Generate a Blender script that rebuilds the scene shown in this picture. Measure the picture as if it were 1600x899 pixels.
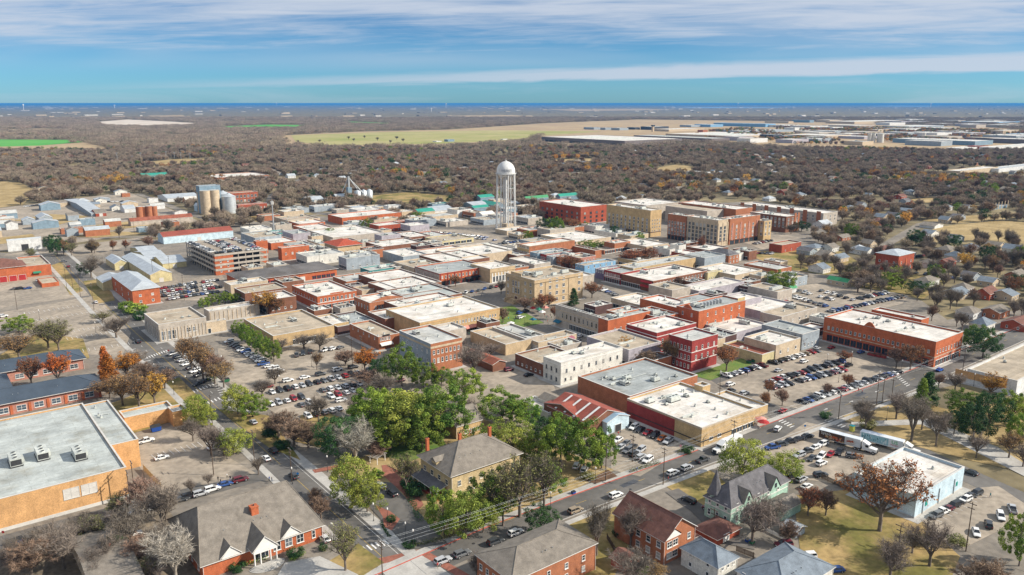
import bpy, math, random
import numpy as np
from mathutils import Vector, Matrix
random.seed(7); RNG = np.random.default_rng(11)
R = math.radians
SC = bpy.context.scene
for o in list(bpy.data.objects): bpy.data.objects.remove(o)
COL = SC.collection
# ---------------------------------------------------------------- camera
H = 115.0; PHI = R(37.8); PITCH = R(13.03); FPX = 1600*28/36
cam = bpy.data.cameras.new('camera'); cam.lens = 28; cam.sensor_width = 36
cam.clip_start = 1; cam.clip_end = 200000
camo = bpy.data.objects.new('camera', cam); COL.objects.link(camo)
camo.location = (0, 0, H); camo.rotation_euler = (R(90)-PITCH, 0, -PHI)
SC.camera = camo
CR = np.array([math.cos(PHI), -math.sin(PHI), 0])
CF = np.array([math.sin(PHI)*math.cos(PITCH), math.cos(PHI)*math.cos(PITCH), -math.sin(PITCH)])
CU = np.array([math.sin(PHI)*math.sin(PITCH), math.cos(PHI)*math.sin(PITCH), math.cos(PITCH)])
def P(px, py, z=0.0):
    "world point at height z seen at photo pixel (px, py)"
    d = CF + CR*(px-800)/FPX + CU*(449.5-py)/FPX
    t = (z-H)/d[2]
    return np.array([d[0]*t, d[1]*t, z])
def Q(p):
    "photo pixel of a world point"
    v = np.asarray(p, float) - np.array([0, 0, H])
    w = v @ CF
    return 800+FPX*(v @ CR)/w, 449.5-FPX*(v @ CU)/w, w
# ---------------------------------------------------------------- light
SUN_DIR = Vector((.74*math.cos(R(33)), -.672*math.cos(R(33)), math.sin(R(33)))).normalized()
SUN_EL = math.asin(SUN_DIR.z); SUN_AZ = math.atan2(SUN_DIR.x, SUN_DIR.y)
sun = bpy.data.lights.new('sun', 'SUN'); sun.energy = 4.8; sun.angle = R(.6); sun.color = (1, .93, .82)
suno = bpy.data.objects.new('sun', sun); COL.objects.link(suno)
suno.rotation_euler = SUN_DIR.to_track_quat('Z', 'Y').to_euler()
world = bpy.data.worlds.new('World'); SC.world = world; world.use_nodes = True
def build_world():
    nt = world.node_tree; nt.nodes.clear(); N = nt.nodes.new; L = nt.links.new
    out = N('ShaderNodeOutputWorld'); bg = N('ShaderNodeBackground'); bg.inputs[1].default_value = .108
    L(bg.outputs[0], out.inputs[0])
    sky = N('ShaderNodeTexSky'); sky.sky_type = 'NISHITA'; sky.sun_disc = False
    sky.sun_elevation = SUN_EL; sky.sun_rotation = SUN_AZ; sky.altitude = 100
    sky.air_density = 1.0; sky.dust_density = .3; sky.ozone_density = 3.0
    tc = N('ShaderNodeTexCoord')
    def dot(vec):
        n = N('ShaderNodeVectorMath'); n.operation = 'DOT_PRODUCT'; L(tc.outputs['Generated'], n.inputs[0]); n.inputs[1].default_value = vec
        return n.outputs['Value']
    def M(op, a, b=None, c=None, clamp=False):
        n = N('ShaderNodeMath'); n.operation = op; n.use_clamp = clamp
        for i, v in enumerate((a, b, c)):
            if v is None: continue
            if isinstance(v, (int, float)): n.inputs[i].default_value = v
            else: L(v, n.inputs[i])
        return n.outputs[0]
    def smooth(x, a, b):
        n = N('ShaderNodeMapRange'); n.interpolation_type = 'SMOOTHSTEP'; L(x, n.inputs[0])
        n.inputs[1].default_value = a; n.inputs[2].default_value = b; return n.outputs[0]
    f = M('MAXIMUM', dot((math.sin(PHI), math.cos(PHI), 0)), .15)
    u = M('DIVIDE', dot((math.cos(PHI), -math.sin(PHI), 0)), f)
    v = M('DIVIDE', dot((0, 0, 1)), f)
    # streaked cirrus: noise stretched along the horizon, slightly tilted
    def noise(su, sv, tilt, sc, det, dist=0.0, off=0.0):
        cx = N('ShaderNodeCombineXYZ'); L(M('MULTIPLY', u, su), cx.inputs[0])
        vv = M('MULTIPLY', M('SUBTRACT', v, M('MULTIPLY', u, tilt)), sv); L(vv, cx.inputs[1]); cx.inputs[2].default_value = off
        n = N('ShaderNodeTexNoise'); n.inputs['Scale'].default_value = sc; n.inputs['Detail'].default_value = det
        n.inputs['Roughness'].default_value = .6; n.inputs['Distortion'].default_value = dist
        L(cx.outputs[0], n.inputs['Vector']); return n.outputs[0]
    n1 = noise(1.3, 16, .012, 2.2, 8, .6)
    n2 = noise(4, 60, .02, 1.6, 10, 1.2, 3.1)
    n3 = noise(.9, 7, .0, 1.5, 3, .2, 9.0)
    n = M('ADD', M('ADD', M('MULTIPLY', n1, .5), M('MULTIPLY', n2, .3)), M('MULTIPLY', n3, .35))
    up = smooth(v, .045, .16)
    wisps = smooth(M('ADD', n, M('MULTIPLY', up, .26)), .50, .84)
    wisps = M('MULTIPLY', wisps, smooth(v, .035, .075))
    # the long pale bank above the clear strip at the horizon
    lo = M('ADD', M('MULTIPLY', u, .020), .0245)
    hi = M('ADD', M('MULTIPLY', u, .036), .0405)
    wob = M('MULTIPLY', M('SUBTRACT', n2, .5), .010)
    vw = M('ADD', v, wob)
    edge1 = smooth(M('SUBTRACT', vw, lo), -.0015, .004)
    edge2 = smooth(M('SUBTRACT', hi, vw), -.004, .008)
    bank = M('MULTIPLY', M('MULTIPLY', edge1, edge2), smooth(u, -.75, .25))
    cl = M('MAXIMUM', wisps, M('MULTIPLY', bank, .9))
    strip = M('MULTIPLY', M('MULTIPLY', smooth(M('SUBTRACT', lo, vw), -.002, .003), smooth(n1, .45, .7)), .25)
    cl = M('MAXIMUM', cl, strip)
    cl = M('MAXIMUM', cl, M('MULTIPLY', M('MULTIPLY', smooth(n3, .38, .72), smooth(v, .03, .06)), .55))
    cl = M('MAXIMUM', cl, M('MULTIPLY', smooth(v, .18, .7), .8))  # even overhead cloud above the view, added to keep ambient light neutral
    tint = N('ShaderNodeMix'); tint.data_type = 'RGBA'; tint.blend_type = 'MULTIPLY'; tint.inputs[0].default_value = 1
    L(sky.outputs[0], tint.inputs[6])
    # the clear part deepens in blue just over the horizon as in the photo
    tr = N('ShaderNodeMix'); tr.data_type = 'RGBA'; L(smooth(v, .0, .12), tr.inputs[0])
    tr.inputs[6].default_value = SKY_LOW; tr.inputs[7].default_value = SKY_HIGH
    L(tr.outputs[2], tint.inputs[7])
    mx = N('ShaderNodeMix'); mx.data_type = 'RGBA'; L(M('MULTIPLY', cl, .93), mx.inputs[0])
    L(tint.outputs[2], mx.inputs[6]); mx.inputs[7].default_value = CLOUD
    L(mx.outputs[2], bg.inputs[0])
SKY_LOW = (.27, .585, .96, 1); SKY_HIGH = (.165, .39, .65, 1); CLOUD = (4.0, 4.45, 5.2, 1)
build_world()
SC.view_settings.view_transform = 'Standard'; SC.view_settings.look = 'None'
SC.view_settings.exposure = 0.46; SC.view_settings.gamma = 1
SC.cycles.max_bounces = 4; SC.cycles.diffuse_bounces = 2; SC.cycles.glossy_bounces = 2
SC.cycles.transmission_bounces = 1; SC.cycles.transparent_max_bounces = 4; SC.cycles.volume_bounces = 0
SC.cycles.use_denoising = True; SC.cycles.caustics_reflective = False; SC.cycles.caustics_refractive = False
# ---------------------------------------------------------------- materials
MATS = {}
def mat(name, c, rough=.85, var=.12, scale=.35, streak=0.0, c2=None, isl=0.0, objv=0.0, metal=0.0, fine=0.0, world_=False, trans=0.0, spec=.3, dark=None, lo=.35, hi=.65, emit=0):
    """procedural: base colour varied by two noises (world or object space), optional second colour,
    vertical rain streaks, random tint per island and per object"""
    if name in MATS: return MATS[name]
    m = bpy.data.materials.new(name); m.use_nodes = True; nt = m.node_tree; N = nt.nodes.new; L = nt.links.new
    b = nt.nodes['Principled BSDF']; b.inputs['Roughness'].default_value = rough
    b.inputs['Metallic'].default_value = metal
    b.inputs['Specular IOR Level'].default_value = spec
    geo = N('ShaderNodeTexCoord'); g2 = N('ShaderNodeNewGeometry')
    co = g2.outputs['Position'] if world_ else geo.outputs['Object']
    oi = N('ShaderNodeObjectInfo')
    ad = N('ShaderNodeVectorMath'); ad.operation = 'ADD'; L(co, ad.inputs[0])
    if not world_:
        mu = N('ShaderNodeMath'); mu.operation = 'MULTIPLY'; mu.inputs[1].default_value = 97; L(oi.outputs['Random'], mu.inputs[0]); L(mu.outputs[0], ad.inputs[1])
    n = N('ShaderNodeTexNoise'); n.inputs['Scale'].default_value = scale; n.inputs['Detail'].default_value = 6; n.inputs['Roughness'].default_value = .62
    L(ad.outputs[0], n.inputs['Vector'])
    mr = N('ShaderNodeMapRange'); L(n.outputs[0], mr.inputs[0]); mr.inputs[1].default_value = lo; mr.inputs[2].default_value = hi
    mx = N('ShaderNodeMix'); mx.data_type = 'RGBA'; L(mr.outputs[0], mx.inputs[0])
    cc = c2 if c2 else tuple(min(1, k*(1+var)) for k in c)
    ca = c if c2 else tuple(k*(1-var) for k in c)
    mx.inputs[6].default_value = (*ca, 1); mx.inputs[7].default_value = (*cc, 1)
    col = mx.outputs[2]
    def val_scale(colsock, fac_sock, a, bb):
        r_ = N('ShaderNodeMapRange'); L(fac_sock, r_.inputs[0]); r_.inputs[3].default_value = a; r_.inputs[4].default_value = bb
        h = N('ShaderNodeVectorMath'); h.operation = 'SCALE'; L(colsock, h.inputs[0]); L(r_.outputs[0], h.inputs['Scale']); return h.outputs[0]
    if fine:
        n2 = N('ShaderNodeTexNoise'); n2.inputs['Scale'].default_value = scale*9; n2.inputs['Detail'].default_value = 3; L(ad.outputs[0], n2.inputs['Vector'])
        r2 = N('ShaderNodeMapRange'); L(n2.outputs[0], r2.inputs[0]); r2.inputs[1].default_value = .3; r2.inputs[2].default_value = .7
        col = val_scale(col, r2.outputs[0], 1-fine, 1+fine)
    if streak:
        mp = N('ShaderNodeMapping'); mp.inputs['Scale'].default_value = (1.3, 1.3, .09); L(ad.outputs[0], mp.inputs[0])
        n3 = N('ShaderNodeTexNoise'); n3.inputs['Scale'].default_value = 1; n3.inputs['Detail'].default_value = 4; L(mp.outputs[0], n3.inputs['Vector'])
        r3 = N('ShaderNodeMapRange'); L(n3.outputs[0], r3.inputs[0]); r3.inputs[1].default_value = .35; r3.inputs[2].default_value = .65
        col = val_scale(col, r3.outputs[0], 1-streak, 1+streak*.6)
    if isl: col = val_scale(col, g2.outputs['Random Per Island'], 1-isl, 1+isl)
    if objv:
        hs = N('ShaderNodeHueSaturation'); r_ = N('ShaderNodeMapRange'); L(oi.outputs['Random'], r_.inputs[0])
        r_.inputs[3].default_value = .5-objv*.025; r_.inputs[4].default_value = .5+objv*.025; L(r_.outputs[0], hs.inputs['Hue'])
        wn = N('ShaderNodeTexWhiteNoise'); wn.noise_dimensions = '1D'; L(oi.outputs['Random'], wn.inputs['W'])
        r4 = N('ShaderNodeMapRange'); L(wn.outputs[0], r4.inputs[0]); r4.inputs[3].default_value = 1-objv*.5; r4.inputs[4].default_value = 1+objv*.5
        L(r4.outputs[0], hs.inputs['Value']); L(col, hs.inputs['Color']); col = hs.outputs[0]
    L(col, b.inputs['Base Color'])
    if trans:
        tr = N('ShaderNodeBsdfTranslucent'); L(col, tr.inputs[0]); ms = N('ShaderNodeMixShader'); ms.inputs[0].default_value = trans
        L(b.outputs[0], ms.inputs[1]); L(tr.outputs[0], ms.inputs[2]); L(ms.outputs[0], nt.nodes['Material Output'].inputs[0])
    MATS[name] = m; return m
def brick(name, c, **k):
    return mat(name, c, .9, .16, .35, streak=.06, fine=.2, **k)
W = {}
W['orange_brick'] = brick('orange_brick', (.56, .32, .14)); W['tan_brick'] = brick('tan_brick', (.47, .33, .17))
W['red_brick'] = brick('red_brick', (.33, .075, .04)); W['deep_red'] = brick('deep_red_brick', (.28, .045, .04))
W['bright_brick'] = brick('bright_brick', (.43, .12, .05)); W['brown_brick'] = brick('brown_brick', (.2, .09, .055))
W['rust_brick'] = brick('rust_brick', (.36, .14, .07)); W['stone'] = brick('limestone', (.48, .36, .22))
W['beige'] = brick('beige_stucco', (.5, .4, .28)); W['white_paint'] = brick('white_painted_brick', (.62, .6, .54))
W['grey_paint'] = brick('grey_painted_brick', (.3, .34, .37)); W['concrete'] = brick('precast_concrete', (.42, .37, .31))
W['lavender'] = brick('pale_grey_render', (.38, .35, .38)); W['yellow_metal'] = brick('yellow_siding', (.52, .45, .25))
W['white_metal'] = brick('white_siding', (.62, .62, .6)); W['mint'] = brick('mint_clapboard', (.36, .53, .43))
W['cream_yellow'] = brick('yellow_render', (.5, .39, .22)); W['sky_blue'] = brick('sky_blue_render', (.2, .36, .52))
W['pale_blue'] = brick('pale_blue_paint', (.5, .62, .68)); W['teal'] = brick('teal_paint', (.07, .25, .24))
W['steel_blue'] = brick('blue_grey_metal', (.2, .28, .34)); W['dark_brick'] = brick('dark_brick', (.1, .055, .05))
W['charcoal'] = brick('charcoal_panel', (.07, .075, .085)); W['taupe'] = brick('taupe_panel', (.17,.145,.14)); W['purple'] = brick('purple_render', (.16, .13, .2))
W['green_paint'] = brick('green_paint', (.08, .3, .2)); W['pinkish'] = brick('pink_brick', (.42, .2, .15))
def roofm(name, c, **k):
    m = mat(name, c, .9, .2, .13, fine=.09)
    # membrane sheets, laps and patches
    nt = m.node_tree; N = nt.nodes.new; L = nt.links.new; b = nt.nodes['Principled BSDF']; src = b.inputs['Base Color'].links[0].from_socket
    tc = N('ShaderNodeTexCoord'); br = N('ShaderNodeTexBrick'); L(tc.outputs['Object'], br.inputs['Vector']); br.inputs['Scale'].default_value = 1
    br.inputs['Brick Width'].default_value = 9; br.inputs['Row Height'].default_value = 2.2; br.inputs['Mortar Size'].default_value = .07; br.inputs['Bias'].default_value = .1
    br.inputs['Color1'].default_value = (1.04,1.04,1.04,1); br.inputs['Color2'].default_value = (.86,.87,.88,1); br.inputs['Mortar'].default_value = (.68,.66,.63,1)
    mx = N('ShaderNodeMix'); mx.data_type = 'RGBA'; mx.blend_type = 'MULTIPLY'; mx.inputs[0].default_value = .8; L(src, mx.inputs[6]); L(br.outputs['Color'], mx.inputs[7])
    n = N('ShaderNodeTexNoise'); n.inputs['Scale'].default_value = .09; n.inputs['Detail'].default_value = 7; n.inputs['Roughness'].default_value = .7; L(tc.outputs['Object'], n.inputs['Vector'])
    mr = N('ShaderNodeMapRange'); L(n.outputs[0], mr.inputs[0]); mr.inputs[1].default_value = .52; mr.inputs[2].default_value = .72
    m2 = N('ShaderNodeMix'); m2.data_type = 'RGBA'; m2.blend_type = 'MULTIPLY'; L(mr.outputs[0], m2.inputs[0]); L(mx.outputs[2], m2.inputs[6]); m2.inputs[7].default_value = (.74,.68,.60,1)
    L(m2.outputs[2], b.inputs['Base Color']); return m
RF = {}
RF['white'] = roofm('white_membrane', (.66, .62, .56)); RF['grey'] = roofm('grey_membrane', (.33, .35, .34)); RF['dull'] = roofm('dull_membrane', (.46, .46, .43))
RF['tan'] = roofm('tan_gravel', (.42, .35, .26)); RF['dark'] = roofm('dark_bitumen', (.13, .12, .115)); RF['pale'] = roofm('pale_blue_membrane', (.42, .445, .42))
RF['shingle'] = mat('weathered_shingle', (.2, .175, .145), .95, .2, .5, fine=.16); RF['shingle_dark'] = mat('dark_shingle', (.125, .12, .125), .95, .25, .5, fine=.16)
RF['shingle_brown'] = mat('brown_shingle', (.17, .08, .06), .95, .25, .6, fine=.15); RF['shingle_blue'] = mat('blue_grey_shingle', (.17, .2, .23), .95, .2, .5, fine=.15)
RF['slate_metal'] = mat('slate_metal_roof', (.065, .085, .11), .5, .12, .2, metal=.2, fine=.06); RF['silver'] = mat('galvanised_roof', (.5, .53, .54), .45, .15, .25, metal=.35, fine=.08)
RF['rust'] = mat('rusty_roof', (.26, .085, .05), .85, .25, .3, fine=.15); RF['tile'] = mat('red_tile_roof', (.36, .07, .035), .8, .2, .8, fine=.15)
RF['green'] = mat('green_metal_roof', (.04, .25, .1), .55, .12, .2, fine=.05); RF['teal'] = mat('teal_metal_roof', (.03, .26, .19), .5, .12, .2, fine=.05)
RF['red_metal'] = mat('oxide_red_metal_roof', (.27, .07, .045), .6, .15, .15, fine=.12); RF['bluemetal'] = mat('blue_metal_roof', (.3, .42, .52), .45, .12, .2, fine=.06)
TRIM = mat('white_trim', (.72, .7, .66), .7, .06, 1.0); COPE = mat('pale_coping', (.55, .53, .49), .8, .12, .4)
GLASS = mat('dark_glass', (.03, .04, .05), .12, .3, 2.0, spec=.6, objv=.5); GLASSM = mat('grey_glass', (.13, .15, .17), .15, .3, 2.0, spec=.6); BLIND = mat('window_blinds', (.42, .4, .36), .5, .2, 2.0)
GLASSB = mat('blue_glass', (.07, .1, .13), .15, .3, 1.5, spec=.6)
BOARD = mat('boarded_panel', (.6, .57, .52), .8, .1, 1.0); DOOR = mat('door_paint', (.1, .05, .035), .6, .15, 1.0)
ACM = mat('air_conditioner_metal', (.5, .52, .48), .55, .15, .8, fine=.1, objv=.3); DARKM = mat('dark_metal', (.04, .04, .042), .5, .2, 1)
STEEL = mat('galvanised_steel', (.4, .42, .43), .45, .15, .5, metal=.4); WOODP = mat('weathered_timber', (.1, .07, .05), .9, .2, 1)
# ---------------------------------------------------------------- mesh building
class MB:
    def __init__(s): s.v = []; s.f = []; s.m = []; s.sm = []
    def add(s, vs, fs, mi=0, smooth=False):
        o = len(s.v); s.v.extend([tuple(map(float, v)) for v in vs])
        for f in fs: s.f.append(tuple(i+o for i in f)); s.m.append(mi); s.sm.append(smooth)
    def box(s, x0, y0, z0, x1, y1, z1, mi=0, bottom=True):
        v = [(x0,y0,z0),(x1,y0,z0),(x1,y1,z0),(x0,y1,z0),(x0,y0,z1),(x1,y0,z1),(x1,y1,z1),(x0,y1,z1)]
        f = [(4,5,6,7),(0,1,5,4),(1,2,6,5),(2,3,7,6),(3,0,4,7)]
        if bottom: f.append((3,2,1,0))
        s.add(v, f, mi)
    def poly(s, pts, mi=0): s.add(pts, [tuple(range(len(pts)))], mi)
    def prism(s, pts, z0, z1, mi=0):
        n = len(pts); v = [(p[0],p[1],z0) for p in pts]+[(p[0],p[1],z1) for p in pts]
        s.add(v, [tuple(range(n, 2*n))]+[(i,(i+1)%n,(i+1)%n+n,i+n) for i in range(n)], mi)
    def tube(s, a, b, r0, r1=None, n=8, mi=0, cap=True, smooth=True):
        a = Vector(a); b = Vector(b); r1 = r0 if r1 is None else r1
        d = b-a
        if d.length < 1e-6: return
        d.normalize(); x = d.orthogonal().normalized(); y = d.cross(x)
        v = []
        for p, r in ((a, r0), (b, r1)):
            for i in range(n):
                t = 2*math.pi*i/n; v.append(p+x*(r*math.cos(t))+y*(r*math.sin(t)))
        s.add(v, [(i,(i+1)%n,(i+1)%n+n,i+n) for i in range(n)], mi, smooth)
        if cap: s.add(v, [tuple(range(n, 2*n)), tuple(range(n-1, -1, -1))], mi)
    def lathe(s, prof, c=(0,0,0), n=24, mi=0, smooth=True):
        v = []; k = len(prof)
        for r, z in prof:
            for i in range(n):
                t = 2*math.pi*i/n; v.append((c[0]+r*math.cos(t), c[1]+r*math.sin(t), c[2]+z))
        s.add(v, [(j*n+i, j*n+(i+1)%n, (j+1)*n+(i+1)%n, (j+1)*n+i) for j in range(k-1) for i in range(n)], mi, smooth)
    def mesh(s, name, mats):
        me = bpy.data.meshes.new(name); me.from_pydata(s.v, [], s.f)
        for m in (mats if isinstance(mats, (list, tuple)) else [mats]): me.materials.append(m)
        me.polygons.foreach_set('material_index', s.m); me.polygons.foreach_set('use_smooth', s.sm)
        me.update(); return me
    def build(s, name, mats, parent=None, loc=(0,0,0), rz=0):
        return link(name, s.mesh(name, mats), parent, loc, rz)
KIDS = {}
def link(name, data, parent=None, loc=(0,0,0), rz=0):
    o = bpy.data.objects.new(name, data); COL.objects.link(o); o.location = loc; o.rotation_euler = (0,0,rz)
    if parent is not None: o.parent = parent; KIDS.setdefault(parent.name, []).append(o)
    return o
def tag(o, label=None, cat=None, group=None, kind=None):
    if label: o['label'] = label
    if cat: o['category'] = cat
    if group: o['group'] = group
    if kind: o['kind'] = kind
    return o
def empty(name, loc, rz=0, label=None, cat=None, group=None):
    return tag(link(name, None, None, loc, rz), label, cat, group)
def copy_tree(o, parent=None):
    c = o.copy(); COL.objects.link(c)
    if parent is not None: c.parent = parent; KIDS.setdefault(parent.name, []).append(c)
    for ch in list(KIDS.get(o.name, ())): copy_tree(ch, c)
    return c
def ordinal(n):
    w = ['first','second','third','fourth','fifth','sixth','seventh','eighth','ninth','tenth','eleventh','twelfth']
    if n <= 12: return w[n-1]
    s = 'th' if 10 <= n % 100 <= 20 else {1:'st',2:'nd',3:'rd'}.get(n % 10, 'th')
    return f'{n}{s}'
# ---------------------------------------------------------------- ground, roads, fields
def sheet(name, pts, m, z, px=True, thick=0.0, n=None):
    w = [P(*p) for p in pts] if px else [np.array([p[0], p[1], 0]) for p in pts]
    b = MB()
    if thick: b.prism([(p[0], p[1]) for p in w], z-thick, z)
    else: b.poly([(p[0], p[1], z) for p in w])
    o = b.build(name, m); o['kind'] = 'structure'
    return o
def upward(o):
    me = o.data
    if me.polygons[0].normal.z < 0: me.flip_normals()
GM = {}
GM['wood_floor'] = mat('leaf_litter_ground', (.09,.076,.05), 1, c2=(.25,.2,.105), scale=.012, world_=True, fine=.3)
GM['asphalt'] = mat('worn_asphalt', (.11,.1,.09), .95, c2=(.19,.172,.15), scale=.05, world_=True, fine=.12)
GM['road'] = mat('road_asphalt', (.1,.094,.085), .95, c2=(.165,.153,.138), scale=.045, world_=True, fine=.12)
GM['conc_road'] = mat('concrete_road', (.16,.142,.12), .95, c2=(.27,.232,.185), scale=.06, world_=True, fine=.17)
GM['lot'] = mat('concrete_parking', (.235,.2,.158), .95, c2=(.38,.318,.245), scale=.045, world_=True, fine=.2)
GM['pave'] = mat('pavement_concrete', (.36,.34,.31), .95, c2=(.47,.45,.41), scale=.2, world_=True, fine=.08)
GM['kerb'] = mat('kerb_concrete', (.4,.38,.35), .9, .12, .5, world_=True)
GM['redkerb'] = mat('red_kerb_paint', (.45,.1,.07), .8, .25, .6, world_=True)
GM['brickpave'] = mat('red_paver_bricks', (.28,.11,.075), .95, .22, .5, world_=True, fine=.15)
GM['grass'] = mat('winter_lawn', (.15,.135,.035), 1, c2=(.36,.25,.105), scale=.055, world_=True, fine=.22, lo=.4, hi=.6)
GM['drygrass'] = mat('dry_grass', (.26,.185,.075), 1, c2=(.42,.31,.15), scale=.05, world_=True, fine=.2)
GM['greengrass'] = mat('green_lawn', (.09,.17,.03), 1, c2=(.17,.2,.05), scale=.15, world_=True, fine=.2)
GM['crop'] = mat('winter_crop_field', (.07,.3,.04), 1, c2=(.12,.36,.06), scale=.004, world_=True)
GM['field'] = mat('pasture_field', (.26,.27,.07), 1, c2=(.4,.34,.15), scale=.0035, world_=True, fine=.1)
GM['tanfield'] = mat('tan_field', (.42,.31,.17), 1, c2=(.34,.24,.14), scale=.004, world_=True, fine=.1)
GM['quarry'] = mat('bare_earth', (.5,.4,.3), 1, c2=(.66,.58,.48), scale=.01, world_=True)
GM['water'] = mat('lake_water', (.35,.42,.5), .15, .05, .001, world_=True)
GM['mulch'] = mat('planting_bed_mulch', (.13,.075,.045), 1, .3, .6, world_=True, fine=.2)
GM['leafmould'] = mat('leaf_strewn_yard', (.13,.105,.075), 1, c2=(.25,.2,.14), scale=.12, world_=True, fine=.25)
GM['paint'] = mat('road_marking_paint', (.66,.64,.6), .8, .15, .8, world_=True)
GM['yellow'] = mat('yellow_marking_paint', (.5,.33,.06), .8, .2, .8, world_=True)
g = MB()
# one sheet to the horizon, cut in rings so the far part keeps precision
S = 90000
g.poly([(-S, -2000, 0), (S, -2000, 0), (S, S, 0), (-S, S, 0)]); ground = g.build('ground', GM['wood_floor']); ground['kind'] = 'structure'
Z = dict(base=.02)
# downtown: everything between buildings is pavement-coloured tarmac
DOWNTOWN = [(-260,960),(-260,420),(0,395),(80,400),(150,383),(270,372),(360,345),(500,338),(640,350),(700,345),(840,345),(950,325),(1180,315),(1320,335),(1290,365),(1290,425),(1440,470),(1480,500),(1700,470),(1700,640),(1500,600),(1330,640),(1300,700),(1600,770),(1700,960)]
sheet('town_ground', DOWNTOWN, GM['conc_road'], .03)
def road(name, pts, w, m='road', z=.05, kerb=None, world_=False):
    p = [np.array(P(*q)[:2]) if not world_ else np.array(q, float) for q in pts]
    L_, R_ = [], []
    for i, q in enumerate(p):
        a = p[max(i-1, 0)]; b = p[min(i+1, len(p)-1)]; d = (b-a)/np.linalg.norm(b-a); nrm = np.array([-d[1], d[0]])
        ww = w[i] if isinstance(w, (list, tuple)) else w
        L_.append(q+nrm*ww/2); R_.append(q-nrm*ww/2)
    b = MB(); n = len(p)
    b.add([(*q, z) for q in L_]+[(*q, z) for q in R_], [(i+n, i+n+1, i+1, i) for i in range(n-1)])
    o = b.build(name, GM[m]); o['kind'] = 'structure'
    return L_, R_
STRIPN = [0]
def strip(name, pts, off, w, m='pave', z=.12, base=True):
    "raised strip along a world polyline, offset to its left by off"
    STRIPN[0] += 1; z += .003*STRIPN[0]; b = MB(); n = len(pts); A = []; B_ = []
    for i, q in enumerate(pts):
        a = pts[max(i-1, 0)]; c = pts[min(i+1, n-1)]; d = (c-a)/np.linalg.norm(c-a); nr = np.array([-d[1], d[0]])
        A.append(q+nr*off); B_.append(q+nr*(off+w))
    v = [(*q, z) for q in A]+[(*q, z) for q in B_]+[(*q, 0) for q in A]+[(*q, 0) for q in B_]
    f = []
    for i in range(n-1):
        f += [(i, i+1, n+i+1, n+i), (2*n+i, 2*n+i+1, i+1, i), (n+i, n+i+1, 3*n+i+1, 3*n+i)]
    b.add(v, f); o = b.build(name, GM[m]); o['kind'] = 'structure'
def dashes(name, pts, off, L=3, gap=6, w=.14, m='paint', z=.056, world_=True):
    b = MB()
    for i in range(len(pts)-1):
        a, c = pts[i], pts[i+1]; ln = np.linalg.norm(c-a); d = (c-a)/ln; nr = np.array([-d[1], d[0]]); t = 0
        while t < ln:
            e = min(t+L, ln); p0 = a+d*t+nr*(off-w/2); p1 = a+d*e+nr*(off-w/2); p2 = a+d*e+nr*(off+w/2); p3 = a+d*t+nr*(off+w/2)
            b.poly([(*p0, z), (*p1, z), (*p2, z), (*p3, z)], 0); t += L+gap
    o = b.build(name, GM[m]); o['kind'] = 'structure'
def wl(pts): return [np.array(P(*q)[:2]) for q in pts]
# the street running away to the left
S1 = [(640,909),(500,782),(400,691),(330,628)]
S1B = [(330,628),(250,555),(170,482),(105,418),(60,375)]
l, r = road('street', S1, 9.5); strip('pavement', r, -3.6, 3.5); strip('pavement', l, .1, 2.2)
c = wl(S1); dashes('road_marking', c, .1, 200, 1, .12, 'yellow'); dashes('road_marking', c, -3.9, 200, 1, .12)
l, r = road('street', S1B, 16, z=.054); strip('pavement', r, -3.0, 2.6); strip('pavement', l, .3, 2.6)
c = wl(S1B)
for off in (-.15, .15): dashes('road_marking', c, off, 300, 1, .1, 'yellow', z=.06)
dashes('road_marking', c, -3.4, 3, 6, z=.06); dashes('road_marking', c, 3.4, 3, 6, z=.06)
# the street running away to the right
S2 = [(480,965),(620,905),(775,836),(900,788),(1090,718),(1262,655),(1400,604),(1500,562),(1600,520),(1700,478)]
l, r = road('street', S2, [9]*5+[11,13,12,11,11], z=.058); strip('pavement', l, .5, 2.4); strip('red_kerb', l, .12, .34, 'redkerb', .14); strip('pavement', r[2:], -3.4, 2.0); strip('kerb', r[2:], -.4, .3, 'kerb', .14)
c = wl(S2); dashes('road_marking', c[3:], 0, 4, 8, .12, 'yellow', z=.064)
# crossing of the two streets, with red paver bands
def patch(name, pts, m, z): return sheet(name, pts, GM[m], z)
patch('concrete_crossing', [(585,880),(655,862),(705,899),(625,925)], 'pave', .068)
patch('brick_band', [(578,876),(655,859),(662,866),(584,885)], 'brickpave', .072)
patch('brick_band', [(655,866),(668,862),(745,905),(728,909)], 'brickpave', .078)
# cross streets
road('street', [(-120,880),(0,850),(200,796),(400,744),(452,733)], 9, z=.062)
road('street', [(-60,560),(60,545),(215,548),(380,512),(520,480)], 9, 'conc_road', .046)
road('street', [(345,618),(420,603),(600,572),(700,550)], 9, 'conc_road', .044)
road('street', [(600,505),(700,478),(810,445),(900,415),(1010,395),(1120,372)], 9, 'conc_road', .044)
road('street', [(1300,700),(1090,570),(905,490),(800,435),(700,385)], 10, 'road', .042)
road('street', [(1230,640),(1420,700),(1516,745),(1640,800)], 10, 'road', .066)
road('street', [(1660,905),(1500,850),(1420,800)], 6, 'conc_road', .07)
road('street', [(0,400),(120,372),(240,370),(330,372),(470,340),(560,325),(800,322),(1000,300)], 8, 'conc_road', .046)
road('road', [(560,345),(420,318),(425,305),(470,280),(485,272)], 9, 'asphalt', .05)
road('road', [(1420,400),(1380,385),(1440,350),(1600,334),(1700,325)], 9, 'conc_road', .05)
road('road', [(330,345),(290,332),(240,312),(215,303)], 9, 'conc_road', .05)
road('railway_bed', [(-60,380),(0,366),(200,345),(420,320),(660,318),(1000,285)], 12, 'lot', .036)
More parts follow.
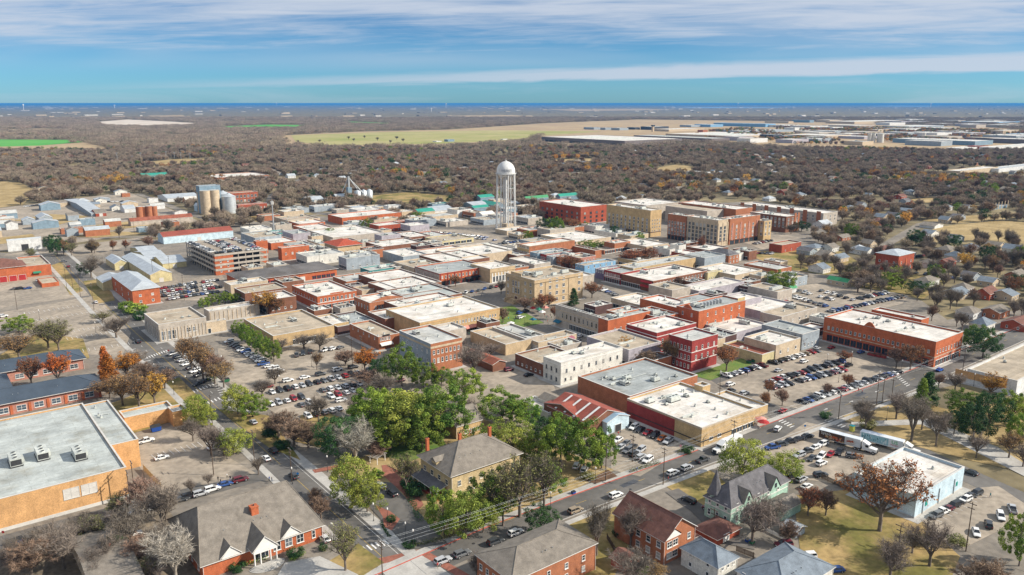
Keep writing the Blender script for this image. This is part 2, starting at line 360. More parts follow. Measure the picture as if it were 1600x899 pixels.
# car parks
for i, pts in enumerate([
    [(340,545),(400,535),(470,520),(620,560),(640,600),(470,670),(420,640),(345,590)],
    [(-60,500),(60,478),(150,462),(205,520),(190,560),(60,545),(-60,560)],
    [(-100,440),(75,430),(130,450),(140,462),(-60,490)],
    [(195,700),(290,655),(340,705),(400,740),(240,775),(225,740)],
    [(240,470),(235,445),(345,428),(365,455),(330,470)],
    [(955,690),(980,655),(1075,700),(1000,745),(955,735)],
    [(1120,600),(1290,540),(1340,555),(1400,590),(1250,640),(1180,625)],
    [(1190,705),(1260,660),(1420,695),(1330,760),(1260,750)],
    [(1440,815),(1506,765),(1560,760),(1620,800),(1500,860),(1430,838)],
    [(1220,450),(1290,442),(1420,462),(1410,475),(1310,500),(1250,500)],
    [(640,380),(680,352),(790,372),(830,380),(760,392)],
    [(0,400),(60,390),(230,370),(160,400)],
    [(1195,392),(1250,372),(1190,358),(1160,378)],
    [(560,645),(740,560),(860,590),(880,640),(760,700),(600,700)]]):
    sheet('car_park', pts, GM['lot'], .074+.002*i)
# lawns and beds
for i, (pts, m) in enumerate([
    ([(520,730),(640,690),(740,650),(960,735),(800,812),(648,855),(560,780)], 'drygrass'),
    ([(600,700),(690,683),(700,700),(640,722),(605,715)], 'greengrass'),
    ([(1315,650),(1420,625),(1480,640),(1600,625),(1700,660),(1700,760),(1516,720),(1400,690)], 'drygrass'),
    ([(1240,775),(1330,765),(1440,815),(1500,870),(1480,920),(1300,930),(1250,860)], 'grass'),
    ([(1040,760),(1110,735),(1140,760),(1150,830),(1100,800)], 'grass'),
    ([(880,820),(960,790),(1000,830),(960,900),(880,900)], 'grass'),
    ([(0,555),(60,520),(130,530),(140,560),(0,590)], 'grass'),
    ([(80,415),(95,410),(130,455),(110,462)], 'grass'),
    ([(150,640),(280,590),(330,640),(250,665),(200,680)], 'grass'),
    ([(130,440),(165,435),(180,470),(150,475)], 'grass'),
    ([(1160,395),(1300,385),(1360,420),(1290,430),(1220,420)], 'grass'),
    ([(1300,445),(1420,460),(1440,470),(1480,440),(1390,420)], 'grass'),
    ([(1075,585),(1125,570),(1160,560),(1175,570),(1110,595)], 'greengrass'),
    ([(470,650),(500,642),(540,655),(500,700),(460,690)], 'grass'),
    ([(420,700),(340,640),(420,650),(470,720)], 'grass'),
    ([(510,880),(560,850),(600,880),(560,905),(500,905)], 'grass'),
    ([(740,490),(800,478),(850,505),(800,515)], 'greengrass'),
    ([(-60,868),(60,850),(200,815),(262,795),(330,900),(-100,960)], 'leafmould'),
    ]):
    sheet('lawn', pts, GM[m], .104+.003*i)
sheet('driveway', [(520,745),(612,755),(700,850),(640,860),(560,775)], GM['road'], .165)
sheet('brick_path', [(596,728),(604,727),(640,745),(662,790),(650,800),(628,770),(600,745)], GM['brickpave'], .169)
sheet('brick_path', [(586,790),(610,800),(625,812),(612,830),(600,824),(598,808)], GM['brickpave'], .173)
sheet('brick_path', [(488,735),(540,725),(545,729),(492,740)], GM['brickpave'], .177)
sheet('planting_bed', [(915,752),(950,735),(965,745),(930,757)], GM['mulch'], .181)
sheet('drive', [(1040,770),(1060,764),(1150,825),(1180,860),(1130,850),(1080,800)], GM['asphalt'], .165)
sheet('path', [(1330,660),(1450,655),(1560,700),(1640,750),(1600,745),(1440,664),(1330,668)], GM['pave'], .175)
sheet('forecourt', [(445,880),(500,870),(560,899),(540,960),(400,960)], GM['pave'], .17)
# open country beyond the town
OPEN = []
def field(pts, m, z, name='field'):
    sheet(name, pts, GM[m], z); OPEN.append(pts)
field([(-60,218),(110,219),(132,222),(60,228),(-60,231)], 'crop', .3)
field([(-60,231),(60,228),(130,223),(174,232),(160,238),(60,236),(-60,239)], 'tanfield', .25)
field([(148,191),(200,187),(260,190),(312,193),(300,197),(220,199),(160,197)], 'quarry', .5, 'quarry_ground')
field([(345,198),(420,195),(485,196),(470,201),(350,202)], 'crop', .4)
field([(440,212),(560,206),(700,203),(850,193),(1000,187),(1240,190),(1200,200),(1000,209),(845,212),(820,222),(700,231),(560,232),(450,229)], 'tanfield', .3)
field([(455,212),(600,207),(780,204),(940,206),(840,213),(815,219),(690,225),(520,228),(462,222)], 'field', .6)
field([(540,190),(615,193),(600,196),(545,194)], 'crop', .4)
field([(840,225),(845,212),(1090,196),(1260,190),(1560,200),(1640,208),(1640,236),(1500,238),(1230,232),(1060,222),(960,232)], 'tanfield', .2)
field([(-40,282),(30,285),(60,300),(35,320),(-40,330)], 'drygrass', .1)
field([(205,256),(270,249),(335,248),(320,254),(240,261)], 'drygrass', .1)
field([(-40,330),(60,318),(200,300),(310,345),(240,362),(60,388),(-40,395)], 'lot', .012, 'yard')
field([(1440,380),(1460,355),(1560,345),(1640,350),(1640,385),(1540,375)], 'drygrass', .1)
field([(1440,345),(1500,338),(1600,332),(1600,340),(1500,349)], 'drygrass', .09)
field([(1030,262),(1060,257),(1100,264),(1080,272),(1020,272)], 'drygrass', .1)
field([(560,308),(640,300),(700,306),(730,318),(640,326),(570,318)], 'grass', .1)
field([(1050,168.4),(1120,167.5),(1250,168.2),(1180,169.2),(1090,169.3)], 'water', .8, 'lake')
field([(1350,166.2),(1400,165.2),(1475,166),(1440,167.2)], 'water', .9, 'lake')
for q_ in ([(-20,204),(60,201),(150,203),(60,206)],[(0,213),(90,211),(120,213),(40,215)],[(60,184),(140,182),(180,184),(100,186)],[(330,190),(400,188),(430,190),(360,192)],[(560,184),(640,183),(660,185),(600,186)],[(700,181),(800,180),(830,182),(740,183)],[(1420,184),(1560,183),(1600,185),(1480,186)],[(230,212),(300,210),(330,212),(260,215)],[(380,222),(430,221),(436,225),(390,226)],[(720,246),(780,244),(800,247),(740,250)],[(860,250),(930,248),(950,252),(880,254)],[(1230,262),(1290,260),(1310,264),(1250,266)],[(1420,312),(1470,309),(1490,314),(1440,318)],[(480,250),(540,248),(550,252),(500,254)]): field(q_, 'tanfield' if q_[0][1] < 215 else 'drygrass', .35)
field([(850,171),(1000,170),(1060,172),(900,174)], 'tanfield', .6)
field([(230,181),(285,180),(290,182),(240,184)], 'tanfield', .6)
field([(480,186),(530,187),(520,189),(485,188)], 'tanfield', .6)
# ---------------------------------------------------------------- buildings
BOXES = []      # footprints (x0,y0,x1,y1) so trees and cars keep clear
LAND = []       # named landmarks (pixel, phrase) for the labels of scattered things
WMESH = {}
def win_mesh(w, h, frame, glass, pane_in):
    k = (round(w,2), round(h,2), frame.name, glass.name, pane_in)
    if k not in WMESH:
        b = MB(); t = .12 if w > .9 else .09; d = .09
        b.box(-w/2, -d, 0, -w/2+t, 0, h); b.box(w/2-t, -d, 0, w/2, 0, h)
        b.box(-w/2+t, -d, h-t, w/2-t, 0, h); b.box(-w/2+t, -d, 0, w/2-t, 0, t)
        if h > 1.3: b.box(-w/2+t, -d*.8, h*.5-.04, w/2-t, 0, h*.5+.04)
        if w > 1.5: b.box(-.05, -d*.82, t, .05, 0, h-t)
        b.box(-w/2-.08, -d-.1, -.12, w/2+.08, 0, -.005)
        p = MB(); p.box(-w/2+t, -.03, t, w/2-t, 0, h-t)
        if pane_in: b.add(p.v, p.f, 1); WMESH[k] = (b.mesh('window', [frame, glass]), None)
        else: WMESH[k] = (b.mesh('window', [frame]), p.mesh('pane', [glass]))
    return WMESH[k]
ACS = []
def ac_mesh(i):
    if not ACS:
        for (w, l, h) in ((2.2, 3.2, 1.6), (1.5, 1.7, 1.1), (2.4, 5.2, 2.0), (1.0, 1.0, .9)):
            b = MB(); b.box(-w/2-.15, -l/2-.15, 0, w/2+.15, l/2+.15, .25, 1); b.box(-w/2, -l/2, .25, w/2, l/2, h)
            b.box(-w/2+.1, -l/2-.03, .45, w/2-.1, -l/2, h-.25, 1)
            for k in range(max(1, int(l/1.6))):
                y = -l/2+(k+.5)*l/max(1, int(l/1.6)); b.tube((0, y, h), (0, y, h+.16), min(w, 1.4)*.36, n=12); b.tube((0, y, h+.16), (0, y, h+.17), min(w, 1.4)*.3, n=12, mi=1)
            if i % 2 == 0: b.box(w/2, -l*.2, .3, w/2+.5, l*.2, h*.7)
            ACS.append(b.mesh('air_conditioner', [ACM, DARKM]))
    return ACS[i % 4]
VENT = []
def vent_mesh():
    if not VENT:
        b = MB(); b.box(-.35,-.35,0,.35,.35,.5); b.tube((0,0,.5),(0,0,.8),.25,.25,10); b.lathe([(.25,.8),(.42,.85),(.3,1.0),(0,1.05)], n=10, mi=1)
        VENT.append(b.mesh('roof_vent', [ACM, STEEL]))
    return VENT[0]
def solve(f, lo, hi):
    a = f(lo)
    for _ in range(46):
        m = (lo+hi)/2; v = f(m)
        if (v > 0) == (a > 0): lo = m
        else: hi = m
    return (lo+hi)/2
def place(geo):
    "near roof corner + its ground row (or -height) + pixel x of the left and right roof corners -> world footprint"
    xn, yr, yb, xl, xr = geo
    if yb > 0:
        p = P(xn, yb); h = solve(lambda h: Q((p[0], p[1], h))[1]-yr, .5, 90)
    else:
        h = -yb; p = P(xn, yr, h)
    x0, y0 = p[0], p[1]
    Wd = solve(lambda t: Q((x0+t, y0, h))[0]-xr, .5, 900) if xr > xn+.5 else 4
    if isinstance(xl, tuple): D = xl[1] if xl[0] == 'd' else solve(lambda t: Q((x0+Wd, y0+t, h))[1]-xl[1], .5, 900)
    else: D = solve(lambda t: Q((x0, y0+t, h))[0]-xl, .5, 900) if xl < xn-.5 else 4
    return x0, y0, Wd, D, h
def face_xf(face, u, Wd, D, off=0.0):
    if face == 'R': return (u*Wd, -off, 0), 0.0
    return (-off, u*D, 0), -math.pi/2
def bldg(name, label, geo, wall='red_brick', roof='white', feat=(), rt='flat', cat='building', ac=0, vent=0, rh=None, over=.5, group=None, wc=None, cope=True, near=False, world_geo=None, frame=None, glass=None, para=.7, pave=True, land=None, hipin=None):
    x0, y0, Wd, D, h = world_geo or place(geo)
    h += .011*((len(BOXES)*7) % 41); x0 += .003*(len(BOXES) % 13); y0 += .003*(len(BOXES) % 11)
    wallm = W[wall]; roofm_ = RF[roof]; frame = frame or TRIM; glass = glass or GLASS
    root = empty(name, (x0, y0, 0), 0, label, cat, group)
    BOXES.append((x0, y0, x0+Wd, y0+D))
    if land: LAND.append((Q((x0+Wd/2, y0+D/2, h))[:2], land))
    rr = random.Random(int(x0*13+y0*7))
    b = MB()
    if rt == 'flat':
        t = .35; pz = h-para if h > 3 else h-.3
        # outer wall, parapet top, inner parapet faces
        o = [(0,0),(Wd,0),(Wd,D),(0,D)]; i_ = [(t,t),(Wd-t,t),(Wd-t,D-t),(t,D-t)]
        v = [(*p,0) for p in o]+[(*p,h) for p in o]+[(*p,h) for p in i_]+[(*p,pz) for p in i_]
        f = []; ms = []
        b.add(v, [(0,1,5,4),(1,2,6,5),(2,3,7,6),(3,0,4,7)]+[(8+k,8+(k+1)%4,12+(k+1)%4,12+k) for k in range(4)], 0)
        b.add(v, [(4+k,4+(k+1)%4,8+(k+1)%4,8+k) for k in range(4)], 0)
        b.build('wall', [wallm], root)
        if cope:
            c = MB(); e = .08
            c.box(-e,-e,h+.003,Wd+e,t+e,h+.12); c.box(-e,D-t-e,h+.003,Wd+e,D+e,h+.12); c.box(-e,t+e,h+.003,t+e,D-t-e,h+.12); c.box(Wd-t-e,t+e,h+.003,Wd+e,D-t-e,h+.12)
            c.build('coping', [COPE], root)
        r = MB(); r.box(t+.003,t+.003,pz-.25,Wd-t-.003,D-t-.003,pz-.02); r.build('roof', [roofm_], root)
        rz = pz-.02
    else:
        e = over; rh = rh or min(Wd, D)*.28
        b.box(0,0,0,Wd,D,h-.02,0)
        r = MB(); th = .18
        if rt == 'hip':
            m = hipin or min(Wd, D)/2+e
            if Wd >= D: a, c_ = (m-e, D/2, h+rh), (Wd-m+e, D/2, h+rh)
            else: a, c_ = (Wd/2, m-e, h+rh), (Wd/2, D-m+e, h+rh)
            v = [(-e,-e,h),(Wd+e,-e,h),(Wd+e,D+e,h),(-e,D+e,h),a,c_,(-e,-e,h-th),(Wd+e,-e,h-th),(Wd+e,D+e,h-th),(-e,D+e,h-th)]
            if Wd >= D: f = [(0,1,5,4),(1,2,5),(2,3,4,5),(3,0,4)]
            else: f = [(0,1,4),(1,2,5,4),(2,3,5),(3,0,4,5)]
            r.add(v, f); r.add(v, [(6,7,1,0),(7,8,2,1),(8,9,3,2),(9,6,0,3),(9,8,7,6)], 1)
        elif rt == 'gableX':
            v = [(-e,-e,h),(Wd+e,-e,h),(Wd+e,D+e,h),(-e,D+e,h),(-e,D/2,h+rh),(Wd+e,D/2,h+rh)]; v += [(p[0],p[1],p[2]-th) for p in v]
            r.add(v, [(0,1,5,4),(2,3,4,5)]); r.add(v, [(6,7,1,0),(8,9,3,2),(10,11,7,6),(11,10,9,8),(6,0,4,10),(10,4,3,9),(7,11,5,1),(11,8,2,5)], 1)
            for x in (0, Wd): b.add([(x,0,h-.02),(x,D,h-.02),(x,D/2,h+rh-.25)], [(0,1,2) if x else (2,1,0)])
        else:
            v = [(-e,-e,h),(-e,D+e,h),(Wd+e,D+e,h),(Wd+e,-e,h),(Wd/2,-e,h+rh),(Wd/2,D+e,h+rh)]; v += [(p[0],p[1],p[2]-th) for p in v]
            r.add(v, [(1,0,4,5),(3,2,5,4)]); r.add(v, [(7,6,0,1),(9,8,2,3),(11,10,6,7),(10,11,8,9),(0,6,10,4),(10,9,3,4),(1,5,11,7),(5,2,8,11)], 1)
            for y in (0, D): b.add([(0,y,h-.02),(Wd,y,h-.02),(Wd/2,y,h+rh-.25)], [(0,1,2) if not y else (2,1,0)])
        b.build('wall', [wallm], root); r.build('roof', [roofm_, TRIM], root); rz = h
        if near:
            cap = MB()
            if rt == 'hip':
                for q0, q1 in ((v[4], v[5]), (v[0], v[4]), (v[3], v[4] if Wd >= D else v[5]), (v[1], v[5] if Wd >= D else v[4]), (v[2], v[5])): cap.tube(q0, q1, .13, n=6)
            else: cap.tube(v[4], v[5], .13, n=6)
            cap.build('ridge_cap', [roofm_], root)
            for q in range(4):
                u = rr.uniform(.25,.75); vt = MB(); zz = h+rh*rr.uniform(.3,.5); vt.tube((u*Wd, D*.22, h), (u*Wd, D*.22, h+rh*.44+.5), .1, n=6); vt.build('vent_pipe', [STEEL], root, (rr.uniform(-1,1), 0, 0))
            gt = MB(); gt.tube((.1,-.12,0),(.1,-.12,h-.2),.06,n=6); gt.tube((Wd-.1,-.12,0),(Wd-.1,-.12,h-.2),.06,n=6); gt.build('downpipe', [TRIM], root)
    nwin = 0; extra = MB(); alts = [win_glass for win_glass in (glass, glass, glass, GLASSM, BLIND)] if glass is GLASS else [glass]
    for ft in feat:
        k = ft[0]
        if k == 'w':      # windows: face, rows, cols, w, h, z0, dz, u0, u1
            _, face, rows, cols, w, wh, z0, dz = ft[:8]; u0, u1 = (ft[8], ft[9]) if len(ft) > 9 else (.03, .97)
            fr_ = ft[10] if len(ft) > 10 else frame
            Lf = Wd if face == 'R' else D
            for i in range(rows):
                for j in range(cols):
                    m1, m2 = win_mesh(w, wh, fr_, rr.choice(alts), not near)
                    u = u0+(u1-u0)*(j+.5)/cols
                    loc, rz_ = face_xf(face, u, Wd, D, .004); z = z0+i*dz
                    if z+wh > h-.05 and rt == 'flat': continue
                    nwin += 1
                    if nwin > 98: 
                        Mx = Matrix.Translation((loc[0], loc[1], z)) @ Matrix.Rotation(rz_, 4, 'Z')
                        me = m1; o_ = len(extra.v)
                        vs = [Mx @ vv.co for vv in me.vertices]
                        for pl in me.polygons: extra.f.append(tuple(o_+q for q in pl.vertices)); extra.m.append(pl.material_index); extra.sm.append(False)
                        extra.v.extend([tuple(q) for q in vs]); continue
                    wo = link('window', m1, root, (loc[0], loc[1], z), rz_)
                    if m2 is not None: link('pane', m2, wo)
        elif k == 's':    # shop front: face, bays, h, u0, u1
            _, face, n, sh, u0, u1 = ft[:6]; col = ft[6] if len(ft) > 6 else TRIM
            Lf = (Wd if face == 'R' else D)*(u1-u0); bw = Lf/n
            for j in range(n):
                m = MB(); m.box(-bw*.43, -.05, .5, bw*.43, 0, sh, 1); m.box(-bw*.45, -.1, .12, bw*.45, 0, .48, 0); m.box(-bw*.45, -.12, sh+.01, bw*.45, 0, sh+.25, 0)
                m.box(-.05, -.09, .5, .05, 0, sh, 0)
                loc, rz_ = face_xf(face, u0+(u1-u0)*(j+.5)/n, Wd, D, .004)
                m.build('shop_window', [col, GLASS], root, loc, rz_)
        elif k == 'a':    # awning: face, u0, u1, z, depth, material
            _, face, u0, u1, z, dep, m_ = ft
            Lf = (Wd if face == 'R' else D)*(u1-u0)
            m = MB(); hl = Lf/2
            m.add([(-hl,0,.9),(hl,0,.9),(hl,-dep,0),(-hl,-dep,0),(-hl,0,.8),(hl,0,.8),(hl,-dep,-.3),(-hl,-dep,-.3)], [(3,2,1,0),(7,6,2,3),(4,5,6,7),(0,4,7,3),(2,6,5,1)])
            loc, rz_ = face_xf(face, (u0+u1)/2, Wd, D, .05)
            m.build('awning', [m_], root, (loc[0], loc[1], z), rz_)
        elif k == 'c':    # cornice / band: z, height, proud, material
            _, z, ch, pr, m_ = ft; m = MB()
            m.box(-pr,-pr,z,Wd+.004,-.004,z+ch); m.box(-pr,-.002,z,-.004,D,z+ch); m.build('cornice', [m_], root)
        elif k == 'p':    # pilasters: face, n, z0, z1, width, material
            _, face, n, z0, z1, pw, m_ = ft[:7]; u0, u1 = (ft[7], ft[8]) if len(ft) > 8 else (0.02, .98)
            for j in range(n):
                m = MB(); m.box(-pw/2, -.22, z0, pw/2, 0, z1)
                loc, rz_ = face_xf(face, u0+(u1-u0)*(j/(max(1, n-1))), Wd, D, .003); m.build('pilaster', [m_], root, loc, rz_)
        elif k == 'd':    # door: face, u, w, h, material
            _, face, u, w, dh, m_ = ft; m = MB(); m.box(-w/2,-.06,0,w/2,0,dh); m.box(-w/2-.12,-.1,0,-w/2-.004,0,dh+.12,1); m.box(w/2+.004,-.1,0,w/2+.12,0,dh+.12,1); m.box(-w/2-.12,-.1,dh+.124,w/2+.12,0,dh+.25,1)
            loc, rz_ = face_xf(face, u, Wd, D, .004); m.build('door', [m_, TRIM], root, loc, rz_)
        elif k == 'ch':   # chimney: ux, uy, w, top
            _, ux, uy, cw, zt = ft; m = MB(); m.box(-cw/2,-cw/2,h*.7,cw/2,cw/2,zt); m.box(-cw/2-.1,-cw/2-.1,zt+.003,cw/2+.1,cw/2+.1,zt+.25,0); m.tube((0,0,zt+.25),(0,0,zt+.6),.2,n=8,mi=1)
            m.build('chimney', [W['bright_brick'], DARKM], root, (ux*Wd, uy*D, 0))
        elif k == 'sg':   # flat sign board with lettering: face, u, z, w, h, text, board material, text material
            _, face, u, z, sw, sh, txt, m1_, m2_ = ft; m = MB(); m.box(-sw/2,-.12,0,sw/2,0,sh)
            loc, rz_ = face_xf(face, u, Wd, D, .004); s_ = m.build('sign', [m1_], root, (loc[0], loc[1], z), rz_)
            if txt: letters(txt, sh*.62, m2_, s_, (0, -.135, sh*.5), sw*.9)
        elif k == 'pp':   # raised parapet piece: face, u0, u1, dz, arch?
            _, face, u0, u1, dz, arch = ft; Lf = (Wd if face == 'R' else D)*(u1-u0); n = 12; pts = []
            if arch: pts = [(-Lf/2+Lf*i/n, dz*math.sin(math.pi*i/n)) for i in range(n+1)]
            else: pts = [(-Lf/2,0),(-Lf/2,dz),(Lf/2,dz),(Lf/2,0)]
            m = MB(); k2 = len(pts); m.add([(p[0],0,p[1]) for p in pts]+[(p[0],.34,p[1]) for p in pts], [tuple(range(k2-1,-1,-1)), tuple(range(k2,2*k2))]+[(i,i+1,k2+i+1,k2+i) for i in range(k2-1)])
            loc, rz_ = face_xf(face, (u0+u1)/2, Wd, D, .0); m.build('parapet', [wallm], root, (loc[0], loc[1], h+.13), rz_)
    if extra.v: o_ = extra.build('window', [frame, glass], root); o_['kind'] = 'stuff'
    if rt == 'flat':
        if max(Wd, D) > 12 and (ac or vent):
            for i in range(1+int(Wd*D/500)):     # pipes and ducts laid over the roof
                m = MB(); L_ = rr.uniform(.2,.5)*Wd; m.tube((0,0,.3),(L_,0,.3),.09,n=6); m.tube((L_,0,.3),(L_,rr.uniform(-3,3),.3),.09,n=6)
                if rr.random() < .4: m.box(-.3,.6,.1,min(L_,6),1.2,.7)
                m.build('roof_pipe', [ACM], root, (rr.uniform(.1,.4)*Wd, rr.uniform(.2,.8)*D, rz+.003))
        for i in range(ac):
            u, v_ = rr.uniform(.12,.88), rr.uniform(.12,.88)
            k = rr.randrange(4); link('air_conditioner', ac_mesh(k), root, (u*(Wd-4)+2, v_*(D-4)+2, rz+.003), rr.choice((0, math.pi/2)))
        for i in range(vent):
            link('roof_vent', vent_mesh(), root, (rr.uniform(.08,.92)*Wd, rr.uniform(.08,.92)*D, rz+.003))
    if pave and max(Wd, D) > 5:
        m = MB(); z = .125+.0013*(len(BOXES) % 60); e = 2.2
        m.box(-e,-e,.01,Wd+1,D+1,z, bottom=False); o_ = m.build('pavement', [GM['pave']], None, (x0, y0, 0)); o_['kind'] = 'structure'
    root['_dim'] = ''; del root['_dim']
    return root, (x0, y0, Wd, D, h)
def letters(txt, size, m, parent, loc, maxw=None, rz=0):
    cu = bpy.data.curves.new('lettering', 'FONT'); cu.body = txt; cu.size = size*1.35; cu.align_x = 'CENTER'; cu.align_y = 'CENTER'; cu.extrude = .015
    cu.materials.append(m); cu.resolution_u = 2
    t_ = bpy.data.objects.new('lettering', cu); COL.objects.link(t_)
    me = bpy.data.meshes.new_from_object(t_.evaluated_get(bpy.context.evaluated_depsgraph_get())); bpy.data.objects.remove(t_)
    o = link('lettering', me, parent, loc); o.rotation_euler = (math.pi/2, 0, rz)
    est = size*1.35*.6*len(txt)
    if maxw and est > maxw: o.scale = (maxw/est, 1, 1)
    return o

def nearest_land(px, py):
    b_ = min(LAND, key=lambda l: (l[0][0]-px)**2*.5+((l[0][1]-py)*2.2)**2); dx, dy = px-b_[0][0], (py-b_[0][1])*2.2
    side = ('right of' if dx > 0 else 'left of') if abs(dx) > abs(dy) else ('below' if dy > 0 else 'beyond')
    return b_[1], side
PENDING = []
def label_later(o, adj): 
    px, py, w = Q(o.location[:]); l, s = nearest_land(px, py); PENDING.append((o, adj, l, s, px, py))
# ---------------------------------------------------------------- the town
def cm(name, c, **k): return mat(name, c, k.pop('rough', .8), .12, .6, **k)
AW = dict(black=cm('black_canvas', (.02,.02,.022)), blue=cm('blue_canvas', (.03,.2,.36)), pink=cm('pink_canvas', (.6,.25,.2)), purple=cm('purple_canvas', (.07,.05,.25)), teal=cm('teal_canvas', (.02,.13,.2)), red=cm('red_canvas', (.36,.03,.03)), white=cm('white_canvas', (.7,.68,.63)), green=cm('green_canvas', (.03,.2,.12)), turq=cm('turquoise_canvas', (.05,.4,.42)))
RED = W['red_brick']
A = bldg
# --- left foreground
bldg('brick_hall', 'long orange brick hall with pale flat roof at left edge of photo', (0,782,832,('y',630),197), 'orange_brick', 'pale', [('w','R',1,2,4.2,3.2,4.4,1,.48,.76,COPE),('c',.02,1.0,.12,COPE)], glass=BOARD, ac=0, pave=False, land='the long orange brick hall', para=.5)
hx, hy, _, _, hh = place((0,782,832,('y',630),197))
for k, (px, py) in enumerate([(24,716),(66,706),(124,706)]):
    p = P(px, py+8, hh-.5); par = bpy.data.objects['brick_hall']; link('air_conditioner', ac_mesh(2) if k < 5 else 0, par, (p[0]-hx, p[1]-hy, hh-.52), 0).scale = (1.3,)*3
bldg('brick_annex', 'tall orange brick block with ribbed pale roof behind the long orange hall', (172,697,-9.4,129,216), 'orange_brick', 'pale', [], pave=False, vent=3, para=.4)
bldg('brick_wing', 'low orange brick wing beside parking yard with blue skip', (197,654,676,186,271), 'orange_brick', 'pale', [], pave=False)
bldg('brick_porch', 'small orange brick block at street end of low wing', (272,645,668,262,292), 'orange_brick', 'grey', [], pave=False)
bldg('classroom_block', 'long brick school wing with slate metal roof nearest to orange hall', (-60,645,664,('d',15),157), 'pinkish', 'slate_metal', [('w','R',1,7,3.2,2.2,1,1,.1,.97),('p','R',8,0,3.6,.9,W['bright_brick'],.08,.99)], rt='hip', rh=3.4, over=1.2, glass=GLASSB, near=True, pave=False)
bldg('classroom_block', 'farther school wing with slate metal roof behind orange autumn trees', (-60,594,611,('d',14),130), 'pinkish', 'slate_metal', [('w','R',1,5,3.2,2.0,1,1,.4,.97)], rt='hip', rh=3.2, over=1.2, near=True, pave=False)
bldg('classroom_link', 'slate roofed link joining the two school wings at photo edge', (-60,633,652,('d',30),22), 'pinkish', 'slate_metal', [], rt='gableY', rh=2.4, over=.8, pave=False)
# --- the hipped church house at the bottom
r_, g_ = bldg('parish_hall', 'red brick hall with big tan hipped roof and white gabled porch at bottom left', (318,884,907,266,503), 'bright_brick', 'shingle', [('w','R',1,3,2.0,2.4,1.2,1,.55,.85),('w','R',1,1,1.0,2.2,1.2,1,.88,.96),('w','L',1,5,1.2,2.0,1.2,1),('ch',.52,.3,1.9,11.0)], rt='hip', hipin=4.5, rh=8.6, over=.7, near=True, pave=False, land='the red brick hall with tan hipped roof')
x0, y0, Wd, D, h = g_
def gable_porch(root, x, w, dep, h0, rise, back, roof, door=True):
    b = MB(); v = [(x-w/2-.4,-dep,h0),(x+w/2+.4,-dep,h0),(x,-dep,h0+rise),(x-w/2-.4,back,h0),(x+w/2+.4,back,h0),(x,back,h0+rise)]
    b.add(v, [(0,2,5,3),(2,1,4,5)]); v2 = [(p[0],p[1],p[2]-.22) for p in v]; b.add(v+v2, [(6,8,2,0),(8,7,1,2),(6,0,3,9),(7,10,4,1)], 1)
    b.build('porch_roof', [roof, TRIM], root)
    f = MB(); f.add([(x-w/2,-dep+.25,h0-.2),(x+w/2,-dep+.25,h0-.2),(x,-dep+.25,h0+rise-.35)], [(0,1,2)]); f.box(x-w/2,-dep+.2,h0-.75,x+w/2,-dep+.55,h0-.23); f.build('pediment', [TRIM], root)
    if door:
        for s in (-1, -.45, .45, 1):
            c = MB(); c.tube((x+s*w*.46,-dep+.4,0),(x+s*w*.46,-dep+.4,h0-.76),.2,.17,10); c.build('column', [TRIM], root)
        d = MB(); d.box(x-w*.3,-.1,.1,x+w*.3,-.006,h0-.9); d.build('entrance_door', [TRIM], root)
        gl = MB()
        for k in range(4): gl.box(x-w*.28+k*w*.14+.06,-.14,.5,x-w*.28+(k+1)*w*.14-.06,-.1,h0-1.2)
        gl.build('pane', [GLASS], root)
        st = MB()
        for k in range(5): st.prism([(x+(w*.75-k*.35)*math.cos(t), -dep+.2-(3.2-k*.45)*math.sin(t)) for t in [math.pi*q/12 for q in range(13)]], 0 if k == 0 else .16*k+.001, .16*(k+1)); 
        st.build('steps', [GM['pave']], root)
gable_porch(r_, Wd*.47, 6.2, 3.2, 4.6, 3.6, 6, RF['shingle'])
gable_porch(r_, Wd*.72, 4.6, .8, 4.6, 2.6, 5, RF['shingle'], False)
gable_porch(r_, Wd*.22, 4.6, .8, 4.6, 2.6, 5, RF['shingle'], False)
# --- yellow villa
r_, g_ = bldg('villa', 'yellow two storey villa with dark hipped roof, tall red chimneys and white porch', (706,744,784,657,812), 'cream_yellow', 'shingle', [('w','L',1,4,1.5,1.7,4.4,1),('w','L',1,4,1.3,1.9,1.0,1),('w','R',2,6,1.3,1.8,1,3.2),('ch',.08,.95,.9,13.6),('ch',.42,.66,.9,14.6),('ch',.85,.62,.9,14.2)], rt='hip', rh=5.6, over=.9, near=True, pave=False, frame=mat('cream_trim',(.66,.6,.48),.7), land='the yellow villa')
x0, y0, Wd, D, h = g_
def side_porch(root, y0_, y1_, dep, h0, roof, col, ncol=4, base=W['red_brick']):
    b = MB(); b.add([(.0,y0_-.3,h0+1.0),(-dep-.4,y0_-.3,h0),(-dep-.4,y1_+.3,h0),(0,y1_+.3,h0+1.0)], [(3,2,1,0)]); b.add([(.0,y0_-.3,h0+.8),(-dep-.4,y0_-.3,h0-.25),(-dep-.4,y1_+.3,h0-.25),(0,y1_+.3,h0+.8),(.0,y0_-.3,h0+1.0),(-dep-.4,y0_-.3,h0),(-dep-.4,y1_+.3,h0),(0,y1_+.3,h0+1.0)], [(0,1,5,4),(1,2,6,5),(2,3,7,6),(0,3,2,1)], 1)
    b.build('porch_roof', [roof, TRIM], root)
    f = MB(); f.box(-dep,y0_,0,-.01,y1_,.55); f.box(-dep,y0_,.551,-dep+.25,y1_,1.1); f.build('porch_base', [base], root)
    for k in range(ncol):
        c = MB(); y = y0_+.25+(y1_-y0_-.5)*k/(ncol-1); c.box(-dep+.02,y-.16,1.1,-dep+.3,y+.16,h0-.26); c.build('column', [col], root)
side_porch(r_, D*.15, D*.95, 3.6, 3.4, RF['shingle_dark'], TRIM, 5)
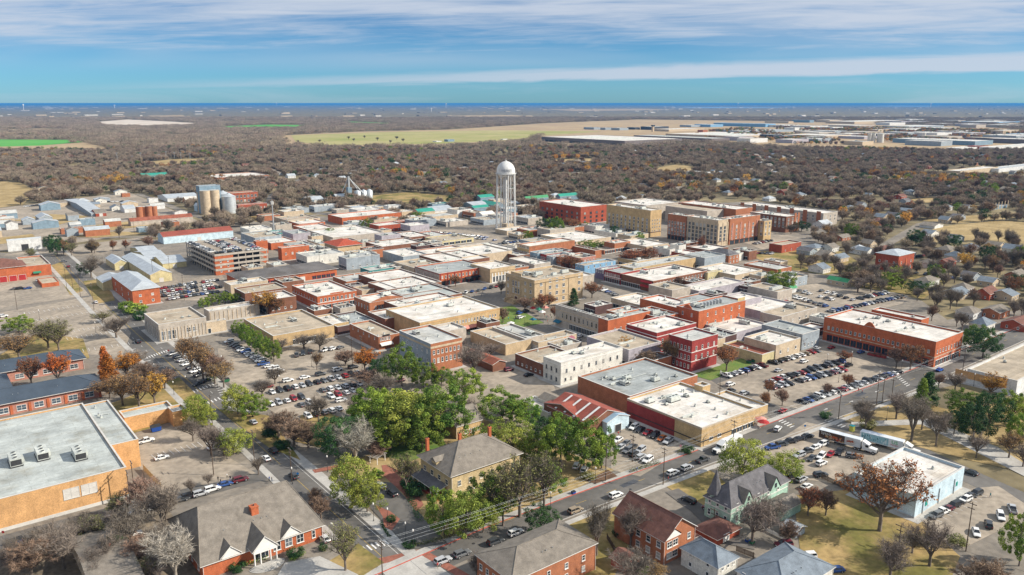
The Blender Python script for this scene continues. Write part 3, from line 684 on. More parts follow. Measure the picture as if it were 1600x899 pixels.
dm = MB(); dm.add([(-.2,D*.45,h+.4),(-.2,D*.6,h+.4),(-.2,D*.6,h+1.6),(-.2,D*.45,h+1.6),(3.2,D*.45,h+1.6),(3.2,D*.6,h+1.6)],[(0,3,2,1),(0,4,3),(1,2,5)]); dm.build('dormer', [W['cream_yellow']], r_)
dm = MB(); dm.add([(-.7,D*.43,h+1.5),(-.7,D*.62,h+1.5),(-.7,D*.525,h+2.6),(5,D*.43,h+1.5),(5,D*.62,h+1.5),(5,D*.525,h+2.6)],[(0,3,5,2),(2,5,4,1),(0,2,1)]); dm.build('dormer_roof', [RF['shingle']], r_)
bldg('stone_cottage', 'yellow stone cottage with dark gabled roof behind the yellow villa', (713,668,687,684,752), 'tan_brick', 'shingle', [('w','R',1,4,1.1,1.4,1.2,1,.3,.95),('d','R',.55,1.1,2.1,cm('red_door',(.4,.05,.04)))], rt='gableX', rh=4.2, near=True, pave=False)
bldg('garden_house', 'small white gabled outbuilding under the big evergreens', (716,640,652,700,738), 'white_paint', 'shingle', [], rt='gableY', pave=False)
# --- bottom right houses
r_, g_ = bldg('brick_house', 'two storey brown brick house with steep red brown gabled roof', (1036,848,884,960,1086), 'rust_brick', 'shingle_brown', [('w','R',2,2,1.9,1.8,1.2,3.1,.08,.45),('w','R',2,1,1.3,1.8,1.2,3.1,.7,.9),('w','L',2,3,1.5,1.8,1.2,3.1,.0,.6)], rt='gableY', rh=4.6, near=True, pave=False, land='the brown brick house')
x0, y0, Wd, D, h = g_
b = MB(); b.add([(-.6,-.7,h+.1),(Wd*.55,-.7,h+.1),(Wd*.27,-.7,h+2.6),(Wd*.27,D*.4,h+2.6),(-.6,D*.4,h+.1),(Wd*.55,D*.4,h+.1)],[(0,2,3,4),(2,1,5,3)]); b.add([(-.3,-.5,h+.1),(Wd*.5,-.5,h+.1),(Wd*.27,-.5,h+2.3)],[(0,1,2)],1); b.build('front_gable', [RF['shingle_brown'], TRIM], r_)
bldg('sun_porch', 'white glazed sun porch on the side of brown brick house', (1062,850,865,1050,1090), 'white_metal', 'shingle_brown', [('w','R',1,4,1.2,1.7,.7,1)], rt='hip', rh=1.2, pave=False)
bldg('garage', 'low brown hipped garage behind the white cottages at bottom', (1120,843,854,1086,1156), 'red_brick', 'shingle_brown', [('d','R',.4,2.4,2.2,TRIM)], rt='hip', rh=1.8, pave=False, cat='garage')
bldg('shed', 'small red brick shed with brown roof below the brown house', (975,884,897,955,1000), 'red_brick', 'shingle_brown', [], rt='gableY', rh=1.6, pave=False, cat='shed')
bldg('brick_apartments', 'brick apartment house with wide tan hipped roof at bottom centre', (800,909,953,('d',14),931), 'rust_brick', 'shingle', [('w','R',2,4,1.1,1.6,1.2,3,.1,.95),('w','L',2,5,1.1,1.6,1.2,3)], rt='hip', rh=2.9, near=True, pave=False, cat='house')
bldg('cottage', 'white cottage with blue grey hipped roof beside brown brick house', (1120,889,915,1065,1152), 'white_paint', 'shingle_blue', [('w','R',1,3,.9,1.5,3.4,3,.1,.95),('w','L',2,2,.9,1.2,1,2.7)], rt='hip', rh=2.8, near=True, pave=False, cat='house')
bldg('cottage', 'white cottage with wide dark grey roof at bottom edge', (1225,935,962,1152,1302), 'white_paint', 'shingle_blue', [('w','L',2,4,1,1.4,1,2.8)], rt='hip', rh=3.4, near=True, pave=False, cat='house')
bldg('cottage', 'grey roofed cottage with pale chimney at bottom left corner', (150,925,950,110,222), 'beige', 'shingle', [('ch',.6,.5,.8,7.2)], rt='gableX', rh=2.6, pave=False, cat='house')
r_, g_ = bldg('victorian_house', 'mint green clapboard victorian house with pointed slate turret', (1140,795,826,1102,1232), 'mint', 'shingle_dark', [('w','R',2,5,1.0,1.9,1.2,3.6,.02,.9),('w','L',2,3,1.0,1.9,1.2,3.6),('c',4.2,.25,.08,TRIM)], rt='hip', rh=4.8, near=True, pave=False, cat='house', land='the mint green house')
x0, y0, Wd, D, h = g_
t = MB(); cx, cy = Wd*.08, D*.8
t.lathe([(2.1,0),(2.1,h+1.2)], (cx,cy,0), 8, 0, False); t.lathe([(2.5,h+1.2),(1.3,h+4),(.05,h+8.2)], (cx,cy,0), 8, 1, False); t.tube((cx,cy,h+8),(cx,cy,h+9.6),.05,.02,6,1)
t.build('turret', [W['mint'], RF['shingle_dark']], r_)
for (ux, w_, ri) in ((.25, 4.6, 3.6), (.72, 5.2, 3.8)):
    b = MB(); x = ux*Wd; b.add([(x-w_/2,-1.0,h),(x+w_/2,-1.0,h),(x,-1.0,h+ri),(x-w_/2,D*.5,h),(x+w_/2,D*.5,h),(x,D*.5,h+ri)],[(0,2,5,3),(2,1,4,5)],0); b.add([(x-w_/2+.3,-.8,h),(x+w_/2-.3,-.8,h),(x,-.8,h+ri-.4)],[(0,1,2)],1); b.box(x-.5,-.86,h+.4,x+.5,-.805,h+1.8,2)
    b.build('cross_gable', [RF['shingle'], W['mint'], GLASS], r_)
bb = MB(); bb.lathe([(1.7,0),(1.7,3.9)], (Wd*.28,-.4,0), 8, 0, False); bb.lathe([(2.1,3.9),(.2,5.0)], (Wd*.28,-.4,0), 8, 1, False); bb.build('bay', [W['mint'], RF['shingle_dark']], r_)
bldg('lean_to', 'grey glazed lean-to with white rails behind the mint green house', (1222,800,815,1195,1252), 'mint', 'shingle', [], rt='gableX', rh=1.4, pave=False, cat='lean-to')
bldg('garden_shed', 'small grey shed on the lawn beside mint green house', (1243,832,842,1224,1258), 'grey_paint', 'silver', [], rt='gableY', pave=False, cat='shed')
# picket and board fences and yard clutter around the near houses
def yard_fence(a, c, h_, m_, lab):
    p, q = P(*a), P(*c); L_ = float(np.linalg.norm(q-p)); o = empty('yard_fence', (p[0], p[1], .1), math.atan2(q[1]-p[1], q[0]-p[0]), lab, 'fence'); b = MB(); n = int(L_/.3)
    for k in range(n): b.box(k*.3,0,0,k*.3+.22,.04,h_)
    b.build('board', [m_], o); b = MB(); b.box(0,-.06,h_*.25,L_,-.01,h_*.25+.09); b.box(0,-.06,h_*.8,L_,-.01,h_*.8+.09); b.build('rail', [m_], o)
    b = MB()
    for k in range(int(L_/2.4)+1): b.box(k*2.4-.05,.045,0,k*2.4+.05,.14,h_+.1)
    b.build('post', [m_], o)
yard_fence((1283,748),(1330,770),1.6,WOODP,'dark board fence between car park and the bottom lawn'); yard_fence((1150,862),(1180,874),1.6,WOODP,'brown board fence behind the small garage'); yard_fence((948,842),(966,872),1.5,WOODP,'board fence left of the brown brick house'); yard_fence((224,735),(252,765),2.0,W['tan_brick'],'tan board screen round the yard by tall orange wall'); yard_fence((1196,830),(1236,850),1.0,TRIM,'white picket fence behind the mint green house')
# --- blue and white shop hall, right
bldg('shop_hall', 'white flat roofed hall with pale blue wall beside car park at right', (1428,777,811,1335,1507), 'pale_blue', 'white', [('p','R',3,0,5,.3,STEEL,.15,.8),('c',.02,.5,.06,COPE),('sg','R',.22,2,1.3,1.6,'',cm('green_board',(.02,.28,.22)),TRIM),('sg','R',.86,2.2,1.0,1.3,'',cm('green_board',(.02,.28,.22)),TRIM)], land='the pale blue walled hall', vent=2)
# --- middle band, left to right, near to far
bldg('bank', 'beige concrete bank building with tall narrow windows beside the street', (250,509,535,225,322), 'concrete', 'tan', [('w','R',1,3,1.9,4.6,.6,1,.03,.36),('w','R',1,2,1.9,2.4,2.8,1,.55,.8),('p','L',9,0,6.4,.5,W['concrete']),('w','L',1,8,1.0,4.6,.6,1),('p','R',14,0,6.3,.25,W['beige'])], ac=2, land='the beige concrete bank', near=True, vent=1)
bldg('office_block', 'low beige panelled office wing behind the concrete bank', (328,487,505,318,405), 'concrete', 'white', [('p','R',12,0,5.6,.3,W['beige'])], ac=1, vent=3)
bldg('office_link', 'small beige entrance wing with glass door in front of panelled office', (323,505,522,319,353), 'beige', 'dull', [('d','R',.15,1.4,2.4,GLASS)], vent=1)
bldg('commercial_block', 'beige single storey block with wide stained white roof and round grilles', (428,526,545,381,522), 'tan_brick', 'tan', [('s','R',4,2.6,.3,.7),('w','L',1,6,1,.5,3.6,1)], ac=2, vent=3, land='the beige block with stained roof')
bldg('low_shop', 'low orange brick shop with round grilles beside stained white roof', (520,508,522,493,545), 'tan_brick', 'white', [], ac=1)
bldg('brick_office', 'two storey red brick office with grey hipped metal roof near the street', (209,455,479,174,249), 'bright_brick', 'silver', [('w','R',2,2,1.4,1.4,1.6,3.6,.05,.95),('w','L',2,3,1.4,1.6,1.4,3.6)], rt='hip', rh=3.4, over=.6, land='the red brick office with metal roof')
for (lab, geo, rt) in (('yellow warehouse with pale metal roof nearest to the street', (162,443,455,150,203), 'gableY'), ('long yellow warehouse with wide white metal roof', (236,430,443,190,268), 'gableY'), ('small grey and yellow warehouse left of the long one', (180,413,423,165,200), 'gableY'), ('yellow warehouse with grey crossing gable', (232,406,415,210,262), 'gableX'), ('narrow yellow store shed beside parking garage', (255,413,421,236,291), 'gableX'), ('low warehouse with white roof at back of the yellow sheds', (222,398,404,203,250), 'gableX')):
    bldg('warehouse', lab, geo, 'yellow_metal', 'silver', [('d','R',.5,2.4,2.6,COPE)], rt=rt, rh=2.6, over=.3, cat='warehouse', pave=False)
bldg('fire_station', 'red brick station with brown hipped roof and red garage doors at left edge', (-70,428,450,('d',22),40), 'bright_brick', 'shingle_brown', [('d','R',.52,4.2,3.6,AW['red']),('d','R',.66,4.2,3.6,AW['red']),('d','R',.8,4.2,3.6,AW['red']),('d','R',.93,4.2,3.6,AW['red'])], rt='hip', rh=4.5, over=.8, pave=False)
bldg('station_wing', 'flat roofed red brick wing beside brown roofed station', (40,417,434,25,79), 'bright_brick', 'tan', [('a','R',.3,.6,2.6,1.5,AW['green'])], pave=False, vent=2)
bldg('brick_wall', 'low orange brick screen wall beside the station forecourt', (66,444,450,58,92), 'bright_brick', 'tan', [], para=.2, pave=False, cat='wall', cope=False)
bldg('metal_shed', 'tall white metal shed with dark opening at far left', (13,377,394,10,64), 'white_metal', 'silver', [('d','R',.5,5,5,DARKM)], rt='gableX', rh=1.0, over=.1, cat='shed', pave=False)
# market hall with red posts
bldg('market_hall', 'long red brick market hall with dark hipped roof and open red posts', (380,440,453,354,526), 'bright_brick', 'dark', [('s','R',8,3.4,.02,.42,AW['red']),('d','R',.62,3,3,BOARD),('p','R',9,0,4.4,.8,W['deep_red'],.01,.43),('s','R',5,2.6,.72,.98,AW['red'])], rt='hip', rh=3.0, over=1.0, land='the red market hall')
bldg('library', 'cream columned library with red tile hipped roof', (529,386,403,507,565), 'stone', 'tile', [('w','R',1,5,1.5,2.6,2.0,1,.05,.95),('w','L',1,4,1.4,3.0,1.8,1),('p','R',6,0,5.2,.5,W['stone'])], rt='hip', rh=3.4, over=1.2, land='the library with red tile roof')
# parking garage
gx = place((338,400,431,290,418)); x0, y0, Wd, D, h = gx
gr = empty('parking_garage', (x0, y0, 0), 0, 'open sided concrete parking garage with cars on its roof deck', 'parking garage'); BOXES.append((x0,y0,x0+Wd,y0+D)); LAND.append(((340,390),'the parking garage'))
GDECK = (x0, y0, Wd, D, h)
nl = 4
for k in range(nl):
    z = h*(k+1)/nl; b = MB(); b.box(0,0,z-.45,Wd,D,z); b.build('deck', [GM['lot']], gr); b = MB(); b.box(-.1,-.1,z-.5,-.003,D,z+1.0); b.box(-.1,-.2,z-.5,Wd,-.103,z+1.0); b.build('railing', [W['concrete']], gr)
    if k == nl-1:
        st = MB()
        for q in range(24): st.box(3+q*(Wd-6)/24, 5, z+.004, 3.15+q*(Wd-6)/24, 10, z+.012)
        st.build('bay_marking', [GM['paint']], gr)
for j in range(13):
    c = MB(); y = .3+(D-.9)*j/12; c.box(.21,y,0,.7,y+.5,h-.46); c.build('pillar', [W['concrete']], gr)
for j in range(8):
    c = MB(); xx = .8+(Wd-1.6)*j/7; c.box(xx,.21,0,xx+.5,.7,h-.46); c.build('pillar', [W['concrete']], gr)
b = MB(); b.box(4,4,0,Wd-4,D-4,h-.47); b.build('painted_shade_core', [W['charcoal']], gr)  # solid charcoal block; its dark colour paints in the shade between the decks
for (lab, geo) in (('red brick stair tower on near corner of parking garage', (338,401,431,333,364)), ('red brick stair tower at right end of parking garage', (393,395,414,387,418))):
    bldg('stair_tower', lab, geo, 'bright_brick', 'tan', [('w','R',3,2,1.1,1.0,2,3.4,.1,.9)], cat='stair tower', pave=False)
bldg('brick_block', 'red brick block with white coping behind the parking garage', (400,378,-10,396,418), 'bright_brick', 'tan', [], ac=1, pave=False)
bldg('brick_block', 'low red brick row behind garage with white roof', (424,381,391,405,463), 'bright_brick', 'white', [], ac=2, pave=False)
bldg('brick_block', 'three storey red brick block with small square windows beside market hall', (441,389,408,434,483), 'bright_brick', 'white', [('w','R',2,4,1.3,1.7,4.2,3.8)], vent=3, near=False, land='the three storey brick block by the garage')
bldg('grey_block', 'grey rendered flat roofed block behind the parking garage', (398,372,-7,376,440), 'grey_paint', 'tan', [], ac=2, vent=3, pave=False)
# red and white fronted
bldg('red_front_shops', 'grey sided block with bright red front and white framed windows', (497,464,486,456,557), 'bright_brick', 'white', [('w','R',1,9,1.3,2.0,4.8,1,.04,.98),('s','R',6,2.8,.05,.95),('w','L',1,9,.8,1.2,5,1),('c',4.2,.3,.1,TRIM),('pp','R',.33,.66,.7,False)], ac=5, vent=4, frame=TRIM, land='the bright red shop front')
bldg('gabled_hall', 'orange brick hall with curved parapet and arched windows', (578,474,496,553,633), 'rust_brick', 'white', [('w','R',1,3,1.0,1.8,4.0,1,.12,.4),('w','L',1,5,1.0,2.0,4,1),('s','R',3,2.8,.5,.95),('pp','R',.05,.95,2.0,True)], ac=2, vent=2)
bldg('flat_roof_store', 'low brick store with big patched grey roof below the red shop front', (528,512,524,496,588), 'dark_brick', 'grey', [], ac=2, vent=5)
bldg('brick_store', 'two storey red brick store with white awning beside grey three storey block', (592,528,548,546,625), 'rust_brick', 'tan', [('a','R',.05,.6,2.7,1.8,AW['white']),('w','R',1,5,.8,1.5,4.6,1,.05,.55,TRIM),('sg','R',.35,6.4,4,.9,'',DARKM,TRIM),('w','L',1,5,.7,1.2,4.6,1)], vent=4, land='the red brick store with white awning')
bldg('brick_store', 'grey roofed rear part of the red brick store', (602,500,-6.5,575,668), 'brown_brick', 'white', [], vent=4, ac=2, pave=False)
bldg('three_storey_block', 'three storey block with grey painted side and orange brick front', (674,538,584,624,722), 'rust_brick', 'dull', [('w','R',1,7,1.1,1.9,8.3,1,.03,.95),('w','R',1,7,1.1,2.2,4.3,1,.03,.95,TRIM),('w','L',2,6,1.0,1.6,4.6,4.0),('c',11.2,.9,.08,W['beige'])], ac=1, vent=2, land='the grey sided three storey block')
x0, y0, Wd, D, h = place((674,538,584,624,722)); b = MB(); b.box(-.03, .02, .01, -.004, D-.02, h-.02); o_ = b.build('painted_side', [W['grey_paint']], bpy.data.objects['three_storey_block'])
# long tan brick with striped awning
bldg('tan_brick_row', 'long tan brick row with pink striped and purple awnings', (656,505,-9.6,603,781), 'tan_brick', 'white', [('w','R',1,14,.9,1.7,5.4,1,.28,.8),('w','R',1,3,.9,1.4,5.4,1,.85,.96,TRIM),('a','R',.34,.52,2.7,2.0,AW['purple']),('a','R',.53,.84,2.7,2.6,AW['pink']),('s','R',12,2.6,.3,.97),('c',8.7,.22,.1,W['orange_brick'])], ac=1, vent=9, land='the tan brick row with striped awning')
for (lab, geo, rf) in (('white roofed shop row behind tan brick row, nearest strip', (640,487,-8.3,600,728), 'white'), ('grey roofed shop row with long parapet behind the tan row', (635,474,-7.9,588,722), 'pale'), ('white roofed shop strip facing the court square', (628,462,-7.5,575,700), 'white'), ('pale roofed strip below the red brick corner block', (622,452,-7,560,690), 'white')):
    bldg('shop_row', lab, geo, 'brown_brick', rf, [], ac=2, vent=7, cat='shop row', pave=False)
bldg('corner_block', 'bright orange brick corner block with grey side and blue awning', (687,428,448,648,764), 'bright_brick', 'grey', [('w','R',1,14,1.1,1.9,4.8,1,.02,.98),('s','R',10,2.9,.03,.97,AW['black']),('a','R',.5,.78,2.8,2.2,AW['black']),('a','R',.79,.99,2.8,2.6,AW['blue']),('w','L',1,10,.9,1.4,4.6,1),('c',7.7,.35,.15,W['deep_red']),('p','R',8,0,8.3,.5,W['deep_red'])], vent=6, land='the orange brick corner block')
x0, y0, Wd, D, h = place((687,428,448,648,764)); b = MB(); b.box(-.03, .02, .01, -.004, D-.02, h-.02); b.build('painted_side', [W['concrete']], bpy.data.objects['corner_block'])
bldg('columned_bank', 'pale stone bank front with tall columns beside blue awning', (766,421,443,735,805), 'stone', 'white', [('p','R',6,0,6.4,.7,TRIM,.08,.7),('s','R',5,4.2,.08,.7),('c',7,.5,.3,W['stone'])], vent=5, ac=1)
# courthouse
r_, g_ = bldg('courthouse', 'tan stone four storey courthouse with rooftop machinery in the town square', (835,439,481,790,911), 'stone', 'tan', [('w','R',3,1,1.9,2.0,3.6,4.3,.06,.2),('w','R',4,3,1.9,2.1,1.6,3.9,.24,.66),('w','R',3,1,1.9,2.0,5.2,4.0,.86,.98),('w','L',3,2,1.6,1.9,3.6,4.2,.04,.4),('w','L',3,1,1.6,1.9,3.6,4.2,.84,.98),('p','L',4,5.2,13.2,.8,W['stone'],.48,.78),('w','L',2,3,1.8,3.2,5.4,4.2,.5,.76),('c',14.2,.5,.45,W['stone']),('c',4.4,.35,.2,W['stone']),('d','L',.63,2.4,3.4,DOOR),('pp','L',.45,.81,1.6,False),('p','R',2,0,13.8,.4,W['stone'],.22,.7)], ac=9, vent=7, para=1.1, land='the courthouse')
x0, y0, Wd, D, h = g_
st = MB()
for k in range(8): st.box(-5.2+k*.5, D*.5, .02 if k == 0 else .25*k+.001, -.3, D*.76, .25*(k+1))
st.box(-5.4,D*.47,.02,-.3,D*.498,2.6); st.box(-5.4,D*.762,.02,-.3,D*.79,2.6); st.build('steps', [W['stone']], r_)
# around the square
bldg('painted_block', 'tan three storey block with painted orange side wall behind square', (827,386,407,808,898), 'rust_brick', 'white', [('w','L',2,6,1.3,1.8,4.2,4.2),('c',10.5,.3,.1,W['beige'])], vent=5, land='the block with painted orange side')
b = MB(); x0, y0, Wd, D, h = place((827,386,407,808,898)); b.box(-.03,.02,.01,-.004,D-.02,h-.02); b.build('front_wall', [W['tan_brick']], bpy.data.objects['painted_block'])
letters('WAPLES-PLATTER GROCER CO.', 1.5, TRIM, bpy.data.objects['painted_block'], (Wd*.42, -.04, h-3.2), Wd*.62) if False else None
for (lab, geo, wl_, rf) in (('grey blue two storey shop on far side of square', (840,397,-8.5,828,880), 'steel_blue', 'dull'), ('dark red shop front with arched windows on far side of square', (853,399,-8.2,841,890), 'deep_red', 'tan'), ('grey painted shop between red fronts behind courthouse', (864,402,-8,854,900), 'grey_paint', 'white'), ('pale brick shop with rooftop frame behind courthouse', (877,403,-8,865,905), 'rust_brick', 'white'), ('pink brick shop with white framed windows right of rust tree', (905,404,-8.4,882,931), 'pinkish', 'tan')):
    bldg('shop', lab, geo, wl_, rf, [('w','L',2,4,1.1,1.7,1.4,3.6)]+([('w','R',1,5,1.2,2.0,4.6,1,.1,.95,TRIM)] if 'pink' in lab else []), vent=3, ac=1, cat='shop', pave=False)
bldg('shop', 'sky blue painted shop behind the courthouse tree', (913,416,430,899,962), 'sky_blue', 'tan', [('w','L',2,4,1.0,1.6,1.4,3.4),('w','R',1,5,1.1,1.7,4.2,1)], vent=3, cat='shop', pave=False)
bldg('shop', 'dark red shop with white ground floor facing the square', (969,428,446,944,1010), 'deep_red', 'grey', [('w','L',1,8,1.0,1.9,4.6,1),('s','L',7,3.2,.03,.97),('c',4.0,.4,.15,TRIM)], vent=4, cat='shop')
bldg('shop', 'narrow purple grey shop between blue and dark red shops', (944,424,438,930,980), 'purple', 'grey', [('w','L',1,4,1.0,1.8,4.4,1)], vent=2, cat='shop', pave=False)
bldg('long_grey_roof_block', 'tan walled block with long curved grey roof behind brown brick row', (990,420,-8.5,965,1087), 'tan_brick', 'dull', [], vent=6, ac=2, pave=False)
bldg('brown_brick_row', 'long brown brick row with red awnings on its narrow end', (1020,440,458,969,1105), 'brown_brick', 'white', [('w','R',1,16,1.2,1.9,4.2,1,.04,.98),('a','L',.02,.35,3.2,1.6,AW['red']),('a','L',.02,.35,6,1.2,AW['red']),('s','L',9,3.0,.36,.97),('c',7.2,.35,.12,W['rust_brick'])], vent=5, ac=3, land='the brown brick row')
bldg('tan_shop', 'small tan shop with dark roof beside brown brick row', (1106,427,-6.5,1100,1129), 'yellow_metal', 'dark', [('w','R',1,6,.8,1.4,2,1)], cat='shop', pave=False)
bldg('white_roof_store', 'wide white roofed store with grey side left of big green tree', (1148,431,444,1088,1191), 'beige', 'white', [('s','R',4,3,.25,.9)], ac=2, vent=5)
bldg('pale_long_store', 'long lavender grey store with white stepped roof', (1091,456,470,1060,1163), 'lavender', 'white', [('w','L',1,10,.8,1.4,2.4,1)], vent=3, ac=1)
bldg('pale_long_store', 'second lavender store strip with white roof behind tall red block', (1150,474,-7.2,1118,1190), 'lavender', 'white', [], vent=3, pave=False)
bldg('pale_long_store', 'low lavender store with white roof right of the tall red block', (1188,487,500,1130,1240), 'lavender', 'white', [('s','R',5,2.8,.05,.6)], vent=3)
bldg('grey_concrete_store', 'grey concrete store with tan roof right of lavender stores', (1220,496,516,1188,1277), 'concrete', 'tan', [('s','L',4,2.8,.1,.8),('w','R',1,5,1.4,1.4,3,1)], vent=2, ac=1)
bldg('low_brick_shops', 'low red brick shops with white roof left of big red market building', (1262,519,532,1238,1292), 'brown_brick', 'white', [('s','L',8,2.8,.04,.96),('s','R',3,2.8,.1,.9)], vent=3, ac=1)
bldg('tan_workshop', 'tan workshop with white roof and small windows beside car park', (1211,541,564,1163,1251), 'beige', 'white', [('w','R',1,3,1.3,1.6,2.8,1),('d','L',.3,2.6,2.6,DOOR),('w','L',1,4,1,1.2,2.6,1)], ac=1, vent=3, land='the tan workshop')
bldg('low_annex', 'low brown roofed annex beside the tan workshop', (1190,556,570,1130,1213), 'yellow_metal', 'rust', [], pave=False, vent=1)
bldg('low_annex', 'low white roofed yard building below the tall red block', (1150,520,-5,1086,1200), 'lavender', 'white', [], pave=False, ac=1, vent=2)
# tall red block and neighbours
bldg('tall_red_block', 'tall four storey orange red brick block with silver tanks on roof', (1090,487,525,1057,1165), 'bright_brick', 'grey', [('w','R',2,5,1.0,1.9,4.4,4.6,.1,.95,TRIM),('w','L',2,2,1.0,1.9,4.4,4.6,.1,.9,TRIM),('pp','L',.3,.7,2.0,True),('sg','R',.9,13.2,6,1.6,'',cm('sign_tan',(.5,.4,.2)),TRIM)], ac=4, vent=3, land='the tall red brick block')
x0, y0, Wd, D, h = place((1090,487,525,1057,1165)); par = bpy.data.objects['tall_red_block']
for k in range(7): b = MB(); b.tube((0,0,0),(0,0,2.2),.9,n=14); b.lathe([(.9,2.2),(.5,2.45),(0,2.5)], n=14); b.build('rooftop_tank', [STEEL], par, (Wd*.25+k*2.6, D*.42, h-.7))
bldg('red_brick_flats', 'three storey dark red brick flats with white string courses', (1025,521,554,979,1088), 'deep_red', 'white', [('w','L',3,9,1.1,1.9,1.2,3.9,.03,.97,TRIM),('w','R',3,4,1.1,1.9,1.2,3.9,.04,.9,TRIM),('c',4.4,.3,.1,TRIM),('c',8.3,.3,.1,TRIM)], ac=3, vent=5, land='the dark red brick flats')
bldg('red_corner_building', 'crimson brick corner building with white arched window heads', (1079,534,582,1045,1122), 'deep_red', 'dull', [('w','L',3,6,1.0,1.9,1.4,4.1,.03,.97,TRIM),('w','R',2,4,1.0,1.9,5.4,4.1,.06,.97,TRIM),('c',4.6,.3,.12,TRIM),('c',8.8,.3,.12,TRIM)], vent=2, land='the crimson corner building')
bldg('orange_low_building', 'orange brick building with grey roof right of stone shops', (949,502,536,935,1016), 'bright_brick', 'pale', [('w','R',1,6,1.1,1.9,4.8,1,.1,.9),('w','R',1,5,1.1,1.9,1.2,1,.1,.9)], vent=3, ac=2)
bldg('stone_shop_row', 'pale stone two storey shop row with teal awning opposite courthouse', (944,500,534,868,950), 'concrete', 'tan', [('w','L',1,11,1.2,2.6,5.4,1,.03,.97,W['beige']),('s','L',10,3.2,.06,.7),('a','L',.86,.99,2.8,2.0,AW['teal']),('c',4.2,.6,.15,W['beige']),('c',9,.35,.2,W['beige'])], ac=3, vent=4, land='the pale stone shop row')
bldg('grey_roof_block', 'grey roofed block crowded with ducts behind the orange brick building', (1030,497,-10,988,1060), 'bright_brick', 'grey', [], ac=5, vent=6, pave=False)
bldg('grey_roof_block', 'white roofed block with air conditioners left of tall red block', (1060,482,-10.5,1000,1090), 'bright_brick', 'white', [], ac=5, vent=4, pave=False)
bldg('mural_building', 'small tan building with faded mural painted along its wall', (841,536,549,824,901), 'beige', 'tan', [('w','L',1,4,1.6,2.0,.6,1),('w','R',1,2,.9,1.1,1.4,1,.2,.5)], vent=2, land='the small building with mural')
x0, y0, Wd, D, h = place((841,536,549,824,901)); par = bpy.data.objects['mural_building']
mc = [cm('mural_blue',(.1,.12,.4)), cm('mural_orange',(.6,.2,.05)), cm('mural_pink',(.4,.15,.2))]
for k, (u, s) in enumerate(((.5,1.6),(.68,2.2),(.84,2.6),(.28,1.2))):
    b = MB(); n = 14; b.poly([(s*math.cos(2*math.pi*i/n)*(1+.3*math.sin(3*i)), 0, s*.5*math.sin(2*math.pi*i/n)*(1+.2*math.cos(2*i))) for i in range(n)]); o_ = b.build('mural', [mc[k % 3]], par, (u*Wd, -.012, 2.6))
bldg('low_brick_block', 'low brown brick block with tan roof left of white painted block', (849,571,590,805,905), 'brown_brick', 'tan', [('w','L',1,6,1,1.2,1.4,1)], vent=2, ac=1)
bldg('low_roof_block', 'low stone block with green grey roof across from striped awning', (820,531,-5.5,769,850), 'concrete', 'dull', [], vent=2, ac=1)
bldg('low_roof_block', 'low block with tan roof right of the grey sided three storey block', (790,540,-5,735,830), 'stone', 'tan', [], vent=2, pave=False)
bldg('low_roof_block', 'small rusty roofed shed in the grassy yard', (770,570,582,728,790), 'brown_brick', 'rust', [], rt='gableY', rh=1.5, pave=False, cat='shed')
bldg('white_brick_block', 'white painted two storey brick block with small dark windows', (876,568,603,849,973), 'white_paint', 'white', [('w','R',1,8,.9,1.6,5.2,1,.03,.97,cm('grey_frame',(.2,.2,.2))),('w','R',1,2,.9,1.3,1.6,1,.03,.2,cm('grey_frame',(.2,.2,.2))),('w','L',2,3,1.0,1.8,1.2,4.0,.1,.95,cm('grey_frame',(.2,.2,.2))),('w','R',1,3,.8,.7,2.2,1,.4,.85),('c',8.6,.3,.1,TRIM)], ac=2, vent=3, land='the white painted brick block')
# red metal roofs + big near block
bldg('metal_roof_hall', 'hall with wide rust red metal roof and translucent strips', (920,664,684,856,975), 'brown_brick', 'red_metal', [], rt='gableY', rh=3.4, over=.3, pave=False, land='the rust red metal roof')
x0, y0, Wd, D, h = place((920,664,684,856,975))
par = bpy.data.objects['metal_roof_hall']
for k in range(4):
    b = MB(); yy = D*(.12+.22*k); b.add([(-.2,yy,h+.6),(-.2,yy+1.0,h+.6),(Wd*.47,yy+1.0,h+3.8),(Wd*.47,yy,h+3.8)],[(3,2,1,0)]); b.build('skylight', [TRIM], par)
bldg('metal_roof_hall', 'second rust red metal roof stepping down behind evergreen trees', (905,655,-5.0,850,930), 'brown_brick', 'red_metal', [], rt='gableX', rh=2.4, over=.2, pave=False)
bldg('blue_roof_shed', 'shed with pale blue metal roof beside rust red roof', (948,662,680,916,983), 'pale_blue', 'bluemetal', [('d','R',.5,3,2.6,DARKM)], rt='gableY', rh=1.8, over=.3, pave=False, cat='shed')
bldg('white_yard_building', 'white walled yard with low tan roofed rooms beside rust roof', (873,637,650,842,893), 'white_paint', 'shingle', [('w','L',1,3,.8,1,1.2,1)], rt='gableY', rh=1.6, pave=False)
bldg('white_yard_wall', 'low white walled flat roof at left of tan roofed rooms', (856,646,658,812,880), 'white_paint', 'white', [], pave=False)
bldg('grey_roof_hall', 'wide low hall with grey roof and many air conditioners', (984,620,-7.0,903,1090), 'rust_brick', 'grey', [], ac=9, vent=4, land='the wide grey roofed hall', pave=False)
r_, g_ = bldg('red_and_tan_store', 'near store with white roof, long red side wall and tan front', (1095,670,700,980,1180), 'tan_brick', 'white', [('s','R',4,2.2,.55,.98),('w','R',1,2,2,1.4,1.4,1,.1,.4),('c',6.6,.5,.14,W['beige']),('c',1.9,.35,.1,DARKM)], ac=6, vent=9, land='the near red and tan store')
x0, y0, Wd, D, h = g_; b = MB(); b.box(-.06, D*.34, .01, -.006, D-.02, h-.3); b.build('red_side_wall', [W['deep_red']], r_)
bldg('front_wing', 'low tan wing with patio awning at right end of near store', (1165,646,659,1100,1200), 'tan_brick', 'white', [], vent=2, pave=False)
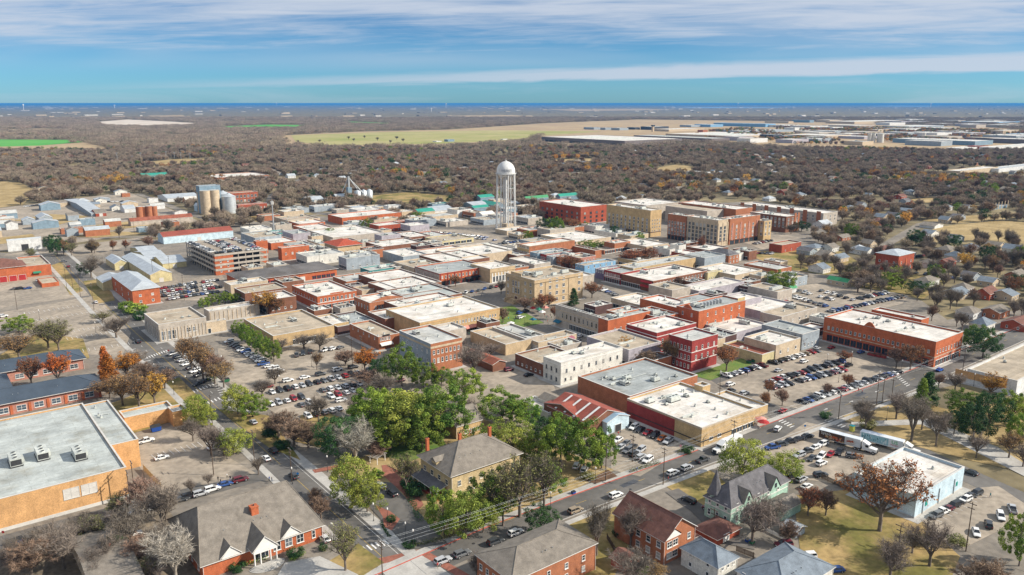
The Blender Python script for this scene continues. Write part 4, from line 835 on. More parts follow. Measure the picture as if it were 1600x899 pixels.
bldg('beige_cube', 'small beige raised block between two white store roofs', (1098,606,-8.4,1085,1110), 'tan_brick', 'white', [], pave=False)
# big red market
r_, g_ = bldg('red_market_building', 'long red brick two storey building with white roof and rounded parapet', (1458,536,575,1288,1505), 'bright_brick', 'white', [('w','L',1,22,1.1,1.7,6.2,1,.03,.97,COPE),('s','L',16,3.4,.04,.96,W['deep_red']),('w','R',1,9,.9,1.7,6.2,1),('s','R',6,3.0,.05,.95,TRIM),('pp','L',.52,.62,2.2,True),('c',4.6,.3,.1,W['beige'])], ac=7, vent=10, land='the long red brick building')
bldg('red_back_wing', 'rear wing of long red brick building with sloping white roof', (1440,500,-9.3,1362,1452), 'bright_brick', 'white', [], pave=False, ac=1)
bldg('white_store', 'white walled store with tan roof and painted panel at right edge', (1590,596,-6.2,1512,1780), 'white_metal', 'tan', [('sg','L',.72,2.2,20,3.0,'',W['orange_brick'],TRIM)], ac=2, vent=2)
# --- apartments
def apt(lab, geo, wl_, feat, **k): return bldg('apartment_block', lab, geo, wl_, 'white', feat, vent=8, ac=5, cat='apartments', pave=False, **k)
WF = lambda f, r, c, u0=.02, u1=.98, z=4.6: ('w', f, r, c, 2.0, 2.2, z, 3.1, u0, u1, TRIM)
apt('glass fronted corner of the five storey apartment block with cream piers', (1120,345,386,1070,1138), 'beige', [('w','L',5,9,3.4,2.5,2.4,3.15,.02,.98,STEEL),('w','R',4,2,2.6,2.4,4.6,3.1,.1,.9,STEEL),('s','L',9,3.2,.02,.98,DARKM),('p','L',10,0,19.4,1.3,W['beige'],.0,1),('p','R',3,0,19.4,1.2,W['beige'],0,1),('c',3.7,.5,.15,W['dark_brick'])], land='the big apartment block')
apt('red brick left part of the five storey apartment block', (1070.5,338.6,377.9,1044,1084), 'rust_brick', [WF('L',4,6),('c',3.7,.5,.2,W['dark_brick']),('s','L',5,3.2,.02,.98,DARKM)])
apt('red brick right part of the five storey apartment block with balconies', (1138.5,343.1,383.2,1126,1188), 'rust_brick', [WF('R',4,7),('c',3.7,.5,.2,W['brown_brick']),('s','R',6,3.2,.02,.98,DARKM),('p','R',4,3.6,18,1.6,W['pinkish'],.1,.9)])
apt('tan five storey apartment wing at left of the big block', (1015,330,371,948,1034), 'tan_brick', [WF('L',4,10),('w','R',4,4,1.2,1.5,4.6,3.1,.1,.95,COPE),('c',3.8,.5,.2,W['dark_brick']),('s','L',10,3.2,.02,.98,DARKM)])
apt('brown and tan end bay of the apartment block', (1192,346,377,1180,1206), 'tan_brick', [WF('R',4,2),WF('L',4,2)])
apt('dark brick apartment wing farther right of the big block', (1227,339,364,1172,1249), 'brown_brick', [WF('L',4,9),WF('R',4,3),('p','R',2,0,17,3,W['rust_brick'],.7,.95)])
apt('long grey apartment wing at back right with dark bays', (1285,334,354,1154,1309), 'concrete', [WF('L',3,16),WF('R',3,3),('p','L',7,0,14,4.5,W['rust_brick'],.05,.95)])
apt('pale roofed apartment wing around inner garage of the big block', (1010,322,-15,960,1062), 'concrete', [])
apt('red brick back wing of the big apartment block', (1150,328,-16.5,1060,1176), 'rust_brick', [])
bldg('parking_deck', 'tan topped parking deck inside the big apartment block', (1105,331,-15.2,1040,1160), 'concrete', 'tan', [], cat='parking garage', pave=False)
bldg('office_building', 'three storey red brick office with dark rooftop box behind tower', (907,324,351,843,948), 'red_brick', 'white', [('w','L',3,8,2.6,2.2,1.2,4.0,.02,.98,DARKM),('w','R',3,4,2.6,2.2,1.2,4.0,.05,.95,DARKM)], ac=3, land='the red brick office by the tower')
bldg('plant_room', 'dark rooftop plant room on the red brick office', (896,317,321,867,912), 'charcoal', 'dull', [], pave=False)
bldg('hip_roof_house', 'brick two storey house with dark hipped roof below apartments', (1138,400,414,1105,1155), 'rust_brick', 'shingle_dark', [('w','R',2,3,1.1,1.5,1.2,3),('w','L',2,4,1.1,1.5,1.2,3)], rt='hip', rh=3.2, pave=False, cat='house', land='the brick house with dark hip roof')
bldg('brick_office_box', 'red brick two storey box with grey metal parapet', (1221,384,396,1202,1252), 'red_brick', 'tan', [('w','R',1,3,.9,1.2,1.2,1)], pave=False)
for (lab, geo, wl_, rf) in (('white fronted shop with red awnings right of rust trees', (1046,391,406,1020,1055), 'white_paint', 'white'), ('cream fronted shop row below the apartment block', (1060,384,402,1047,1072), 'white_paint', 'dull'), ('brown brick shop below the apartment block', (1072,381,396,1060,1092), 'brown_brick', 'grey'), ('long white roofed shop beside rust coloured trees', (1010,386,-6,962,1045), 'beige', 'white'), ('orange fronted shop with blue mural left of rust trees', (960,381,395,944,985), 'rust_brick', 'white'), ('low brick shop with red roof edge behind square', (944,392,398,898,962), 'rust_brick', 'tan')):
    bldg('shop', lab, geo, wl_, rf, [('s','R',4,2.8,.05,.95),('s','L',4,2.8,.05,.95)]+([('a','R',.1,.9,3,1.8,AW['red'])] if 'red awning' in lab else []), vent=3, ac=2, cat='shop', pave=False)
bldg('red_apartments', 'red brick two storey apartment house with grey hipped roof at right', (1402,401,426,1369,1429), 'red_brick', 'silver', [('w','L',2,3,1.3,1.7,1.6,4),('w','R',2,3,1.1,1.7,1.6,4),('p','R',3,0,8.6,1.4,W['bright_brick'],.1,.9)], rt='hip', rh=2.6, pave=False, land='the red apartment house at right', cat='apartments')
bldg('green_roof_house', 'small beige house with green metal roof by the parked cars', (1323,442,450,1293,1331), 'beige', 'green', [('w','L',1,3,1.1,1.2,1.2,1)], rt='gableY', rh=2, pave=False, cat='house')
bldg('brick_cabin', 'small brick cabin with grey roof by the car park', (1208,452,461,1190,1221), 'rust_brick', 'silver', [('w','R',1,2,.9,1.2,1.2,1)], rt='gableY', rh=2, pave=False, cat='house')
bldg('white_cabin', 'small white cabin with green end beside big green tree', (1228,454,461,1222,1245), 'white_metal', 'green', [], rt='gableX', rh=1.6, pave=False, cat='house')
# --- blocks between the square and the railway: (label, geo, wall, roof)
for (lab, geo, wl_, rf) in (
 ('grey roofed low brick block left of grey shed with mural', (542,441,452,520,603), 'rust_brick', 'dull'),
 ('beige walled store with patched roof behind orange hall', (566,455,468,551,648), 'beige', 'tan'),
 ('big grey shed with mural on its side', (578,424,436,563,660), 'teal', 'dull'),
 ('concrete block with white roof behind courthouse street', (619,418,431,608,700), 'concrete', 'white'),
 ('brown brick shop with white roof beside the library', (598,386,398,571,660), 'brown_brick', 'white'),
 ('dark maroon shop with orange side wall and white roof', (671,398,408,647,732), 'rust_brick', 'white'),
 ('pale long store with white roof behind orange corner block', (700,412,-7,655,765), 'brown_brick', 'white'),
 ('second pale store strip behind the orange corner block', (722,403,-7,680,800), 'beige', 'white'),
 ('cream roofed store left of orange corner block', (647,420,-6.5,615,690), 'beige', 'tan'),
 ('brick store with arched windows left of painted orange block', (808,400,411,776,828), 'brown_brick', 'white'),
 ('white roofed store row near the water tower car park', (760,396,-6,715,810), 'concrete', 'white'),
 ('low white roofed store left of maroon shop', (630,402,-6,598,668), 'grey_paint', 'white'),
 ('red brick restaurant with turquoise canopy near railway', (665,371,378,640,700), 'bright_brick', 'dull'),
 ('long low tan store beneath the water tower', (690,378,385,664,740), 'yellow_metal', 'tan'),
 ('beige base building at the foot of the water tower', (792,362,368,774,832), 'beige', 'white'),
 ('wide white roofed store right of the water tower', (900,378,-6,845,955), 'beige', 'white'),
 ('white roofed brick shop behind the pink shop front', (930,392,-6,890,940), 'rust_brick', 'tan'),
 ('orange store with wide white roof beside the railway', (535,341,352,512,627), 'bright_brick', 'white'),
 ('red canopied filling store right of orange railway store', (592,350,357,585,668), 'bright_brick', 'silver'),
 ('white roofed depot with red ends near the radio mast', (468,351,357,440,508), 'bright_brick', 'white'),
 ('beige depot with flat white roof near the radio mast', (450,346,-4,428,500), 'beige', 'tan'),
 ('long red and white store right of the radio mast', (496,364,372,458,537), 'bright_brick', 'white'),
 ('white rendered store left of the radio mast', (390,360,368,375,425), 'white_paint', 'white'),
 ('turquoise walled store below the radio mast', (430,365,372,418,452), 'turq' if 'turq' in W else 'teal', 'silver'),
 ('white roofed block behind the library', (520,372,-6,480,600), 'concrete', 'white'),
 ('silver hipped workshop left of the library', (500,382,391,480,512), 'beige', 'silver'),
 ('brown brick store right of white roofed library block', (640,372,380,612,672), 'brown_brick', 'white')):
    bldg('store', lab, geo, wl_, rf, [('s','R',5,2.6,.05,.95)] if geo[2] > 0 else [], vent=4, ac=2, cat='store', pave=False)
# --- industry by the railway
for (lab, geo, wl_, rf, rt) in (
 ('long shed with rusty red roof at left beside brick silos', (205,347,354,200,301), 'concrete', 'rust', 'gableX'),
 ('long shed with rusty red roof behind the parking garage', (256,371,382,246,364), 'pale_blue', 'red_metal', 'gableX'),
 ('grey roofed store shed left of brick silos', (143,334,339,100,165), 'grey_paint', 'silver', 'gableX'),
 ('small grey barn on the left gravel yard', (62,342,348,55,82), 'grey_paint', 'silver', 'gableY'),
 ('pale metal warehouse left of the concrete silos', (262,311,316,246,312), 'white_metal', 'silver', 'gableX'),
 ('white roofed workshop behind the brick silos', (195,327,333,187,212), 'white_metal', 'silver', 'gableX'),
 ('teal fronted warehouse right of the mill road', (480,313,318,470,506), 'steel_blue', 'silver', 'gableX'),
 ('blue warehouse with teal roof left of the water tower', (775,322,330,748,790), 'steel_blue', 'teal', 'gableY'),
 ('blue warehouse with bright green roof right of the water tower', (822,312,319,818,857), 'steel_blue', 'green', 'gableX'),
 ('low warehouse with teal roof behind the red brick office', (875,308,314,868,905), 'steel_blue', 'teal', 'gableX'),
 ('grey warehouse with tan office end near the tower', (742,323,330,716,766), 'steel_blue', 'silver', 'gableX'),
 ('white workshop cluster left of the grey warehouse', (680,330,336,655,712), 'white_metal', 'silver', 'gableX'),
 ('blue shed beside the feed elevator', (525,308,313,520,541), 'steel_blue', 'silver', 'gableX'),
 ('red brick bungalow block left of brick silos', (150,334,339,142,166), 'red_brick', 'shingle', 'gableX'),
 ('teal roofed hall among trees at upper left', (222,275,280,218,262), 'teal', 'teal', 'gableX'),
 ('small blue gabled shed beside the concrete silos', (308,323,331,303,314), 'pale_blue', 'silver', 'gableY')):
    bldg('industrial_shed', lab, geo, wl_, rf, [('d','R',.5,3,3,COPE)], rt=rt, rh=3.0, over=.3, cat='shed', pave=False)
bldg('brick_mill', 'three storey red brick mill with pilasters behind the silos', (362,303,322,353,403), 'red_brick', 'tan', [('w','R',2,7,2.6,3.0,3.5,5.2),('p','R',8,0,14.5,.9,W['rust_brick'])], pave=False, land='the red brick mill')
bldg('mill_annex', 'low red brick mill annex with white roof below the mill', (373,321,331,368,417), 'red_brick', 'white', [('w','R',1,8,1.6,1.4,2.4,1)], pave=False)
bldg('school', 'sprawling pale brick school with flat roofs at upper left', (340,278,282,318,420), 'rust_brick', 'white', [], pave=False, vent=6, cat='school')
bldg('grey_shop_row', 'painted row of tall narrow shops at far right road', (1549,325,329,1534,1575), 'steel_blue', 'grey', [('p','R',6,0,8,1.2,W['beige'])], pave=False, cat='shop row')
bldg('white_bungalow', 'long white bungalow on the dry field at right', (1460,354,358,1437,1474), 'white_metal', 'shingle', [], rt='gableY', rh=2, pave=False, cat='house')
bldg('village_store', 'pale store in the field behind the apartment block', (1098,270,274,1072,1110), 'white_metal', 'white', [], pave=False, cat='store')
# --- silos, elevator, tower
def cyl_silos(name, lab, pts, mats_, cap, r_px, group=None, smooth=True):
    for k, (x, yb, yt, rp) in enumerate(pts):
        p = P(x, yb); h = solve(lambda h: Q((p[0], p[1], h))[1]-yt, 1, 90); r = rp/FPX*Q((*p[:2], h/2))[2]
        root = empty(name, (p[0], p[1], 0), 0, lab[k], 'silo', group); BOXES.append((p[0]-r, p[1]-r, p[0]+r, p[1]+r))
        b = MB(); b.lathe([(r, 0), (r, h)], n=28, smooth=True); b.build('drum', [mats_], root)
        if cap == 'cone': b = MB(); b.lathe([(r*1.03, h), (r*.2, h+r*.42), (r*.2, h+r*.5), (0, h+r*.52)], n=28, smooth=False); b.build('cone_roof', [RF['silver']], root)
        else: b = MB(); b.lathe([(r, h), (0, h+.1)], n=28, smooth=False); b.build('roof', [RF['dull']], root)
        b = MB()
        for q in range(1, 9): b.lathe([(r+.04, h*q/9-.12), (r+.16, h*q/9), (r+.04, h*q/9+.12)], n=28)
        b.build('hoop', [mats_], root)
cyl_silos('grain_silo', ['left pale concrete grain silo of the pair with blue headhouse', 'right pale concrete grain silo of the pair with blue headhouse', 'short concrete grain silo left of the tall pair'], [(323,335,298,8),(337,334,297,8),(315,333,300,5)], W['beige'], 'flat', 8, 'grain silos by the railway')
cyl_silos('metal_silo', ['steel grain silo with conical roof, right and nearer', 'steel grain silo with conical roof, left and farther'], [(359,333,307,10.5),(350,328,303,10)], RF['silver'], 'cone', 10, 'grain silos by the railway')
bldg('silo_headhouse', 'blue metal headhouse on top of concrete silos', (320,298,-1,314,338), 'steel_blue', 'silver', [], pave=False, world_geo=(P(320,334)[0]-4, P(320,334)[1]-2, 22, 12, place((323,298,335,315,340))[4]+4))
cyl_silos('brick_silo', ['leftmost old red brick silo', 'second old red brick silo from left', 'third old red brick silo from left', 'rightmost old red brick silo'], [(219,343,323,5),(227,342,323,4.5),(234,342,322,4.5),(242,341,322,4.5)], W['rust_brick'], 'flat', 5, 'old brick silos')
# feed elevator
p = P(546,312); er = empty('feed_elevator', (p[0], p[1], 0), 0, 'thin steel feed elevator tower with slanting chutes', 'elevator')
sc = Q((*p[:2], 0))[2]/FPX
b = MB(); b.box(-2.5,-2.5,0,2.5,2.5,38*sc*.5); b.build('base_tower', [W['steel_blue']], er)
b = MB(); b.box(-1,-1,38*sc*.5+.01,1,1,36*sc); b.build('leg', [STEEL], er)
for (dx, dz) in ((9, .55), (16, .3), (-8, .4)): b = MB(); b.tube((0,0,34*sc),(dx,-dx*.4,dz*30*sc),.5); b.build('chute', [STEEL], er)
for k in range(3): b = MB(); b.lathe([(4,0),(4,12*sc),(0,15*sc)], (10+k*8,-3,0)); b.build('bin', [RF['silver']], er)
# water tower
p = P(790.5,358); dist = Q((p[0],p[1],30))[2]; k = dist/FPX
wt = empty('water_tower', (p[0], p[1], 0), 0, 'tall white water tower with round tank on many thin legs', 'water tower'); LAND.append(((790,310),'the white water tower')); BOXES.append((p[0]-14,p[1]-14,p[0]+14,p[1]+14))
WTW = mat('tower_white_paint', (.6,.6,.58), .6, .14, .12, streak=.12, fine=.05)
def zpx(y): return solve(lambda h: Q((p[0], p[1], h))[1]-y, 0, 110)
zt, zm, zb = zpx(252), zpx(268), zpx(277); rr_ = 14.4*k
b = MB(); prof = [(0.01, zt+.4)]+[(rr_*math.sin(math.pi/2*i/8), zm+(zt-zm)*math.cos(math.pi/2*i/8)) for i in range(1, 9)]+[(rr_, zm-1.5)]+[(rr_*math.cos(math.pi/2*i/8), zm-1.5-(zm-1.5-zb)*math.sin(math.pi/2*i/8)) for i in range(1, 9)]
b.lathe(prof[::-1], n=40); b.build('tank', [WTW], wt)
b = MB(); b.lathe([(rr_,zm-2.2),(rr_+1.1,zm-2.2),(rr_+1.1,zm-2.05),(rr_,zm-2.05)], n=40, smooth=False)
for i in range(40):
    t = 2*math.pi*i/40; b.tube((math.cos(t)*(rr_+1.05), math.sin(t)*(rr_+1.05), zm-2.1), (math.cos(t)*(rr_+1.05), math.sin(t)*(rr_+1.05), zm-1.0), .04, n=4)
b.lathe([(rr_+1.1,zm-1.0),(rr_+1.1,zm-.9)], n=40); b.build('walkway', [WTW], wt)
rf_ = 16*k
for i in range(8):
    t = 2*math.pi*(i+.5)/8; b = MB(); b.tube((rf_*math.cos(t), rf_*math.sin(t), 0), (rr_*math.cos(t), rr_*math.sin(t), zm-2.2), .5, n=8); b.build('leg', [WTW], wt)
b = MB(); b.tube((0,0,0),(0,0,zb+.5),1.3,n=16); b.build('riser', [WTW], wt)
for q in range(1, 4):
    z = (zm-2.2)*q/4; rad = rf_+(rr_-rf_)*q/4; b = MB()
    for i in range(8):
        t = 2*math.pi*(i+.5)/8; t2 = 2*math.pi*(i+1.5)/8; b.tube((rad*math.cos(t), rad*math.sin(t), z), (rad*math.cos(t2), rad*math.sin(t2), z), .2, n=6)
    b.build('bracing_ring', [WTW], wt)
b = MB()
for q in range(4):
    za, zc = (zm-2.2)*q/4, (zm-2.2)*(q+1)/4; ra, rc = rf_+(rr_-rf_)*q/4, rf_+(rr_-rf_)*(q+1)/4
    for i in range(8):
        t = 2*math.pi*(i+.5)/8; t2 = 2*math.pi*(i+1.5)/8; b.tube((ra*math.cos(t), ra*math.sin(t), za), (rc*math.cos(t2), rc*math.sin(t2), zc), .07, n=4); b.tube((ra*math.cos(t2), ra*math.sin(t2), za), (rc*math.cos(t), rc*math.sin(t), zc), .07, n=4)
b.build('tie_rods', [WTW], wt)
b = MB(); b.tube((0,0,zt),(0,0,zt+2.5),.15,n=6); b.lathe([(.9,zt+.3),(.7,zt+.9),(0,zt+1)]); b.build('finial', [WTW], wt)
b = MB()
for i in range(5): b.box(-.5-i*0,-.04,0,0,0,.1)
am = math.atan2(-CF[1], -CF[0])
lt = letters('McKINNEY', 2.6, cm('tower_lettering', (.18,.2,.24)), wt, ((rr_+.02)*math.cos(am+.1), (rr_+.02)*math.sin(am+.1), zm+1.2), 10, am+.1+math.pi/2)
b = MB(); b.box(-6,-9,0,2,-2,6); b.build('pump_house', [W['beige']], wt)
# --- far business park
for i, (lab, geo, wl_, rf) in enumerate((
 ('vast white roofed distribution warehouse at near edge of the business park', (976,220.5,228.5,846,1066), 'taupe', 'white'),
 ('second vast warehouse with grey roof right of the nearest one', (1112,217,223,990,1140), 'taupe', 'dull'),
 ('long white plant behind the second vast warehouse', (1150,213,217,1040,1235), 'beige', 'white'),
 ('first arched grey hangar on the airfield from left', (928,199.5,203,912,938), 'grey_paint', 'silver'),
 ('second arched grey hangar on the airfield from left', (946,200,203.5,938,956), 'grey_paint', 'silver'),
 ('third grey hangar on the airfield from left', (968,200.5,204,955,982), 'grey_paint', 'silver'),
 ('fourth grey hangar on the airfield from left', (992,199.5,203,980,1000), 'charcoal', 'silver'),
 ('wide dark doored hangar below control tower', (1018,198.5,203.5,1001,1045), 'charcoal', 'white'),
 ('long tan hangar row right of control tower', (1045,202.5,206,1020,1100), 'beige', 'white'),
 ('grey hangar behind the tan hangar row', (1080,196,199,1062,1100), 'grey_paint', 'white'),
 ('long blue walled factory in the business park', (1196,194,199,1115,1212), 'sky_blue', 'bluemetal'),
 ('white factory left of the blue walled factory', (1110,195,199,1085,1130), 'sky_blue', 'white'),
 ('white hall right of the blue walled factory', (1225,196,199.5,1200,1250), 'white_metal', 'white'),
 ('white factory on the skyline side of the business park', (1265,188,192,1238,1272), 'steel_blue', 'white'),
 ('small hall beside the skyline side factory', (1232,190,193,1195,1240), 'beige', 'white'),
 ('long pale factory right of the blue walled one', (1335,196.5,201,1285,1366), 'concrete', 'white'),
 ('far pale factory strip near the wood at right', (1335,190.5,194,1290,1412), 'beige', 'white'),
 ('long grey factory right of the business park', (1420,198,202,1380,1475), 'grey_paint', 'white'),
 ('lavender factory left of the long grey one', (1455,200,202.5,1420,1480), 'lavender', 'white'),
 ('long low factory with pale roof near grain silos at right', (1523,221,228,1395,1552), 'steel_blue', 'white'),
 ('dark glass office in the business park', (1208,211,218,1187,1222), 'charcoal', 'grey'),
 ('second dark glass office beside the first', (1228,213,217.5,1210,1250), 'charcoal', 'grey'),
 ('wide white roofed plant right of dark glass offices', (1290,212.5,217.5,1225,1330), 'beige', 'white'),
 ('low white works beside the white silos', (1350,214,218,1310,1372), 'lavender', 'white'),
 ('brown office block beside hangars', (1098,203.5,209.5,1090,1106), 'rust_brick', 'tan'),
 ('blue and white factory far right', (1560,191,195,1502,1594), 'sky_blue', 'white'),
 ('low hall below the far right factory', (1600,211,214,1560,1660), 'steel_blue', 'bluemetal'),
 ('long white store at right edge beyond the wood', (1560,231,235,1530,1640), 'white_metal', 'white'),
 ('maroon roofed hall left of the long edge store', (1530,229,233,1512,1545), 'red_brick', 'rust'),
 ('white store strip left of the long edge store', (1500,232,235,1478,1530), 'white_metal', 'white'),
 ('cream stores at right edge near red autumn trees', (1500,268,275,1478,1560), 'beige', 'white'),
 ('white and blue stores right of the cream stores', (1560,264,270,1540,1640), 'white_metal', 'silver'),
 ('orange brick store on wooded rise at right', (1490,273,279,1478,1505), 'tan_brick', 'tan'),
 ('long low plant at middle of the business park', (1180,205,208,1120,1240), 'grey_paint', 'dull'),
 ('pale sheds left behind dark glass offices', (1270,205,208,1240,1310), 'concrete', 'white'),
 ('white farm shed on the pasture, left', (682,221,222.5,676,690), 'white_metal', 'white'),
 ('dark ended farm barn on the pasture', (700,218.5,222,694,710), 'steel_blue', 'silver'),
 ('white farm shed on the pasture, right', (786,217.5,219,782,794), 'white_metal', 'white'))):
    bldg('industrial_hall', lab, geo, wl_, rf, [('s','L',14,5,.03,.97,DARKM)] if i < 2 else [], vent=40 if i < 2 else 10, ac=0, cat='industrial hall', pave=False, cope=False, land=('the far business park' if i == 15 else None))
cyl_silos('grain_silo', ['left white silo of the far works', 'middle white silo of the far works', 'right white silo of the far works', 'slim white silo beside the far right factory'], [(1358,223,209,3),(1364,223,209,3),(1375,223,209,5),(1443,216,208,3)], W['white_paint'], 'flat', 5, 'white silos of the far works')
p = P(1020,206); ct = empty('control_tower', (p[0], p[1], 0), 0, 'slim airfield control tower on the far airfield', 'tower'); b = MB(); b.box(-4,-4,0,4,4,22); b.build('shaft', [W['beige']], ct); b = MB(); b.box(-6,-6,22.01,6,6,27); b.build('cab', [GLASS], ct)
for (x, yb, yt, lab) in ((37,172,163,'white water tower on horizon at far left'), (179,169,164,'small white water tower on the horizon'), (674,175,169,'white standpipe tower on plain left of airfield'), (697,168,161.5,'slim tower on the horizon at centre'), (1153,166,161,'thin mast on the horizon right of centre'), (1454,168,162,'white tower beside the far lake'), (432,165,161,'thin mast on the horizon left of centre')):
    p = P(x, yb); d = Q(p)[2]/FPX; hh_ = (yb-yt)*d; o = empty('distant_tower', (p[0], p[1], 0), 0, lab, 'tower'); b = MB(); b.tube((0,0,0),(0,0,hh_*.7),d*.45,n=10); b.lathe([(d*.4,hh_*.62),(d*1.3,hh_*.78),(d*1.3,hh_*.9),(0,hh_)], n=14); b.build('shaft_and_tank', [TRIM], o)
# ---------------------------------------------------------------- further small buildings between the named ones
LAND += [((395,250),'the far light masts'), ((1325,265),'the yellow poplars'), ((1400,300),'the crossing by red roofs'), ((620,270),'the curved lane in woods'), ((1460,356),'the long white bungalow'), ((1560,325),'the painted far shop row'), ((100,300),'the left gravel yard'), ((1090,272),'the pale store in the wood'), ((360,280),'the pale brick school'), ((545,300),'the feed elevator'), ((1500,500),'the right edge street')]
def pin(x, y, poly):
    ins = False; j = len(poly)-1
    for i in range(len(poly)):
        if (poly[i][1] > y) != (poly[j][1] > y) and x < (poly[j][0]-poly[i][0])*(y-poly[i][1])/(poly[j][1]-poly[i][1]+1e-12)+poly[i][0]: ins = not ins
        j = i
    return ins
STREETS = [([(330,628),(250,555),(170,482),(105,418),(60,375)],11),([(-60,560),(60,545),(215,548),(380,512),(520,480)],7),([(600,505),(700,478),(810,445),(900,415),(1010,395),(1120,372)],7),([(1300,700),(1090,570),(905,490),(800,435),(700,385)],7),([(345,618),(420,603),(600,572),(700,550)],6),([(0,400),(120,372),(240,370),(330,372),(470,340),(560,325),(800,322),(1000,300)],7),([(560,345),(420,318),(425,305),(470,280)],6),
  ([(505,440),(640,414),(760,385),(850,372)],6),([(540,480),(480,436),(420,398),(380,372)],5),([(800,520),(735,470),(640,410),(560,366)],6),([(1030,455),(930,415),(860,380)],6),([(1250,520),(1180,480),(1110,440),(1040,408)],6),([(930,470),(1060,440),(1180,412),(1250,395)],6)]
def seg_ok(x, y, r):
    for pts, hw in STREETS:
        for i in range(len(pts)-1):
            a = P(*pts[i])[:2]; c = P(*pts[i+1])[:2]; d = c-a; L_ = float(np.linalg.norm(d)); d = d/L_; qx, qy = x-a[0], y-a[1]; t = qx*d[0]+qy*d[1]
            if -r < t < L_+r and abs(-qx*d[1]+qy*d[0]) < hw+r: return False
    return True
KEEPOUT = [[(660,452),(700,425),(800,405),(800,450),(740,480),(690,470)],[(640,600),(725,545),(850,560),(860,610),(700,640)],[(855,500),(950,545),(1060,600),(1040,620),(900,560),(840,520)],[(900,430),(975,445),(1000,470),(960,478),(905,470)],[(340,545),(400,535),(470,520),(620,560),(640,600),(470,670),(420,640),(345,590)],[(240,470),(235,432),(345,428),(375,460),(330,475)],[(720,470),(800,440),(960,470),(850,540),(730,500)],[(1220,450),(1290,442),(1420,462),(1410,480),(1310,500),(1250,500)],[(640,384),(680,350),(790,362),(830,392),(760,395)],[(430,430),(540,420),(560,445),(470,470)],[(1160,400),(1300,385),(1360,450),(1260,440),(1200,410)]]
def fill(name, poly, n, wr, dr, hr, walls, roofs, adj, cat, seed, group, feat=(), rts=('flat',), gap=1.2, tries=6000, extra=None):
    r = random.Random(seed); k = 0; xs = [p[0] for p in poly]; ys = [p[1] for p in poly]
    for _ in range(tries):
        if k >= n: break
        x, y = r.uniform(min(xs), max(xs)), r.uniform(min(ys), max(ys))
        if not pin(x, y, poly) or any(pin(x, y, q) for q in KEEPOUT): continue
        p = P(x, y); w, d = r.uniform(*wr), r.uniform(*dr); b_ = (p[0]-w/2, p[1]-d/2, p[0]+w/2, p[1]+d/2)
        if any(b_[0] < q[2]+gap and b_[2] > q[0]-gap and b_[1] < q[3]+gap and b_[3] > q[1]-gap for q in BOXES): continue
        if not seg_ok(p[0], p[1], min(w, d)*.45): continue
        wl_ = r.choice(walls); rf = r.choice(roofs); h = r.uniform(*hr); rt = r.choice(rts)
        o, g = bldg(name, 'x', None, wl_, rf, feat, rt=rt, rh=min(w, d)*.22, vent=r.randrange(2, 6) if rt == 'flat' else 0, ac=r.randrange(0, 4) if rt == 'flat' else 0, cat=cat, group=group, pave=False, world_geo=(b_[0], b_[1], w, d, h), over=.3)
        label_later(o, adj+' with '+dict(white='white', tan='tan', dull='grey', grey='grey', pale='pale grey', silver='silver', shingle='tan shingle', shingle_blue='blue grey', shingle_dark='dark', rust='rusty', dark='dark', shingle_brown='brown', green='green', teal='teal')[rf]+' roof'); k += 1
    return k
CORE = [(375,395),(440,368),(600,356),(840,372),(960,360),(1050,392),(1230,402),(1300,470),(1290,520),(1180,560),(1000,580),(840,600),(560,552),(380,500)]
sf = [('s','L',4,2.6,.06,.94),('w','R',1,4,1.0,1.3,1.6,1,.08,.92)]
nf = fill('shop', CORE, 70, (14,30), (12,30), (5,8.5), ['brown_brick','rust_brick','beige','concrete','white_paint','tan_brick','lavender','grey_paint','red_brick'], ['white','white','tan','dull','grey','pale'], 'small shop', 'shop', 3, 'infill shops of the town centre', sf)
nf += fill('shop', CORE, 60, (8,14), (8,16), (4,7), ['brown_brick','rust_brick','beige','concrete','white_paint','dark_brick'], ['white','tan','dull','grey','dark'], 'narrow shop', 'shop', 5, 'infill shops of the town centre', sf[:1])
EDGE = [(380,365),(430,335),(520,326),(700,330),(840,345),(850,372),(640,352),(440,368)]
nf += fill('store', EDGE, 24, (14,34), (10,24), (4,7), ['beige','white_metal','rust_brick','grey_paint','concrete'], ['white','tan','dull','silver'], 'low store', 'store', 8, 'low stores by the railway', sf[:1])
YARD = [(-10,335),(60,318),(200,300),(310,315),(300,345),(240,362),(60,385),(-10,392)]
nf += fill('yard_shed', YARD, 26, (8,22), (7,14), (3.5,6), ['white_metal','grey_paint','beige','steel_blue','rust_brick'], ['silver','white','rust','shingle','dull'], 'yard shed', 'shed', 9, 'sheds of the railway yards', (), ('gableX','gableY','flat'))
nf += fill('hall', [(600,330),(760,312),(840,330),(760,345),(640,345)], 8, (14,26), (10,18), (5,7), ['steel_blue','white_metal','beige'], ['silver','white','teal'], 'trade hall', 'hall', 10, 'trade halls by the tower', (), ('gableX','flat'))
nf += fill('industrial_hall', [(1090,211),(1180,203),(1300,200),(1480,204),(1640,212),(1640,230),(1500,230),(1250,226),(1120,221)], 34, (50,150), (40,110), (9,15), ['lavender','concrete','beige','taupe','grey_paint','white_metal'], ['white','white','dull','tan'], 'pale industrial hall', 'industrial hall', 12, 'halls of the business park', (), gap=25)
nf += fill('industrial_hall', [(1260,186),(1420,189),(1640,192),(1640,202),(1480,200),(1300,194)], 14, (80,220), (60,120), (10,16), ['lavender','concrete','beige','white_metal'], ['white','dull'], 'far pale hall', 'industrial hall', 13, 'halls of the business park', (), gap=40)
print('FILL', nf)
